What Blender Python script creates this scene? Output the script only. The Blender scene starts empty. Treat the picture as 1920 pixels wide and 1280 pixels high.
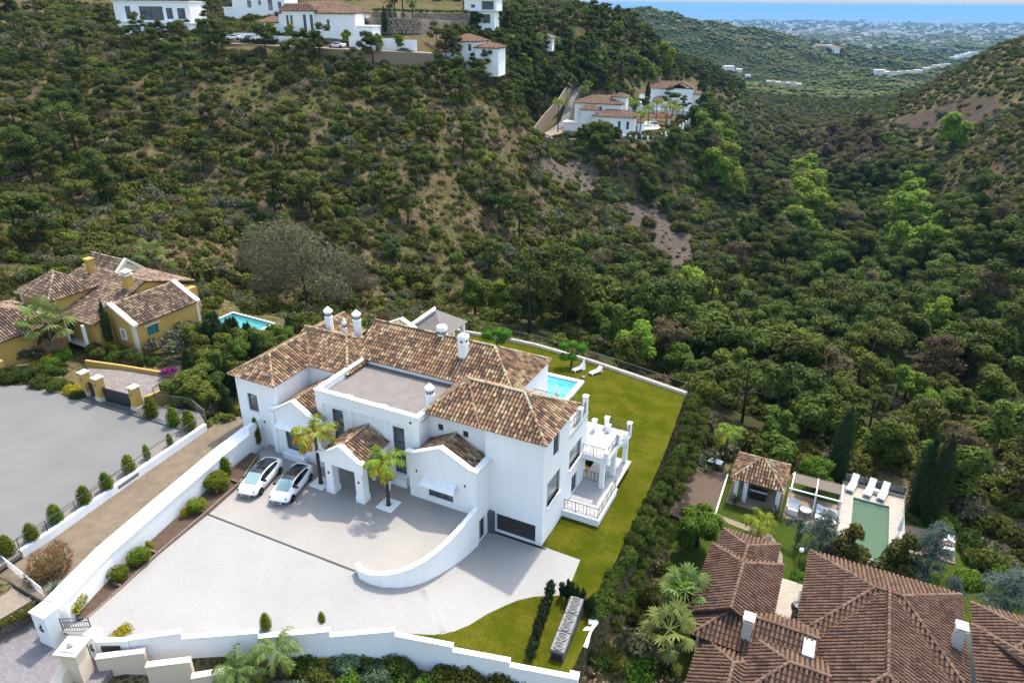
import bpy, bmesh, math, random
import numpy as np
from mathutils import Vector, Matrix
R = math.radians
random.seed(7)
rng = np.random.default_rng(11)
scene = bpy.context.scene
col = scene.collection

# ------------------------------------------------------------------ camera
F, HOR, ROLL, CAMZ = 1340.0, 7.0, R(0.44), 36.0
TH = math.atan((640 - HOR) / F)
_fw = np.array([0, math.cos(TH), -math.sin(TH)])
_u0 = np.array([0, math.sin(TH), math.cos(TH)]); _r0 = np.array([1.0, 0, 0])
_rt = _r0 * math.cos(ROLL) + _u0 * math.sin(ROLL)
_up = _u0 * math.cos(ROLL) - _r0 * math.sin(ROLL)
cam = bpy.data.cameras.new('camera'); camo = bpy.data.objects.new('camera', cam); col.objects.link(camo)
cam.sensor_width = 36; cam.lens = F / 1920 * 36; cam.clip_start = 0.5; cam.clip_end = 120000
camo.matrix_world = Matrix(((_rt[0], _up[0], -_fw[0], 0), (_rt[1], _up[1], -_fw[1], 0), (_rt[2], _up[2], -_fw[2], CAMZ), (0, 0, 0, 1)))
scene.camera = camo

def P(u, v, z=0.0):
    """survey: the point of the place seen at photo position u, v that lies at height z"""
    d = _fw + (u - 960) / F * _rt - (v - 640) / F * _up
    t = (z - CAMZ) / d[2]
    return Vector((d[0] * t, d[1] * t, z))
def proj(p):
    p = np.asarray(p, float); q = p - np.array([0, 0, CAMZ]); d = q @ _fw
    d = np.where(d < 1e-3, 1e-3, d)
    return 960 + F * (q @ _rt) / d, 640 - F * (q @ _up) / d, q @ _fw

# ------------------------------------------------------------------ sky, sun, exposure
SUN_AZ, SUN_EL = R(63), R(59)          # direction towards the sun (from +X, anticlockwise)
world = bpy.data.worlds.new('World'); scene.world = world; world.use_nodes = True
wn = world.node_tree.nodes; wl = world.node_tree.links
bg = wn['Background']; sky = wn.new('ShaderNodeTexSky'); sky.sky_type = 'NISHITA'
sky.sun_disc = False; sky.sun_elevation = SUN_EL; sky.sun_rotation = R(90) - SUN_AZ
sky.altitude = 200; sky.air_density = 1.5; sky.dust_density = 3.2; sky.ozone_density = 1.0
wl.new(sky.outputs[0], bg.inputs[0]); bg.inputs[1].default_value = 0.15
sl = bpy.data.lights.new('sun', 'SUN'); sl.energy = 2.0; sl.angle = R(1.2); sl.color = (1.0, 0.94, 0.84)
so = bpy.data.objects.new('sun', sl); col.objects.link(so)
sdir = Vector((math.cos(SUN_AZ) * math.cos(SUN_EL), math.sin(SUN_AZ) * math.cos(SUN_EL), math.sin(SUN_EL)))
so.rotation_euler = sdir.to_track_quat('Z', 'Y').to_euler(); so.location = (0, 0, 200)
vs = scene.view_settings
vs.view_transform = 'Standard'; vs.look = 'None'; vs.exposure = 1.5; vs.gamma = 1.0; vs.use_curve_mapping = False
scene.cycles.max_bounces = 6; scene.cycles.diffuse_bounces = 4; scene.cycles.glossy_bounces = 2
scene.cycles.transmission_bounces = 4; scene.cycles.volume_bounces = 0; scene.cycles.transparent_max_bounces = 4
scene.cycles.caustics_reflective = False; scene.cycles.caustics_refractive = False
scene.cycles.use_denoising = True

# ------------------------------------------------------------------ materials
MAT = {}
ALB = 0.5            # the picture is exposed for the white walls: everything else keeps its true, darker albedo
KEEP = {'white_render', 'white_cap', 'white_plastic', 'cushion', 'car_paint', 'pool_tile', 'far_white'}
def alb(name, c): return c if name in KEEP else tuple(x * ALB for x in c)
def mat(name, c, rough=0.7, noise=0.0, scale=3.0, c2=None, bump=0.0, bscale=None, spec=0.4, metal=0.0, attr=False, detail=5.0, contrast=0.25, stretch=False):
    c = alb(name, c); c2 = alb(name, c2) if c2 is not None else None
    m = bpy.data.materials.new(name); m.use_nodes = True; MAT[name] = m
    n = m.node_tree.nodes; l = m.node_tree.links; b = n['Principled BSDF']
    b.inputs['Roughness'].default_value = rough; b.inputs['Metallic'].default_value = metal
    b.inputs['Specular IOR Level'].default_value = spec if rough < 0.8 else spec * 0.3
    b.inputs['Base Color'].default_value = (*c, 1)
    out = None
    tc = n.new('ShaderNodeTexCoord')
    if attr:
        a = n.new('ShaderNodeAttribute'); a.attribute_name = 'Col'; out = a.outputs['Color']
    if c2 is not None or noise:
        nz = n.new('ShaderNodeTexNoise'); nz.inputs['Scale'].default_value = scale; nz.inputs['Detail'].default_value = detail
        nz.inputs['Roughness'].default_value = 0.62
        if stretch:
            mp = n.new('ShaderNodeMapping'); mp.inputs['Scale'].default_value = (2.2, 2.2, 0.28); l.new(tc.outputs['Object'], mp.inputs[0]); l.new(mp.outputs[0], nz.inputs['Vector'])
        else: l.new(tc.outputs['Object'], nz.inputs['Vector'])
        mr = n.new('ShaderNodeMapRange'); mr.inputs[1].default_value = 0.5 - contrast; mr.inputs[2].default_value = 0.5 + contrast
        l.new(nz.outputs['Fac'], mr.inputs[0])
        mx = n.new('ShaderNodeMix'); mx.data_type = 'RGBA'
        if out is None:
            cc2 = c2 if c2 is not None else tuple(x * (1 - noise) for x in c)
            mx.inputs[6].default_value = (*c, 1); mx.inputs[7].default_value = (*cc2, 1)
            l.new(mr.outputs[0], mx.inputs[0])
        else:
            mx.blend_type = 'MULTIPLY'; mx.inputs[0].default_value = noise or 0.4
            mr.inputs[3].default_value = 0.62 * ALB; mr.inputs[4].default_value = 1.12 * ALB; mx.inputs[0].default_value = 1.0
            l.new(out, mx.inputs[6]); l.new(mr.outputs[0], mx.inputs[7])
        out = mx.outputs[2]
    if out is not None: l.new(out, b.inputs['Base Color'])
    if bump:
        n2 = n.new('ShaderNodeTexNoise'); n2.inputs['Scale'].default_value = bscale or scale * 4; n2.inputs['Detail'].default_value = 4
        l.new(tc.outputs['Object'], n2.inputs['Vector'])
        bp = n.new('ShaderNodeBump'); bp.inputs['Strength'].default_value = bump; bp.inputs['Distance'].default_value = 0.05
        l.new(n2.outputs['Fac'], bp.inputs['Height']); l.new(bp.outputs[0], b.inputs['Normal'])
    return m

def leafmat(name, c1, c2, trans=0.25, var=0.35, rough=0.55, hue=0.03):
    """foliage: leaf-to-leaf colour from the face attribute, plant-to-plant colour from the object's random value"""
    m = bpy.data.materials.new(name); m.use_nodes = True; MAT[name] = m
    n = m.node_tree.nodes; l = m.node_tree.links; b = n['Principled BSDF']; o = n['Material Output']
    a = n.new('ShaderNodeAttribute'); a.attribute_name = 'Col'
    mx = n.new('ShaderNodeMix'); mx.data_type = 'RGBA'
    mx.inputs[6].default_value = (*alb(name, c1), 1); mx.inputs[7].default_value = (*alb(name, c2), 1)
    l.new(a.outputs['Fac'], mx.inputs[0])
    oi = n.new('ShaderNodeObjectInfo')
    hv = n.new('ShaderNodeHueSaturation')
    h1 = n.new('ShaderNodeMapRange'); h1.inputs[3].default_value = 0.5 - hue; h1.inputs[4].default_value = 0.5 + hue * 0.7
    v1 = n.new('ShaderNodeMapRange'); v1.inputs[3].default_value = 1 - var; v1.inputs[4].default_value = 1 + var
    fr = n.new('ShaderNodeMath'); fr.operation = 'MULTIPLY'; fr.inputs[1].default_value = 7.31
    f2 = n.new('ShaderNodeMath'); f2.operation = 'FRACT'
    l.new(oi.outputs['Random'], fr.inputs[0]); l.new(fr.outputs[0], f2.inputs[0])
    l.new(oi.outputs['Random'], h1.inputs[0]); l.new(f2.outputs[0], v1.inputs[0])
    l.new(h1.outputs[0], hv.inputs['Hue']); l.new(v1.outputs[0], hv.inputs['Value']); l.new(mx.outputs[2], hv.inputs['Color'])
    b.inputs['Roughness'].default_value = 0.75; b.inputs['Specular IOR Level'].default_value = 0.08
    l.new(hv.outputs[0], b.inputs['Base Color'])
    if trans:
        t = n.new('ShaderNodeBsdfTranslucent'); ms = n.new('ShaderNodeMixShader'); ms.inputs[0].default_value = trans
        l.new(hv.outputs[0], t.inputs[0]); l.new(b.outputs[0], ms.inputs[1]); l.new(t.outputs[0], ms.inputs[2]); l.new(ms.outputs[0], o.inputs[0])
    return m

# ------------------------------------------------------------------ mesh helper
class MB:
    def __init__(s): s.v = []; s.f = []; s.m = []; s.c = []; s.k = []
    def add(s, vs_, fs, m=0, c=None):
        k = len(s.v); s.v += [tuple(p) for p in vs_]; s.k.append((k, len(s.f), len(fs)))
        for f in fs: s.f.append([i + k for i in f]); s.m.append(m); s.c.append(c or (1, 1, 1))
        return s
    def box(s, x0, x1, y0, y1, z0, z1, m=0, c=None):
        return s.add([(x0,y0,z0),(x1,y0,z0),(x1,y1,z0),(x0,y1,z0),(x0,y0,z1),(x1,y0,z1),(x1,y1,z1),(x0,y1,z1)],
            [(3,2,1,0),(4,5,6,7),(0,1,5,4),(1,2,6,5),(2,3,7,6),(3,0,4,7)], m, c)
    def obox(s, cx, cy, hx, hy, z0, z1, a=0.0, m=0, c=None):
        ca, sa = math.cos(a), math.sin(a)
        q = [(cx + x*ca - y*sa, cy + x*sa + y*ca) for x, y in ((-hx,-hy),(hx,-hy),(hx,hy),(-hx,hy))]
        return s.prism(q, z0, z1, m, c)
    def prism(s, poly, z0, z1, m=0, c=None):
        n = len(poly); A = sum(poly[i][0]*poly[(i+1)%n][1]-poly[(i+1)%n][0]*poly[i][1] for i in range(n))
        if A < 0: poly = poly[::-1]
        zf0 = z0 if callable(z0) else (lambda x, y: z0); zf1 = z1 if callable(z1) else (lambda x, y: z1)
        vs_ = [(p[0], p[1], zf0(p[0], p[1])) for p in poly] + [(p[0], p[1], zf1(p[0], p[1])) for p in poly]
        return s.add(vs_, [list(range(n))[::-1], list(range(n, 2*n))] + [(i, (i+1)%n, (i+1)%n+n, i+n) for i in range(n)], m, c)
    def slab(s, pts, d, m=0, c=None):
        """3-D polygon extruded by the vector d"""
        n = len(pts); d = Vector(d); a = [Vector(p) for p in pts]
        return s.add(a + [p + d for p in a], [list(range(n))[::-1], list(range(n, 2*n))] + [(i, (i+1)%n, (i+1)%n+n, i+n) for i in range(n)], m, c)
    def poly(s, pts, m=0, c=None): return s.add(pts, [list(range(len(pts)))], m, c)
    def tube(s, p0, p1, r0, r1=None, n=6, m=0, c=None, cap=True):
        r1 = r0 if r1 is None else r1; p0 = Vector(p0); p1 = Vector(p1); d = (p1 - p0)
        if d.length < 1e-6: return s
        d.normalize(); a = d.orthogonal().normalized(); b = d.cross(a)
        vs_ = []
        for p, r in ((p0, r0), (p1, r1)):
            for i in range(n):
                t = 2*math.pi*i/n; vs_.append(p + (a*math.cos(t) + b*math.sin(t))*r)
        fs = [(i, (i+1)%n, (i+1)%n+n, i+n) for i in range(n)]
        if cap: fs += [list(range(n))[::-1], list(range(n, 2*n))]
        return s.add(vs_, fs, m, c)
    def path(s, pts, rad, n=6, m=0, c=None):
        pts = [Vector(p) for p in pts]; vs_ = []; N = len(pts)
        for k, p in enumerate(pts):
            d = (pts[min(k+1, N-1)] - pts[max(k-1, 0)]).normalized()
            a = d.cross(Vector((0.31, 0.95, 0.05))).normalized(); b = d.cross(a)
            r = rad[k] if hasattr(rad, '__len__') else rad
            for i in range(n):
                t = 2*math.pi*i/n; vs_.append(p + (a*math.cos(t) + b*math.sin(t))*r)
        fs = [(k*n+i, k*n+(i+1)%n, (k+1)*n+(i+1)%n, (k+1)*n+i) for k in range(N-1) for i in range(n)]
        return s.add(vs_, fs + [list(range(n))[::-1], list(range((N-1)*n, N*n))], m, c)
    def lathe(s, prof, n=12, o=(0, 0, 0), m=0, c=None):
        vs_ = []
        for r, z in prof:
            for i in range(n):
                t = 2*math.pi*i/n; vs_.append((o[0]+r*math.cos(t), o[1]+r*math.sin(t), o[2]+z))
        fs = [(k*n+i, k*n+(i+1)%n, (k+1)*n+(i+1)%n, (k+1)*n+i) for k in range(len(prof)-1) for i in range(n)]
        fs.append(list(range(n))[::-1]); fs.append(list(range((len(prof)-1)*n, len(prof)*n)))
        return s.add(vs_, fs, m, c)
    def mesh(s, name, mats, smooth=False, colour=False):
        me = bpy.data.meshes.new(name); me.from_pydata([tuple(p) for p in s.v], [], s.f)
        for q in (mats if isinstance(mats, (list, tuple)) else [mats]): me.materials.append(MAT[q])
        if any(s.m): me.polygons.foreach_set('material_index', s.m)
        if colour:
            at = me.attributes.new('Col', 'FLOAT_COLOR', 'FACE')
            at.data.foreach_set('color', np.array([(*q, 1) for q in s.c], 'f').ravel())
        if smooth: me.polygons.foreach_set('use_smooth', [True]*len(me.polygons))
        me.update(); return me
    def build(s, name, mats, parent=None, smooth=False, colour=False, kind=None, loc=None, rz=None, label=None):
        return link(name, s.mesh(name, mats, smooth, colour), parent, kind, loc, rz, label)
def build_each(mb, name, mats, parent=None, per=1, **kw):
    """one object for every `per` shapes of mb"""
    out = []
    for i in range(0, len(mb.k), per):
        q = MB(); v0 = mb.k[i][0]; v1 = mb.k[i + per][0] if i + per < len(mb.k) else len(mb.v)
        f0 = mb.k[i][1]; f1 = mb.k[min(i + per, len(mb.k)) - 1]; f1 = f1[1] + f1[2]
        q.v = mb.v[v0:v1]; q.f = [[j - v0 for j in f] for f in mb.f[f0:f1]]; q.m = mb.m[f0:f1]; q.c = mb.c[f0:f1]
        out.append(q.build(name, mats, parent, **kw))
    return out
def link(name, me, parent=None, kind=None, loc=None, rz=None, label=None):
    o = bpy.data.objects.new(name, me); col.objects.link(o)
    if parent is not None: o.parent = parent
    if kind: o['kind'] = kind
    if loc is not None: o.location = loc
    if rz is not None: o.rotation_euler.z = rz
    if label: o['label'] = label
    return o
def tag(o, label, cat, group=None):
    o['label'] = label; o['category'] = cat
    if group: o['group'] = group
    return o
def thing(name, label, cat, loc=(0, 0, 0), rz=0.0, group=None, scale=1.0):
    o = bpy.data.objects.new(name, None); col.objects.link(o); o.location = loc; o.rotation_euler.z = rz
    o.empty_display_size = 0.3; o.scale = (scale,)*3
    return tag(o, label, cat, group)
def structure(o): o['kind'] = 'structure'; return o
def inpoly(x, y, poly):
    x = np.asarray(x); y = np.asarray(y); r = np.zeros(x.shape, bool); n = len(poly); j = n - 1
    for i in range(n):
        xi, yi = poly[i][:2]; xj, yj = poly[j][:2]
        with np.errstate(divide='ignore', invalid='ignore'):
            k = ((yi > y) != (yj > y)) & (x < (xj - xi) * (y - yi) / (yj - yi + 1e-12) + xi)
        r ^= k; j = i
    return r
def polydist(x, y, poly):
    d = np.full(np.shape(x), 1e9); n = len(poly)
    for i in range(n):
        ax, ay = poly[i][:2]; bx, by = poly[(i+1) % n][:2]; dx, dy = bx-ax, by-ay
        t = np.clip(((x-ax)*dx + (y-ay)*dy) / (dx*dx + dy*dy + 1e-9), 0, 1)
        d = np.minimum(d, np.hypot(x-ax-t*dx, y-ay-t*dy))
    return d

# villa frame: x along the entrance front, y towards the valley, origin at the garage corner
HO = P(1015, 1024, -2.8); HA = R(-26)
_ex = Vector((math.cos(HA), math.sin(HA), 0)); _ey = Vector((-math.sin(HA), math.cos(HA), 0))
def H(x, y, z=0.0): return Vector((HO.x, HO.y, 0)) + _ex*x + _ey*y + Vector((0, 0, z))
def hloc(p): q = Vector((p[0]-HO.x, p[1]-HO.y, 0)); return (q.dot(_ex), q.dot(_ey))
def L(u, v, z): return hloc(P(u, v, z))
# ------------------------------------------------------------------ shared materials
mat('white_render', (0.83, 0.83, 0.825), 0.85, c2=(0.775, 0.77, 0.755), scale=0.6, bump=0.15, bscale=30, stretch=True)
mat('white_cap', (0.85, 0.85, 0.83), 0.8, c2=(0.66, 0.64, 0.60), scale=2.5, contrast=.35, bump=0.1, bscale=20)
mat('beige_render', (1.3, 1.08, 0.84), 0.85, c2=(1.16, 0.96, 0.75), scale=0.7, bump=0.15, bscale=30)
mat('cream_stone', (1.25, 1.12, 0.94), 0.75, c2=(1.0, 0.87, 0.70), scale=3, bump=0.2)
mat('ochre_render', (0.92, 0.60, 0.17), 0.85, c2=(0.82, 0.52, 0.14), scale=0.8, bump=0.15, bscale=25)
mat('clay', (0.4, 0.25, 0.16), 0.85, attr=True, noise=0.45, scale=9)
mat('flat_roof', (0.40, 0.36, 0.32), 0.9, c2=(0.30, 0.27, 0.25), scale=1.3, bump=0.3, bscale=40)
mat('dark_metal', (0.03, 0.028, 0.03), 0.45, spec=0.5)
mat('window_frame', (0.05, 0.05, 0.055), 0.4)
mat('grey_metal', (0.22, 0.23, 0.24), 0.4, metal=0.6)
mat('light_metal', (0.45, 0.46, 0.47), 0.45, metal=0.3)
mat('garage_door', (0.10, 0.085, 0.075), 0.5, c2=(0.07, 0.06, 0.055), scale=1)
mat('grey_door', (0.16, 0.19, 0.20), 0.45)
mat('glass', (0.04, 0.055, 0.06), 0.03, spec=1.0, c2=(0.26, 0.31, 0.33), scale=0.8)  # paler second tone paints imitated reflections into the pane colour as noise patches
mat('pale_glass', (0.46, 0.52, 0.49), 0.06, spec=0.8, c2=(0.30, 0.37, 0.35), scale=0.5)
mat('gravel', (0.50, 0.45, 0.40), 0.95, c2=(0.30, 0.26, 0.22), scale=14, bump=0.6, bscale=40, contrast=0.18)
mat('dry_soil', (0.36, 0.285, 0.20), 0.95, c2=(0.26, 0.20, 0.135), scale=1.3, bump=0.6, bscale=9, contrast=0.18)
mat('bed_soil', (0.115, 0.075, 0.05), 0.95, c2=(0.20, 0.14, 0.10), scale=3, bump=0.5, bscale=14)
mat('brick_edge', (0.42, 0.31, 0.24), 0.85, c2=(0.30, 0.22, 0.17), scale=5)
mat('sand_slab', (0.52, 0.40, 0.27), 0.85, c2=(0.42, 0.32, 0.22), scale=2)
mat('asphalt_grey', (0.33, 0.325, 0.305), 0.9, c2=(0.265, 0.26, 0.245), scale=0.22, detail=10, bump=0.25, bscale=30)
mat('stone_path', (0.50, 0.42, 0.32), 0.85, c2=(0.33, 0.27, 0.20), scale=3.5)
mat('court_clay', (0.17, 0.14, 0.11), 0.9, c2=(0.24, 0.165, 0.12), scale=0.35, bump=0.2)
mat('trunk', (0.13, 0.095, 0.07), 0.9, c2=(0.07, 0.05, 0.04), scale=6, bump=0.5)
mat('palm_trunk', (0.10, 0.07, 0.055), 0.9, c2=(0.17, 0.13, 0.10), scale=9, bump=0.6)
mat('dead_frond', (0.30, 0.21, 0.12), 0.9, c2=(0.20, 0.13, 0.07), scale=5)
mat('white_plastic', (0.80, 0.80, 0.80), 0.4)
mat('cushion', (0.78, 0.77, 0.74), 0.8)
mat('pool_tile', (0.10, 0.50, 0.58), 0.35, c2=(0.08, 0.43, 0.52), scale=2)
mat('green_tile', (0.30, 0.48, 0.30), 0.5, c2=(0.38, 0.56, 0.36), scale=0.8)
mat('car_paint', (0.82, 0.82, 0.83), 0.22, spec=0.6)
mat('car_glass', (0.012, 0.013, 0.018), 0.05, spec=0.7)
mat('sunshade', (0.45, 0.66, 0.64), 0.35, c2=(0.36, 0.58, 0.58), scale=2)
mat('tyre', (0.02, 0.02, 0.022), 0.8)
mat('dark_car', (0.05, 0.05, 0.055), 0.3, spec=0.6)
mat('rock', (0.30, 0.26, 0.22), 0.9, c2=(0.16, 0.135, 0.11), scale=1.4, bump=0.6, bscale=5)
mat('rubble', (0.42, 0.34, 0.25), 0.9, c2=(0.24, 0.19, 0.14), scale=2.5, bump=0.5, bscale=7)
mat('teal_shutter', (0.05, 0.30, 0.30), 0.6)
mat('terracotta', (0.42, 0.17, 0.09), 0.85, attr=True, noise=0.4, scale=6)
mat('wood', (0.24, 0.15, 0.09), 0.7, c2=(0.16, 0.10, 0.06), scale=5)
mat('reed', (0.36, 0.30, 0.25), 0.9, c2=(0.26, 0.21, 0.17), scale=7)

def paving(name, c, c2, bw, bh, rot=0.0, mortar=(0.45, 0.44, 0.43), ms=0.012):
    c, c2, mortar = alb(name, c), alb(name, c2), alb(name, mortar)
    m = bpy.data.materials.new(name); m.use_nodes = True; MAT[name] = m
    n = m.node_tree.nodes; l = m.node_tree.links; b = n['Principled BSDF']; b.inputs['Roughness'].default_value = 0.8
    tc = n.new('ShaderNodeTexCoord'); mp = n.new('ShaderNodeMapping'); mp.inputs['Rotation'].default_value[2] = rot
    br = n.new('ShaderNodeTexBrick'); br.inputs['Color1'].default_value = (*c, 1); br.inputs['Color2'].default_value = (*c2, 1)
    br.inputs['Mortar'].default_value = (*mortar, 1); br.inputs['Scale'].default_value = 1.0
    br.inputs['Brick Width'].default_value = bw; br.inputs['Row Height'].default_value = bh; br.inputs['Mortar Size'].default_value = ms
    nz = n.new('ShaderNodeTexNoise'); nz.inputs['Scale'].default_value = 0.35; nz.inputs['Detail'].default_value = 6
    mr = n.new('ShaderNodeMapRange'); mr.inputs[3].default_value = 0.86; mr.inputs[4].default_value = 1.08
    mx = n.new('ShaderNodeMix'); mx.data_type = 'RGBA'; mx.blend_type = 'MULTIPLY'; mx.inputs[0].default_value = 1
    l.new(tc.outputs['Object'], mp.inputs[0]); l.new(mp.outputs[0], br.inputs[0]); l.new(tc.outputs['Object'], nz.inputs[0])
    l.new(nz.outputs[0], mr.inputs[0]); l.new(br.outputs[0], mx.inputs[6]); l.new(mr.outputs[0], mx.inputs[7]); l.new(mx.outputs[2], b.inputs['Base Color'])
    bp = n.new('ShaderNodeBump'); bp.inputs['Strength'].default_value = 0.2; bp.inputs['Distance'].default_value = 0.01
    l.new(br.outputs['Fac'], bp.inputs['Height']); bp.invert = True; l.new(bp.outputs[0], b.inputs['Normal'])
paving('drive_paving', (0.545, 0.525, 0.495), (0.515, 0.495, 0.468), 0.4, 0.2, 0.0, (0.455, 0.435, 0.41))
paving('court_paving', (0.565, 0.52, 0.465), (0.535, 0.49, 0.437), 0.4, 0.2, 0.0, (0.47, 0.43, 0.38))
paving('terrace_paving', (0.74, 0.73, 0.71), (0.68, 0.67, 0.65), 0.6, 0.6, 0.0)
paving('street_paving', (0.40, 0.36, 0.37), (0.30, 0.27, 0.28), 0.3, 0.15, 0.4, (0.24, 0.22, 0.22))
paving('cream_paving', (0.70, 0.63, 0.53), (0.62, 0.55, 0.45), 0.6, 0.6, HA, (0.45, 0.4, 0.33))
paving('pink_paving', (0.42, 0.27, 0.22), (0.36, 0.22, 0.18), 0.3, 0.3, HA, (0.3, 0.2, 0.16))
paving('yard_paving', (0.42, 0.36, 0.31), (0.30, 0.25, 0.22), 0.5, 0.3, 0.2, (0.22, 0.18, 0.15), 0.03)

def grassmat(name, c1, c2, c3):
    c1, c2, c3 = alb(name, c1), alb(name, c2), alb(name, c3)
    m = bpy.data.materials.new(name); m.use_nodes = True; MAT[name] = m
    n = m.node_tree.nodes; l = m.node_tree.links; b = n['Principled BSDF']; b.inputs['Roughness'].default_value = 1.0; b.inputs['Specular IOR Level'].default_value = 0.0
    tc = n.new('ShaderNodeTexCoord'); a = n.new('ShaderNodeTexNoise'); a.inputs['Scale'].default_value = 0.45; a.inputs['Detail'].default_value = 8; a.inputs['Roughness'].default_value = 0.7
    d = n.new('ShaderNodeTexNoise'); d.inputs['Scale'].default_value = 9; d.inputs['Detail'].default_value = 4
    r1 = n.new('ShaderNodeMapRange'); r1.inputs[1].default_value = 0.42; r1.inputs[2].default_value = 0.58
    r2 = n.new('ShaderNodeMapRange'); r2.inputs[1].default_value = 0.4; r2.inputs[2].default_value = 0.7; r2.inputs[4].default_value = 0.85
    m1 = n.new('ShaderNodeMix'); m1.data_type = 'RGBA'; m1.inputs[6].default_value = (*c1, 1); m1.inputs[7].default_value = (*c2, 1)
    m2 = n.new('ShaderNodeMix'); m2.data_type = 'RGBA'; m2.inputs[7].default_value = (*c3, 1)
    for t in (a, d): l.new(tc.outputs['Object'], t.inputs[0])
    l.new(a.outputs[0], r1.inputs[0]); l.new(d.outputs[0], r2.inputs[0]); l.new(r1.outputs[0], m1.inputs[0]); l.new(m1.outputs[2], m2.inputs[6])
    l.new(r2.outputs[0], m2.inputs[0]); l.new(m2.outputs[2], b.inputs['Base Color'])
    bp = n.new('ShaderNodeBump'); bp.inputs['Strength'].default_value = 0.8; bp.inputs['Distance'].default_value = 0.06
    l.new(d.outputs[0], bp.inputs['Height']); l.new(bp.outputs[0], b.inputs['Normal'])
grassmat('lawn_grass', (0.102, 0.120, 0.007), (0.185, 0.172, 0.018), (0.062, 0.082, 0.006))
grassmat('garden_grass', (0.085, 0.135, 0.02), (0.12, 0.15, 0.03), (0.05, 0.085, 0.012))

def watermat(name, c, rough=0.03, bump=0.25, sc=2.5):
    """pool water: clear tinted sheet over a tiled basin"""
    m = bpy.data.materials.new(name); m.use_nodes = True; MAT[name] = m
    n = m.node_tree.nodes; l = m.node_tree.links; b = n['Principled BSDF']
    b.inputs['Base Color'].default_value = (*c, 1); b.inputs['Roughness'].default_value = rough; b.inputs['Alpha'].default_value = 0.35
    tc = n.new('ShaderNodeTexCoord'); a = n.new('ShaderNodeTexNoise'); a.inputs['Scale'].default_value = sc; l.new(tc.outputs['Object'], a.inputs[0])
    bp = n.new('ShaderNodeBump'); bp.inputs['Strength'].default_value = bump; bp.inputs['Distance'].default_value = 0.03
    l.new(a.outputs[0], bp.inputs['Height']); l.new(bp.outputs[0], b.inputs['Normal'])
watermat('pool_water', (0.15, 0.62, 0.70)); watermat('green_water', (0.10, 0.22, 0.14)); watermat('teal_water', (0.04, 0.30, 0.28)); mat('teal_tile', (0.10, 0.62, 0.60), .4, c2=(.08,.52,.52), scale=1.5)

leafmat('leaf_maquis', (0.0902, 0.1058, 0.0154), (0.2185, 0.2274, 0.044))
leafmat('leaf_olive', (0.1646, 0.1809, 0.0878), (0.2831, 0.2908, 0.1568), var=0.25)
leafmat('leaf_bright', (0.1222, 0.1747, 0.0169), (0.2853, 0.3376, 0.0455), var=0.25)
leafmat('leaf_dry', (0.254, 0.1863, 0.1035), (0.4148, 0.3218, 0.1803), var=0.3, trans=0.1)
leafmat('leaf_pine', (0.0794, 0.1096, 0.0185), (0.1985, 0.2371, 0.0477))
leafmat('leaf_oak', (0.0817, 0.1223, 0.0152), (0.218, 0.2774, 0.0432))
leafmat('leaf_lime', (0.1823, 0.2916, 0.0194), (0.4009, 0.5103, 0.0608), var=0.2)
leafmat('leaf_gum', (0.1663, 0.1331, 0.0598), (0.2994, 0.2395, 0.1131), var=0.25)
leafmat('leaf_cypress', (0.0364, 0.0683, 0.0228), (0.1023, 0.1592, 0.0455), var=0.2)
leafmat('leaf_blue', (0.1404, 0.195, 0.156), (0.2964, 0.3666, 0.3042), var=0.15)
leafmat('leaf_topiary', (0.105, 0.1725, 0.012), (0.36, 0.405, 0.0225), var=0.3)
leafmat('leaf_clip', (0.095, 0.247, 0.019), (0.19, 0.437, 0.038), var=0.1)
leafmat('leaf_gold', (0.3315, 0.312, 0.0195), (0.819, 0.663, 0.039), var=0.15)
leafmat('leaf_magnolia', (0.0473, 0.0929, 0.0169), (0.2535, 0.2197, 0.0507), var=0.15)
leafmat('leaf_hedge', (0.0605, 0.0995, 0.0134), (0.1613, 0.2016, 0.0323), var=0.3)
leafmat('leaf_citrus', (0.079, 0.2018, 0.0175), (0.2106, 0.3686, 0.0351), var=0.15)
leafmat('leaf_palm', (0.195, 0.3315, 0.039), (0.507, 0.585, 0.078), var=0.12)
leafmat('leaf_palm_yellow', (0.507, 0.429, 0.0292), (0.975, 0.741, 0.039), var=0.1)
leafmat('leaf_fan', (0.1493, 0.2315, 0.0512), (0.3482, 0.463, 0.1317), var=0.15)
leafmat('leaf_bloom', (0.2496, 0.025, 0.1997), (0.4243, 0.0624, 0.3245), var=0.1)
leafmat('leaf_redbush', (0.225, 0.225, 0.075), (0.45, 0.15, 0.075), var=0.1)
leafmat('leaf_bare', (0.1742, 0.1529, 0.087), (0.2972, 0.273, 0.1512), var=0.15, trans=0.05)
leafmat('leaf_agave', (0.169, 0.26, 0.195), (0.286, 0.39, 0.286), var=0.1, trans=0.05)
leafmat('leaf_grey_cactus', (0.1352, 0.2223, 0.1092), (0.26, 0.3744, 0.1716), var=0.2, trans=0.1)

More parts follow.
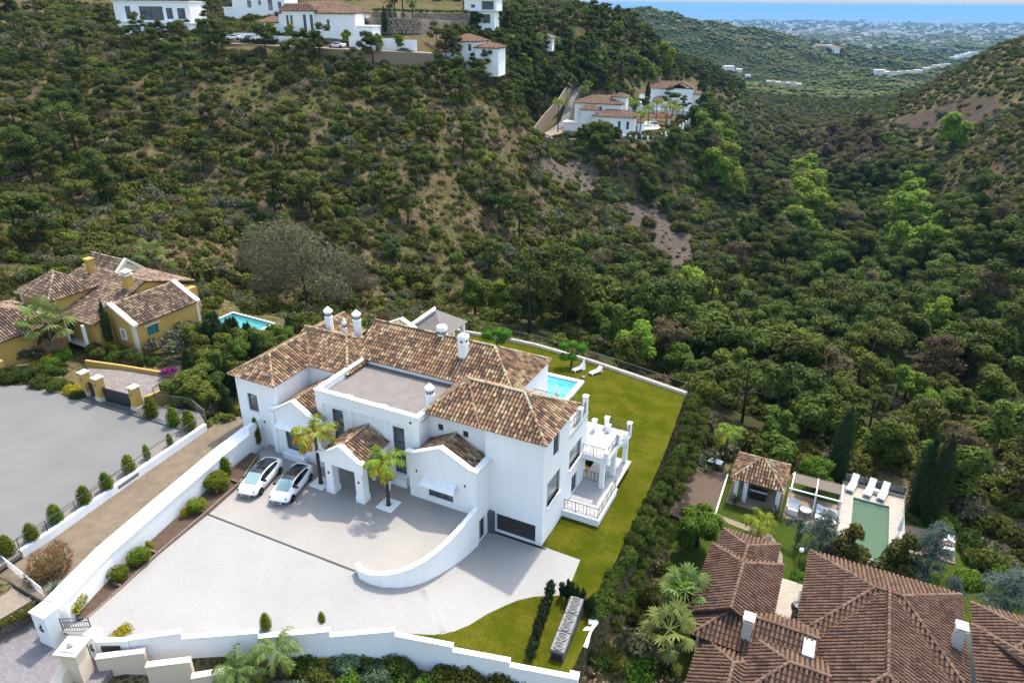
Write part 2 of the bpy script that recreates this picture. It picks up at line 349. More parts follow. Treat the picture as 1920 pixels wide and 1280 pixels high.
# ------------------------------------------------------------------ terrain
CT = [(-300,640,3),(-200,760,3),(0,640,2.2),(-300,1200,1),(-200,1290,0),(100,1290,-1),(640,1290,-2.6),(900,1300,-4),(1150,1250,-5.5),(1200,1100,-5.8),(1215,980,-5.0),(1225,900,-4.5),
 (1700,90,-140),(1500,60,-140),(1900,70,-150),(1600,45,-165),(1400,38,-165),(1100,30,-165),(2200,60,-160),(800,30,-165),(400,25,-165),(1250,40,-150)]
CD = [(0,480,108),(0,420,118),(0,300,146),(0,250,158),(0,90,202),(0,40,228),(100,15,255),(-300,480,105),(-300,300,145),(0,-30,262),(200,-40,310),(400,-40,330),(600,-35,345),(800,-25,350),(-300,-40,262),(900,-8,320),(955,6,340),(1000,30,330),(-300,90,202),(200,480,108),(300,470,112),(450,560,113),(560,590,113),(500,560,121),
 (200,78,206),(400,90,199),(600,95,194),(800,104,206),(880,140,209),(950,180,216),(780,40,238),(500,22,262),(300,12,275),(900,35,268),(300,300,153),(500,300,158),(700,300,163),(850,300,176),(700,450,142),(900,400,166),(500,430,139),(300,400,131),
 (1000,60,288),(1100,75,312),(1200,92,360),(1240,120,382),(1000,255,236),(1100,245,256),(1180,255,256),(1260,205,316),(1085,150,302),(1180,150,332),(1080,320,229),(1150,400,216),(1250,450,213),(1000,400,186),(900,500,151),(800,560,135),(1100,560,161),(1300,600,166),
 (1000,610,118),(880,590,118),(700,590,117),(1300,700,106),(1290,800,81),(1400,760,98),(1500,800,92),(1700,800,92),(1900,850,82),(2150,800,86),(1500,600,178),(1700,600,171),(1900,600,143),(2200,600,132),(1600,450,256),(1450,350,330),(1750,400,266),(1900,400,207),(2200,400,182),
 (1900,250,266),(1900,160,346),(1900,85,472),(2200,85,420),(2200,200,285),(1800,130,472),(1700,190,492),(1800,230,346),(1750,290,322),(1650,205,562),(1550,230,562),(1500,190,692),(1400,180,562),(1350,150,522),(1300,250,392),(1400,300,402),(1560,175,852),(1560,160,1022),
 (1230,30,1500),(1150,34,1500),(1320,50,1560),(1450,75,1580),(1560,100,1750),(1700,130,1700),(1400,150,1172),(1300,110,1262),(1850,120,1900),(2100,100,2000),(1000,40,1500),(600,30,1500)]
for u, v, t in CD: CT.append((u, v, CAMZ + t * (_fw + (u - 960) / F * _rt - (v - 640) / F * _up)[2]))
_seen = set(); _cp = []
for u, v, z in CT:
    hz = HOR + (u - 960) * math.tan(ROLL)
    if z < -100 and (v - hz) < 14: v = hz + 14
    p = P(u, v, z)
    if (u, v) in _seen: continue
    _seen.add((u, v)); _cp.append((p.x, p.y, z))
_cp += [(0, -60, -3), (-120, -60, 0), (120, -60, -8), (-60, 10, -1.0), (60, 20, -9), (0, 8, -3), (-60, 25, 0.5), (-60, 45, 1.0), (-95, 60, 3), (-40, 25, 0), (-100, 0, 2), (120, 60, -9), (60, 0, -8), (150, 100, -9), (-150, 100, 9), (-160, 50, 8), (25, 25, -6), (-20, 24, -2)]
_cp = np.array(_cp)
def _warp(x, y): r = np.hypot(x, y); return np.stack([np.arctan2(x, y + 25) * 1.6, np.log(r + 25)], -1)
_cw = _warp(_cp[:, 0], _cp[:, 1]); _n = len(_cp)
def _phi(d): return -np.sqrt(d * d + 0.006)
_A = np.zeros((_n + 3, _n + 3)); _d = np.linalg.norm(_cw[:, None] - _cw[None], axis=-1)
_A[:_n, :_n] = _phi(_d) + np.eye(_n) * -0.0005; _A[:_n, _n] = 1; _A[:_n, _n+1:] = _cw; _A[_n, :_n] = 1; _A[_n+1:, :_n] = _cw.T
_sol = np.linalg.solve(_A, np.concatenate([_cp[:, 2], [0, 0, 0]]))
def _fbm(x, y):
    r = np.zeros_like(x)
    for k, (a, fx, fy, ph) in enumerate(((1, .11, .05, 0), (1, -.06, .13, 1.3), (.6, .21, .19, 2.1), (.6, .27, -.17, .4), (.35, .5, .31, 3.3), (.35, -.37, .55, 5.1))):
        r += a * np.sin(fx * x + fy * y + ph + 0.9 * np.sin(.043 * x - .031 * y + k))
    return r / 2.2
def pp(pts, z): return [tuple(P(u, v, z)[:2]) for u, v in pts]
def hp(pts): return [tuple(H(x, y)[:2]) for x, y in pts]
PADS = [  # polygon, height, feather
 (pp([(-400,700),(0,700),(40,700),(170,735),(300,765),(440,790),(400,830),(90,1120),(0,1090),(-400,1250)], 1.3), 1.0, 5),
 (pp([(-300,640),(0,625),(60,560),(220,500),(380,540),(440,575),(560,590),(570,625),(480,665),(360,700),(330,740),(170,735),(40,700),(-300,700)], 1.6), .75, 8),
 (hp([(-30,-2),(-30,21),(-29,33.4),(-15.7,34),(-8.2,32.9),(4.6,30),(5.9,10),(6.6,-5),(7.6,-11.5),(3,-12.4),(-4,-14.4),(-9,-11.5),(-4.5,-2),(-4.6,0)]), -3.4, 5),
 (hp([(-26.5,-22),(-29,-1),(-9,-1),(-9,-8),(-11.5,-11),(-11.5,-17.6),(-17.5,-22)]), -0.7, 2.0),
 (pp([(-160,1240),(0,1200),(96,1144),(140,1182),(240,1246),(200,1400),(-160,1500)], -.55), -1.1, 1.5),
 (pp([(1265,880),(1375,850),(1500,875),(1560,900),(1710,905),(1790,985),(1800,1050),(1920,1050),(2300,1060),(2300,1400),(1180,1400),(1260,1080),(1248,960)], -9.2), -9.3, 7),
 (pp([(1005,262),(1015,238),(1060,226),(1190,232),(1290,238),(1285,262),(1170,278)], -6), -6.3, 12),
 (pp([(1190,202),(1320,196),(1310,225),(1200,228)], -6), -6.5, 14),
]
def zt(x, y):
    x = np.atleast_1d(np.asarray(x, float)); y = np.atleast_1d(np.asarray(y, float)); sh = x.shape; x = x.ravel(); y = y.ravel()
    z = np.zeros(len(x)); w = _warp(x, y)
    for i in range(0, len(x), 20000):
        s = slice(i, i + 20000); d = np.linalg.norm(w[s][:, None] - _cw[None], axis=-1)
        z[s] = _phi(d) @ _sol[:_n] + _sol[_n] + w[s] @ _sol[_n+1:]
    r = np.hypot(x, y)
    z += np.clip((r - 60) / 80, 0, 1) * 0.9 * _fbm(x, y)
    k = np.clip((r - 350) / 900, 0, 1)
    z += k * (6 + 10 * np.clip((r - 900) / 900, 0, 1) * np.clip((4500 - r) / 2000, 0.15, 1)) * _fbm(x * 0.12 + 3, y * 0.12)
    coast = 11300 + 500 * np.sin(x / 1700.0) + 250 * np.sin(x / 610.0 + 1)
    flat = np.clip((y - 4200) / 3500, 0, 1); z = z * (1 - flat) + flat * np.clip(z, -165, -150)
    z = np.where(y > coast, z - (y - coast) * 0.12, z)
    for poly, pz, fe in PADS:
        b = (np.abs(x - np.mean([q[0] for q in poly])) < 250) & (np.abs(y - np.mean([q[1] for q in poly])) < 250)
        if not b.any(): continue
        i = inpoly(x[b], y[b], poly); d = polydist(x[b], y[b], poly)
        t = np.where(i, 1.0, np.clip(1 - d / fe, 0, 1)); t = t * t * (3 - 2 * t)
        z[b] = z[b] * (1 - t) + pz * t
    return z.reshape(sh)
def G(x, y): return float(zt(x, y)[0])
def PG(u, v, z0=0.0):
    """walk the sight line of a photo position until it meets the terrain"""
    d = _fw + (u - 960) / F * _rt - (v - 640) / F * _up
    t = np.concatenate([np.arange(25, 700, 9.0), np.arange(700, 4000, 60.0), np.arange(4000, 16000, 300.0)])
    q = d[None] * t[:, None]; z = CAMZ + q[:, 2]; g = zt(q[:, 0], q[:, 1]); k = np.where(z <= g)[0]; k = k[0] if len(k) else len(t) - 1
    t = np.linspace(t[max(k - 1, 0)], t[k], 14); q = d[None] * t[:, None]; z = CAMZ + q[:, 2]; g = zt(q[:, 0], q[:, 1]); k = np.where(z <= g)[0]
    k = k[0] if len(k) else len(t) - 1
    return Vector((q[k, 0], q[k, 1], g[k]))
def axis(lo, hi, step, far_lo, far_hi, gr):
    a = list(np.arange(lo, hi + .1, step)); s = step
    while a[-1] < far_hi: s = min(s * gr, 260); a.append(a[-1] + s)
    s = step
    while a[0] > far_lo: s = min(s * gr, 260); a.insert(0, a[0] - s)
    return np.array(a)
gx = axis(-170, 300, 2.4, -9500, 11500, 1.05); gy = axis(-20, 400, 2.4, -60, 12600, 1.045)
X, Y = np.meshgrid(gx, gy); Z = zt(X, Y)
nx, ny = len(gx), len(gy)
idx = np.arange(nx * ny).reshape(ny, nx)
quads = np.stack([idx[:-1, :-1], idx[:-1, 1:], idx[1:, 1:], idx[1:, :-1]], -1).reshape(-1, 4)
tm = bpy.data.meshes.new('terrain'); tm.vertices.add(nx * ny); tm.vertices.foreach_set('co', np.stack([X, Y, Z], -1).astype('f').ravel())
tm.loops.add(len(quads) * 4); tm.loops.foreach_set('vertex_index', quads.ravel().astype('i'))
tm.polygons.add(len(quads)); tm.polygons.foreach_set('loop_start', np.arange(0, len(quads) * 4, 4, dtype='i')); tm.update(calc_edges=True)
tm.polygons.foreach_set('use_smooth', np.ones(len(quads), bool))
pu, pv, pd = proj(np.stack([X, Y, Z], -1).reshape(-1, 3))
SCREE = [[(1000,300),(1060,292),(1110,318),(1150,350),(1110,360),(1040,340)], [(1160,375),(1230,395),(1290,450),(1320,520),(1280,520),(1210,440)], [(1150,460),(1180,455),(1210,520),(1185,530)]]
BARE = [[(1690,225),(1860,185),(1880,215),(1720,245)]]
rockm = np.zeros(nx * ny)
for q in SCREE: rockm = np.maximum(rockm, np.where(inpoly(pu, pv, q), 1, np.clip(1 - polydist(pu, pv, q) / 14, 0, 1)) * (pd > 120) * (pd < 420))
barem = np.zeros(nx * ny)
for q in BARE: barem = np.maximum(barem, np.where(inpoly(pu, pv, q), 1, np.clip(1 - polydist(pu, pv, q) / 15, 0, 1)) * (pd > 150))
FORESTP = [(860,600),(1000,600),(1120,545),(1230,570),(1330,555),(1390,430),(1300,270),(1340,200),(1500,205),(1620,250),(1700,310),(1800,400),(1960,470),(1960,1120),(1850,1050),(1720,890),(1560,860),(1400,840),(1300,850),(1285,760),(1100,670)]
farm = np.maximum(np.clip((np.hypot(X, Y).ravel() - 480) / 300, 0, 1), .8 * inpoly(pu, pv, FORESTP) * (pd > 70) * (pd < 500)); townm = np.clip((Y.ravel() - 2600) / 1200, 0, 1)
at = tm.attributes.new('Col', 'FLOAT_COLOR', 'POINT')
at.data.foreach_set('color', np.stack([rockm, barem, farm * (1 - barem), townm], -1).astype('f').ravel())
def terrain_material():
    m = bpy.data.materials.new('maquis_ground'); m.use_nodes = True; MAT['maquis_ground'] = m
    n = m.node_tree.nodes; l = m.node_tree.links; b = n['Principled BSDF']; b.inputs['Roughness'].default_value = 1.0; b.inputs['Specular IOR Level'].default_value = 0.0
    tc = n.new('ShaderNodeTexCoord')
    def noise(s, d=6, r=0.6):
        k = n.new('ShaderNodeTexNoise'); k.inputs['Scale'].default_value = s; k.inputs['Detail'].default_value = d; k.inputs['Roughness'].default_value = r
        l.new(tc.outputs['Object'], k.inputs[0]); return k.outputs[0]
    def rng_(x, a, c, lo=0, hi=1):
        k = n.new('ShaderNodeMapRange'); k.inputs[1].default_value = a; k.inputs[2].default_value = c; k.inputs[3].default_value = lo; k.inputs[4].default_value = hi
        l.new(x, k.inputs[0]); return k.outputs[0]
    def mix(f, a, c):
        k = n.new('ShaderNodeMix'); k.data_type = 'RGBA'; l.new(f, k.inputs[0])
        for q, s in ((a, 6), (c, 7)):
            if isinstance(q, tuple): k.inputs[s].default_value = (*alb('', q), 1)
            else: l.new(q, k.inputs[s])
        return k.outputs[2]
    soil = mix(rng_(noise(0.5), .38, .62), (0.27, 0.172, 0.108), (0.33, 0.245, 0.15))
    grass = mix(rng_(noise(0.9), .35, .65), (0.145, 0.14, 0.048), (0.27, 0.225, 0.105))
    g = mix(rng_(noise(0.09), .42, .56), soil, grass)
    g = mix(rng_(noise(3.2, 3), .48, .60), g, (0.075, 0.082, 0.028))
    a = n.new('ShaderNodeAttribute'); a.attribute_name = 'Col'; sp = n.new('ShaderNodeSeparateColor'); l.new(a.outputs[0], sp.inputs[0])
    rk = mix(rng_(noise(1.1, 8, .75), .4, .6), (0.235, 0.19, 0.15), (0.13, 0.105, 0.085))
    g = mix(sp.outputs[0], g, rk)
    g = mix(sp.outputs[1], g, mix(rng_(noise(0.3), .4, .6), (0.12, 0.09, 0.07), (0.155, 0.12, 0.09)))
    far = mix(rng_(noise(0.0045, 8, .7), .44, .56), (0.048, 0.066, 0.024), (0.085, 0.095, 0.040))
    vo = n.new('ShaderNodeTexVoronoi'); vo.inputs['Scale'].default_value = 0.012; l.new(tc.outputs['Object'], vo.inputs[0])
    sc_ = n.new('ShaderNodeSeparateColor'); l.new(vo.outputs['Color'], sc_.inputs[0])
    vm = n.new('ShaderNodeMath'); vm.operation = 'MULTIPLY'; l.new(rng_(sc_.outputs[0], .86, .88), vm.inputs[0]); l.new(a.outputs['Alpha'], vm.inputs[1])
    far = mix(vm.outputs[0], far, (0.36, 0.32, 0.27))
    g = mix(sp.outputs[2], g, far)
    l.new(g, b.inputs['Base Color'])
    bp = n.new('ShaderNodeBump'); bp.inputs['Strength'].default_value = 0.7; bp.inputs['Distance'].default_value = 0.3
    l.new(noise(1.6, 6, .7), bp.inputs['Height']); l.new(bp.outputs[0], b.inputs['Normal'])
terrain_material(); tm.materials.append(MAT['maquis_ground'])
terrain = structure(link('terrain', tm))

# sea
def sea():
    m = bpy.data.materials.new('sea_water'); m.use_nodes = True; MAT['sea_water'] = m
    b = m.node_tree.nodes['Principled BSDF']; b.inputs['Base Color'].default_value = (0.03, 0.10, 0.16, 1); b.inputs['Roughness'].default_value = 0.6; b.inputs['Specular IOR Level'].default_value = 0.05
sea()
structure(MB().add([(-60000, 9000, -172), (60000, 9000, -172), (60000, 60000, -172), (-60000, 60000, -172)], [(0, 1, 2, 3)]).build('sea', 'sea_water'))

# ------------------------------------------------------------------ tiled roofs
BUFF = [(0.803, 0.555, 0.318), (0.899, 0.664, 0.406), (0.642, 0.387, 0.218), (0.481, 0.294, 0.174), (0.272, 0.177, 0.123), (0.738, 0.433, 0.246), (0.386, 0.239, 0.152)]
PINK = [(0.283, 0.165, 0.108), (0.318, 0.186, 0.123), (0.246, 0.139, 0.09), (0.299, 0.186, 0.127), (0.186, 0.111, 0.076)]
OCHR = [(0.594, 0.42, 0.271), (0.681, 0.501, 0.332), (0.482, 0.326, 0.222), (0.34, 0.224, 0.161), (0.24, 0.162, 0.123), (0.539, 0.352, 0.234)]
CLAY = [(0.45, 0.27, 0.18), (0.50, 0.32, 0.22), (0.40, 0.22, 0.14)]
def tile_plane(mb, pts, pal, cw=0.30, tl=0.42, seg=4, base=0.12, pan=(0.11, 0.075, 0.055), rr=None):
    rr = rr or random
    p = [Vector(q) for q in pts]; u = (p[1] - p[0]).normalized(); n = u.cross(p[2] - p[0]).normalized()
    if n.z < 0: n = -n
    v = n.cross(u)
    if v.z < 0: v = -v
    o = p[0]; q2 = [((q - o).dot(u), (q - o).dot(v)) for q in p]
    mb.slab([q + n * 0.005 for q in p], -n * base, 0, pan)
    a0, a1 = min(q[0] for q in q2), max(q[0] for q in q2); b1 = max(q[1] for q in q2)
    nc = max(1, int(round((a1 - a0) / cw))); w = (a1 - a0) / nc
    prof = [(-math.cos(math.pi * k / seg) * w * 0.38, math.sin(math.pi * k / seg) * cw * 0.42) for k in range(seg + 1)]
    cs = a0 + (np.arange(nc) + .5) * w; rs = np.arange(-0.06, b1, tl)
    C, Rr = np.meshgrid(cs, rs); ok = inpoly(C.ravel(), (Rr + tl * .5).ravel(), q2)
    for c_, r_ in zip(C.ravel()[ok], Rr.ravel()[ok]):
        w_ = .5 + .25*math.sin(c_*1.3 + r_*.7 + o.x) + .25*math.sin(r_*1.9 - c_*.6 + o.y); cc = pal[min(len(pal) - 1, int((.62*rr.random() + .38*w_) * len(pal)))]; f = rr.uniform(.86, 1.14); cc = tuple(x * f for x in cc)
        j = rr.uniform(-.012, .012); li = rr.uniform(.03, .055)
        lo = [o + u * (c_ + x + j) + v * r_ + n * (h + li) for x, h in prof]
        hi = [o + u * (c_ + x * .86) + v * (r_ + tl * 1.08) + n * (h * .86 + .005) for x, h in prof]
        mb.add(lo + hi, [(k, k + 1, k + seg + 2, k + seg + 1) for k in range(seg)] + [list(range(seg + 1))[::-1]], 0, cc)
def tile_caps(mb, a, b, pal, r=0.14, tl=0.42, rr=None):
    rr = rr or random; a = Vector(a); b = Vector(b); d = b - a; Ln = d.length; d.normalize()
    s = d.cross(Vector((0, 0, 1))).normalized(); n = s.cross(d).normalized(); k = max(1, int(Ln / tl)); seg = 4
    for i in range(k):
        cc = rr.choice(pal); f = rr.uniform(.95, 1.3); cc = tuple(min(.7, x * f + .03) for x in cc)
        p0 = a + d * (Ln * i / k); p1 = a + d * (Ln * (i + 1.08) / k)
        def ring(p, rd, up): return [p + s * (-math.cos(math.pi * q / seg) * rd) + n * (math.sin(math.pi * q / seg) * rd * .9 + up) for q in range(seg + 1)]
        mb.add(ring(p0, r, .06) + ring(p1, r * .85, .035), [(q, q + 1, q + seg + 2, q + seg + 1) for q in range(seg)] + [list(range(seg + 1))[::-1], list(range(seg + 1, 2 * seg + 2))], 0, cc)
def hip(mb, cp, x0, x1, y0, y1, ze, zr, pal, axis='x', e0='hip', e1='hip', run0=None, run1=None, **kw):
    """hip or gable roof over a rectangle; ridge along axis; e0/e1 the ends at the low and high coordinate"""
    if axis == 'x':
        yc = (y0 + y1) / 2; h = (y1 - y0) / 2; a = x0 + (0 if e0 != 'hip' else (run0 or h)); b = x1 - (0 if e1 != 'hip' else (run1 or h))
        A, B = (a, yc, zr), (b, yc, zr); c = [(x0, y0, ze), (x1, y0, ze), (x1, y1, ze), (x0, y1, ze)]
        pl = [[c[0], c[1], B, A], [c[2], c[3], A, B]]; ends = [[c[3], c[0], A], [c[1], c[2], B]]
    else:
        xc = (x0 + x1) / 2; h = (x1 - x0) / 2; a = y0 + (0 if e0 != 'hip' else (run0 or h)); b = y1 - (0 if e1 != 'hip' else (run1 or h))
        A, B = (xc, a, zr), (xc, b, zr); c = [(x0, y0, ze), (x1, y0, ze), (x1, y1, ze), (x0, y1, ze)]
        pl = [[c[1], c[2], B, A], [c[3], c[0], A, B]]; ends = [[c[0], c[1], A], [c[2], c[3], B]]
    for q in pl: tile_plane(mb, q, pal, **kw)
    tile_caps(cp, A, B, pal)
    for q, e in zip(ends, (e0, e1)):
        if e == 'hip':
            tile_plane(mb, q, pal, **kw); tile_caps(cp, q[0], q[2], pal); tile_caps(cp, q[1], q[2], pal)
def panel(mb, a, b, z0, z1, holes=(), depth=0.22, m=0, top=None):
    """outer face of a wall from a to b (its outside on the right-hand side when walking a to b) with rectangular openings (s0, s1, h0, h1) and their reveals"""
    a = Vector((a[0], a[1], 0)); b = Vector((b[0], b[1], 0)); d = (b - a); Ln = d.length; d.normalize(); inn = Vector((-d.y, d.x, 0)) * depth
    xs = sorted({0.0, Ln} | {h[0] for h in holes} | {h[1] for h in holes}); zs = sorted({z0, z1} | {h[2] for h in holes} | {h[3] for h in holes})
    pt = lambda s, z, k=0: a + d * s + Vector((0, 0, z)) + inn * k
    for i in range(len(xs) - 1):
        for j in range(len(zs) - 1):
            sx, sz = (xs[i] + xs[i+1]) / 2, (zs[j] + zs[j+1]) / 2
            if any(h[0] < sx < h[1] and h[2] < sz < h[3] for h in holes): continue
            mb.poly([pt(xs[i], zs[j]), pt(xs[i+1], zs[j]), pt(xs[i+1], zs[j+1]), pt(xs[i], zs[j+1])], m)
    for s0, s1, h0, h1 in holes:
        q = [(s0, h0), (s1, h0), (s1, h1), (s0, h1)]
        for k in range(4):
            e, f = q[k], q[(k+1) % 4]; mb.poly([pt(*e), pt(*e, 1), pt(*f, 1), pt(*f)], m)
    return d, inn
def window(parent, a, b, s0, s1, h0, h1, bars=1, rows=1, depth=0.18, fm='window_frame', gm='glass', name='window', sill=None):
    """window set into an opening of panel(a, b): frame with bars, and a pane as its sub-part"""
    a = Vector((a[0], a[1], 0)); b = Vector((b[0], b[1], 0)); d = (b - a).normalized(); inn = Vector((-d.y, d.x, 0))
    ang = math.atan2(d.y, d.x); o = a + d * s0 + Vector((0, 0, h0)) + inn * depth
    f = MB(); w, h, t = s1 - s0, h1 - h0, 0.06
    f.box(0, w, -.05, .03, 0, t); f.box(0, w, -.05, .03, h - t, h); f.box(0, t, -.05, .03, t, h - t); f.box(w - t, w, -.05, .03, t, h - t)
    for k in range(1, bars): f.box(w * k / bars - t / 2, w * k / bars + t / 2, -.045, .025, t, h - t)
    for k in range(1, rows): f.box(t, w - t, -.04, .02, h * k / rows - t / 2, h * k / rows + t / 2)
    wo = f.build(name, fm, parent, loc=o, rz=ang)
    MB().box(.02, w - .02, -.005, .012, .02, h - .02).build('pane', gm, wo)
    if sill: MB().box(-.1, w + .1, -depth - .12, 0, -.09, 0).build('sill', sill, wo)
    return wo
def railing(parent, pts, h=0.95, post=1.1, mt='dark_metal', name='railing', motif=True, z=None):
    mb = MB()
    for p, q in zip(pts[:-1], pts[1:]):
        p = Vector(p); q = Vector(q); Ln = (q - p).length; k = max(1, int(round(Ln / post))); up = Vector((0, 0, 1))
        mb.tube(p + up * h, q + up * h, .028, n=5); mb.tube(p + up * .12, q + up * .12, .018, n=4)
        for i in range(k + 1):
            a = p + (q - p) * (i / k); mb.tube(a, a + up * (h + .05), .028, n=5)
            if i < k and motif:
                b = p + (q - p) * ((i + 1) / k)
                c0, c1 = a + (b - a) * .28, a + (b - a) * .72
                for zz in (.3, .72): mb.tube(c0 + up * zz * h, c1 + up * zz * h, .014, n=4)
                for cc in (c0, c1): mb.tube(cc + up * .12, cc + up * h, .014, n=4)
    return mb.build(name, mt, parent)
# ------------------------------------------------------------------ grounds of the white villa
def sheet(poly, zf, step=1.0, holes=()):
    bm = bmesh.new(); bm.faces.new([bm.verts.new((p[0], p[1], 0)) for p in poly])
    xs = [p[0] for p in poly]; ys = [p[1] for p in poly]
    if callable(zf):
        for k, (lo, hi) in enumerate(((min(xs), max(xs)), (min(ys), max(ys)))):
            t = lo + step
            while t < hi:
                co = (t, 0, 0) if k == 0 else (0, t, 0); no = (1, 0, 0) if k == 0 else (0, 1, 0)
                bmesh.ops.bisect_plane(bm, geom=bm.verts[:] + bm.edges[:] + bm.faces[:], plane_co=co, plane_no=no); t += step
    for x0, x1, y0, y1 in holes:
        for co, no in (((x0,0,0),(1,0,0)),((x1,0,0),(1,0,0)),((0,y0,0),(0,1,0)),((0,y1,0),(0,1,0))):
            bmesh.ops.bisect_plane(bm, geom=bm.verts[:] + bm.edges[:] + bm.faces[:], plane_co=co, plane_no=no)
        bad = [f for f in bm.faces if x0 < f.calc_center_median().x < x1 and y0 < f.calc_center_median().y < y1]
        bmesh.ops.delete(bm, geom=bad, context='FACES')
    for v in bm.verts: v.co.z = zf(v.co.x, v.co.y) if callable(zf) else zf
    bmesh.ops.triangulate(bm, faces=bm.faces[:])
    bmesh.ops.recalc_face_normals(bm, faces=bm.faces[:])
    for f in bm.faces:
        if f.normal.z < 0: f.normal_flip()
    return bm
def sheet_obj(name, poly, zf, mt, step=1.0, thick=0.0, local=True, parent=None, kind='structure', holes=()):
    bm = sheet(poly, zf, step, holes); me = bpy.data.meshes.new(name); bm.to_mesh(me); bm.free(); me.materials.append(MAT[mt])
    o = link(name, me, parent, kind)
    if local and parent is None: o.location = (HO.x, HO.y, 0); o.rotation_euler.z = HA
    return o
def wall_path(mb, pts, th, top, bot, m=0, cap=None, capm=0):
    """wall of constant thickness along a polyline (outside on the right), top/bottom numbers or functions"""
    tf = top if callable(top) else (lambda x, y: top); bf = bot if callable(bot) else (lambda x, y: bot)
    n = len(pts); off = []
    for i in range(n):
        a = Vector((*pts[max(i-1, 0)][:2], 0)); b = Vector((*pts[min(i+1, n-1)][:2], 0)); d = (b - a).normalized(); nn = Vector((-d.y, d.x, 0))
        off.append((pts[i][0] + nn.x * th, pts[i][1] + nn.y * th))
    for (A, B, zf, m_, e, zb) in ((pts, off, tf, m, 0, bf),):
        vs_ = []
        for p, q in zip(pts, off): vs_ += [(*p[:2], bf(*p[:2])), (*p[:2], tf(*p[:2])), (*q, tf(*p[:2])), (*q, bf(*p[:2]))]
        fs = []
        for i in range(n - 1):
            a, b = 4*i, 4*i+4
            fs += [(a, b, b+1, a+1), (a+1, b+1, b+2, a+2), (a+2, b+2, b+3, a+3)]
        fs += [(0, 1, 2, 3), (4*n-4, 4*n-1, 4*n-2, 4*n-3)]; mb.add(vs_, fs, m)
    if cap:
        vs_ = []
        for i, (p, q) in enumerate(zip(pts, off)):
            d = (Vector(q) - Vector(p[:2])).normalized() * cap; z = tf(*p[:2]) + .002
            a = (p[0] - d.x, p[1] - d.y); b = (q[0] + d.x, q[1] + d.y); vs_ += [(*a, z), (*a, z + .07), (*b, z + .07), (*b, z)]
        fs = []
        for i in range(n - 1):
            a, b = 4*i, 4*i+4; fs += [(a, b, b+1, a+1), (a+1, b+1, b+2, a+2), (a+2, b+2, b+3, a+3), (a+3, b+3, b, a)]
        fs += [(0, 1, 2, 3), (4*n-4, 4*n-1, 4*n-2, 4*n-3)]; mb.add(vs_, fs, capm)
    return mb
def at_house(name, label, cat, group=None):
    return thing(name, label, cat, (HO.x, HO.y, 0), HA, group)
_dp = np.array([(-9.3,-11.2,0),(-12.5,-11.2,0),(-16,-11.2,0),(-20,-11.2,0),(-23.5,-11.2,0),(-22.2,-22.6,.3),(-23,-17,.15),(-18,-22.7,.4),(-14.9,-20.8,.36),(-11.1,-18.4,-.06),(-7.5,-16.0,-.55),(-4.1,-13.8,-.98),(-.35,-12.9,-1.4),(3.2,-12,-1.85),(6.9,-11,-2.2),(-4.6,-2,-2.8),(-4.6,0,-2.8),(0,0,-2.8),(3.3,0,-2.8),(3.7,-3.9,-2.8),(1.7,-5.2,-2.7),(.35,-7,-2.45),(-.3,-8.6,-2.15),(-.8,-10.2,-1.85),(-2.2,-12.3,-1.35),(-4.9,-9.4,-1.15),(-4.45,-6.9,-1.7),(-4.4,-4.5,-2.3),(-6.5,-10.9,-.55),(-7.9,-11.5,-.2),(-15,-15,.08),(5,-6,-2.8),(6,-3,-2.8)])
_dm = np.linalg.norm(_dp[:, None, :2] - _dp[None, :, :2], axis=-1); _nd = len(_dp); _da = np.zeros((_nd + 3, _nd + 3)); _da[:_nd, :_nd] = -_dm; _da[:_nd, _nd] = 1; _da[:_nd, _nd+1:] = _dp[:, :2]; _da[_nd, :_nd] = 1; _da[_nd+1:, :_nd] = _dp[:, :2].T
_ds = np.linalg.solve(_da, np.concatenate([_dp[:, 2], [0, 0, 0]]))
def zdrive(x, y):
    """surveyed fall of the driveway towards the garage ramp"""
    d = np.hypot(_dp[:, 0] - x, _dp[:, 1] - y); return float(max(-2.8, min(.45, -d @ _ds[:_nd] + _ds[_nd] + _ds[_nd+1] * x + _ds[_nd+2] * y)))
CURVE = [(-9.35,-11.05),(-8.75,-11.5),(-7.9,-11.5),(-7.0,-11.15),(-6.2,-10.5),(-5.6,-9.7),(-5.15,-8.7),(-4.85,-7.5),(-4.65,-6.2),(-4.55,-4.8),(-4.5,-3.4),(-4.5,-2.12)]
FRONT = [(-17.3,-22.8),(-14.9,-21.0),(-11.1,-18.6),(-7.5,-16.2),(-4.1,-14.0),(-0.35,-13.1),(3.25,-12.2),(6.95,-11.3)]
DRIVE = [(-22.0,-22.6),(-22.4,-19.5),(-23.0,-16.0),(-23.55,-11.2),(-9.3,-11.2)] + CURVE[1:] + [(-4.62,-2.0),(-4.62,0.05),(0,0.05),(3.3,0.0),(3.72,-3.9),(2.7,-4.5),(1.7,-5.2),(0.9,-6.1),(.35,-7.1),(-.3,-8.6),(-.75,-10.2),(-1.3,-11.4),(-2.2,-12.4),(-4.2,-13.6),(-7.75,-15.95),(-11.25,-18.4),(-15.05,-20.85),(-17.5,-22.65),(-18.9,-23.3),(-22.3,-23.9)]
sheet_obj('driveway', DRIVE, lambda x, y: zdrive(x, y), 'drive_paving')
COURT = [(-26.15,-1.0),(-25.9,-3.4),(-24.05,-7.3),(-23.55,-11.2),(-9.3,-11.2)] + [(x - (.03 if y < -10.4 else .14), y + (.14 if y < -8 else .02)) for x, y in CURVE[1:]] + [(-4.75,-1.5),(-5,0),(-10,0),(-20,0)]
court = MB().prism(COURT, -3.0, 0.004).build('entrance_court', 'court_paving', kind='structure', loc=(HO.x, HO.y, 0), rz=HA)
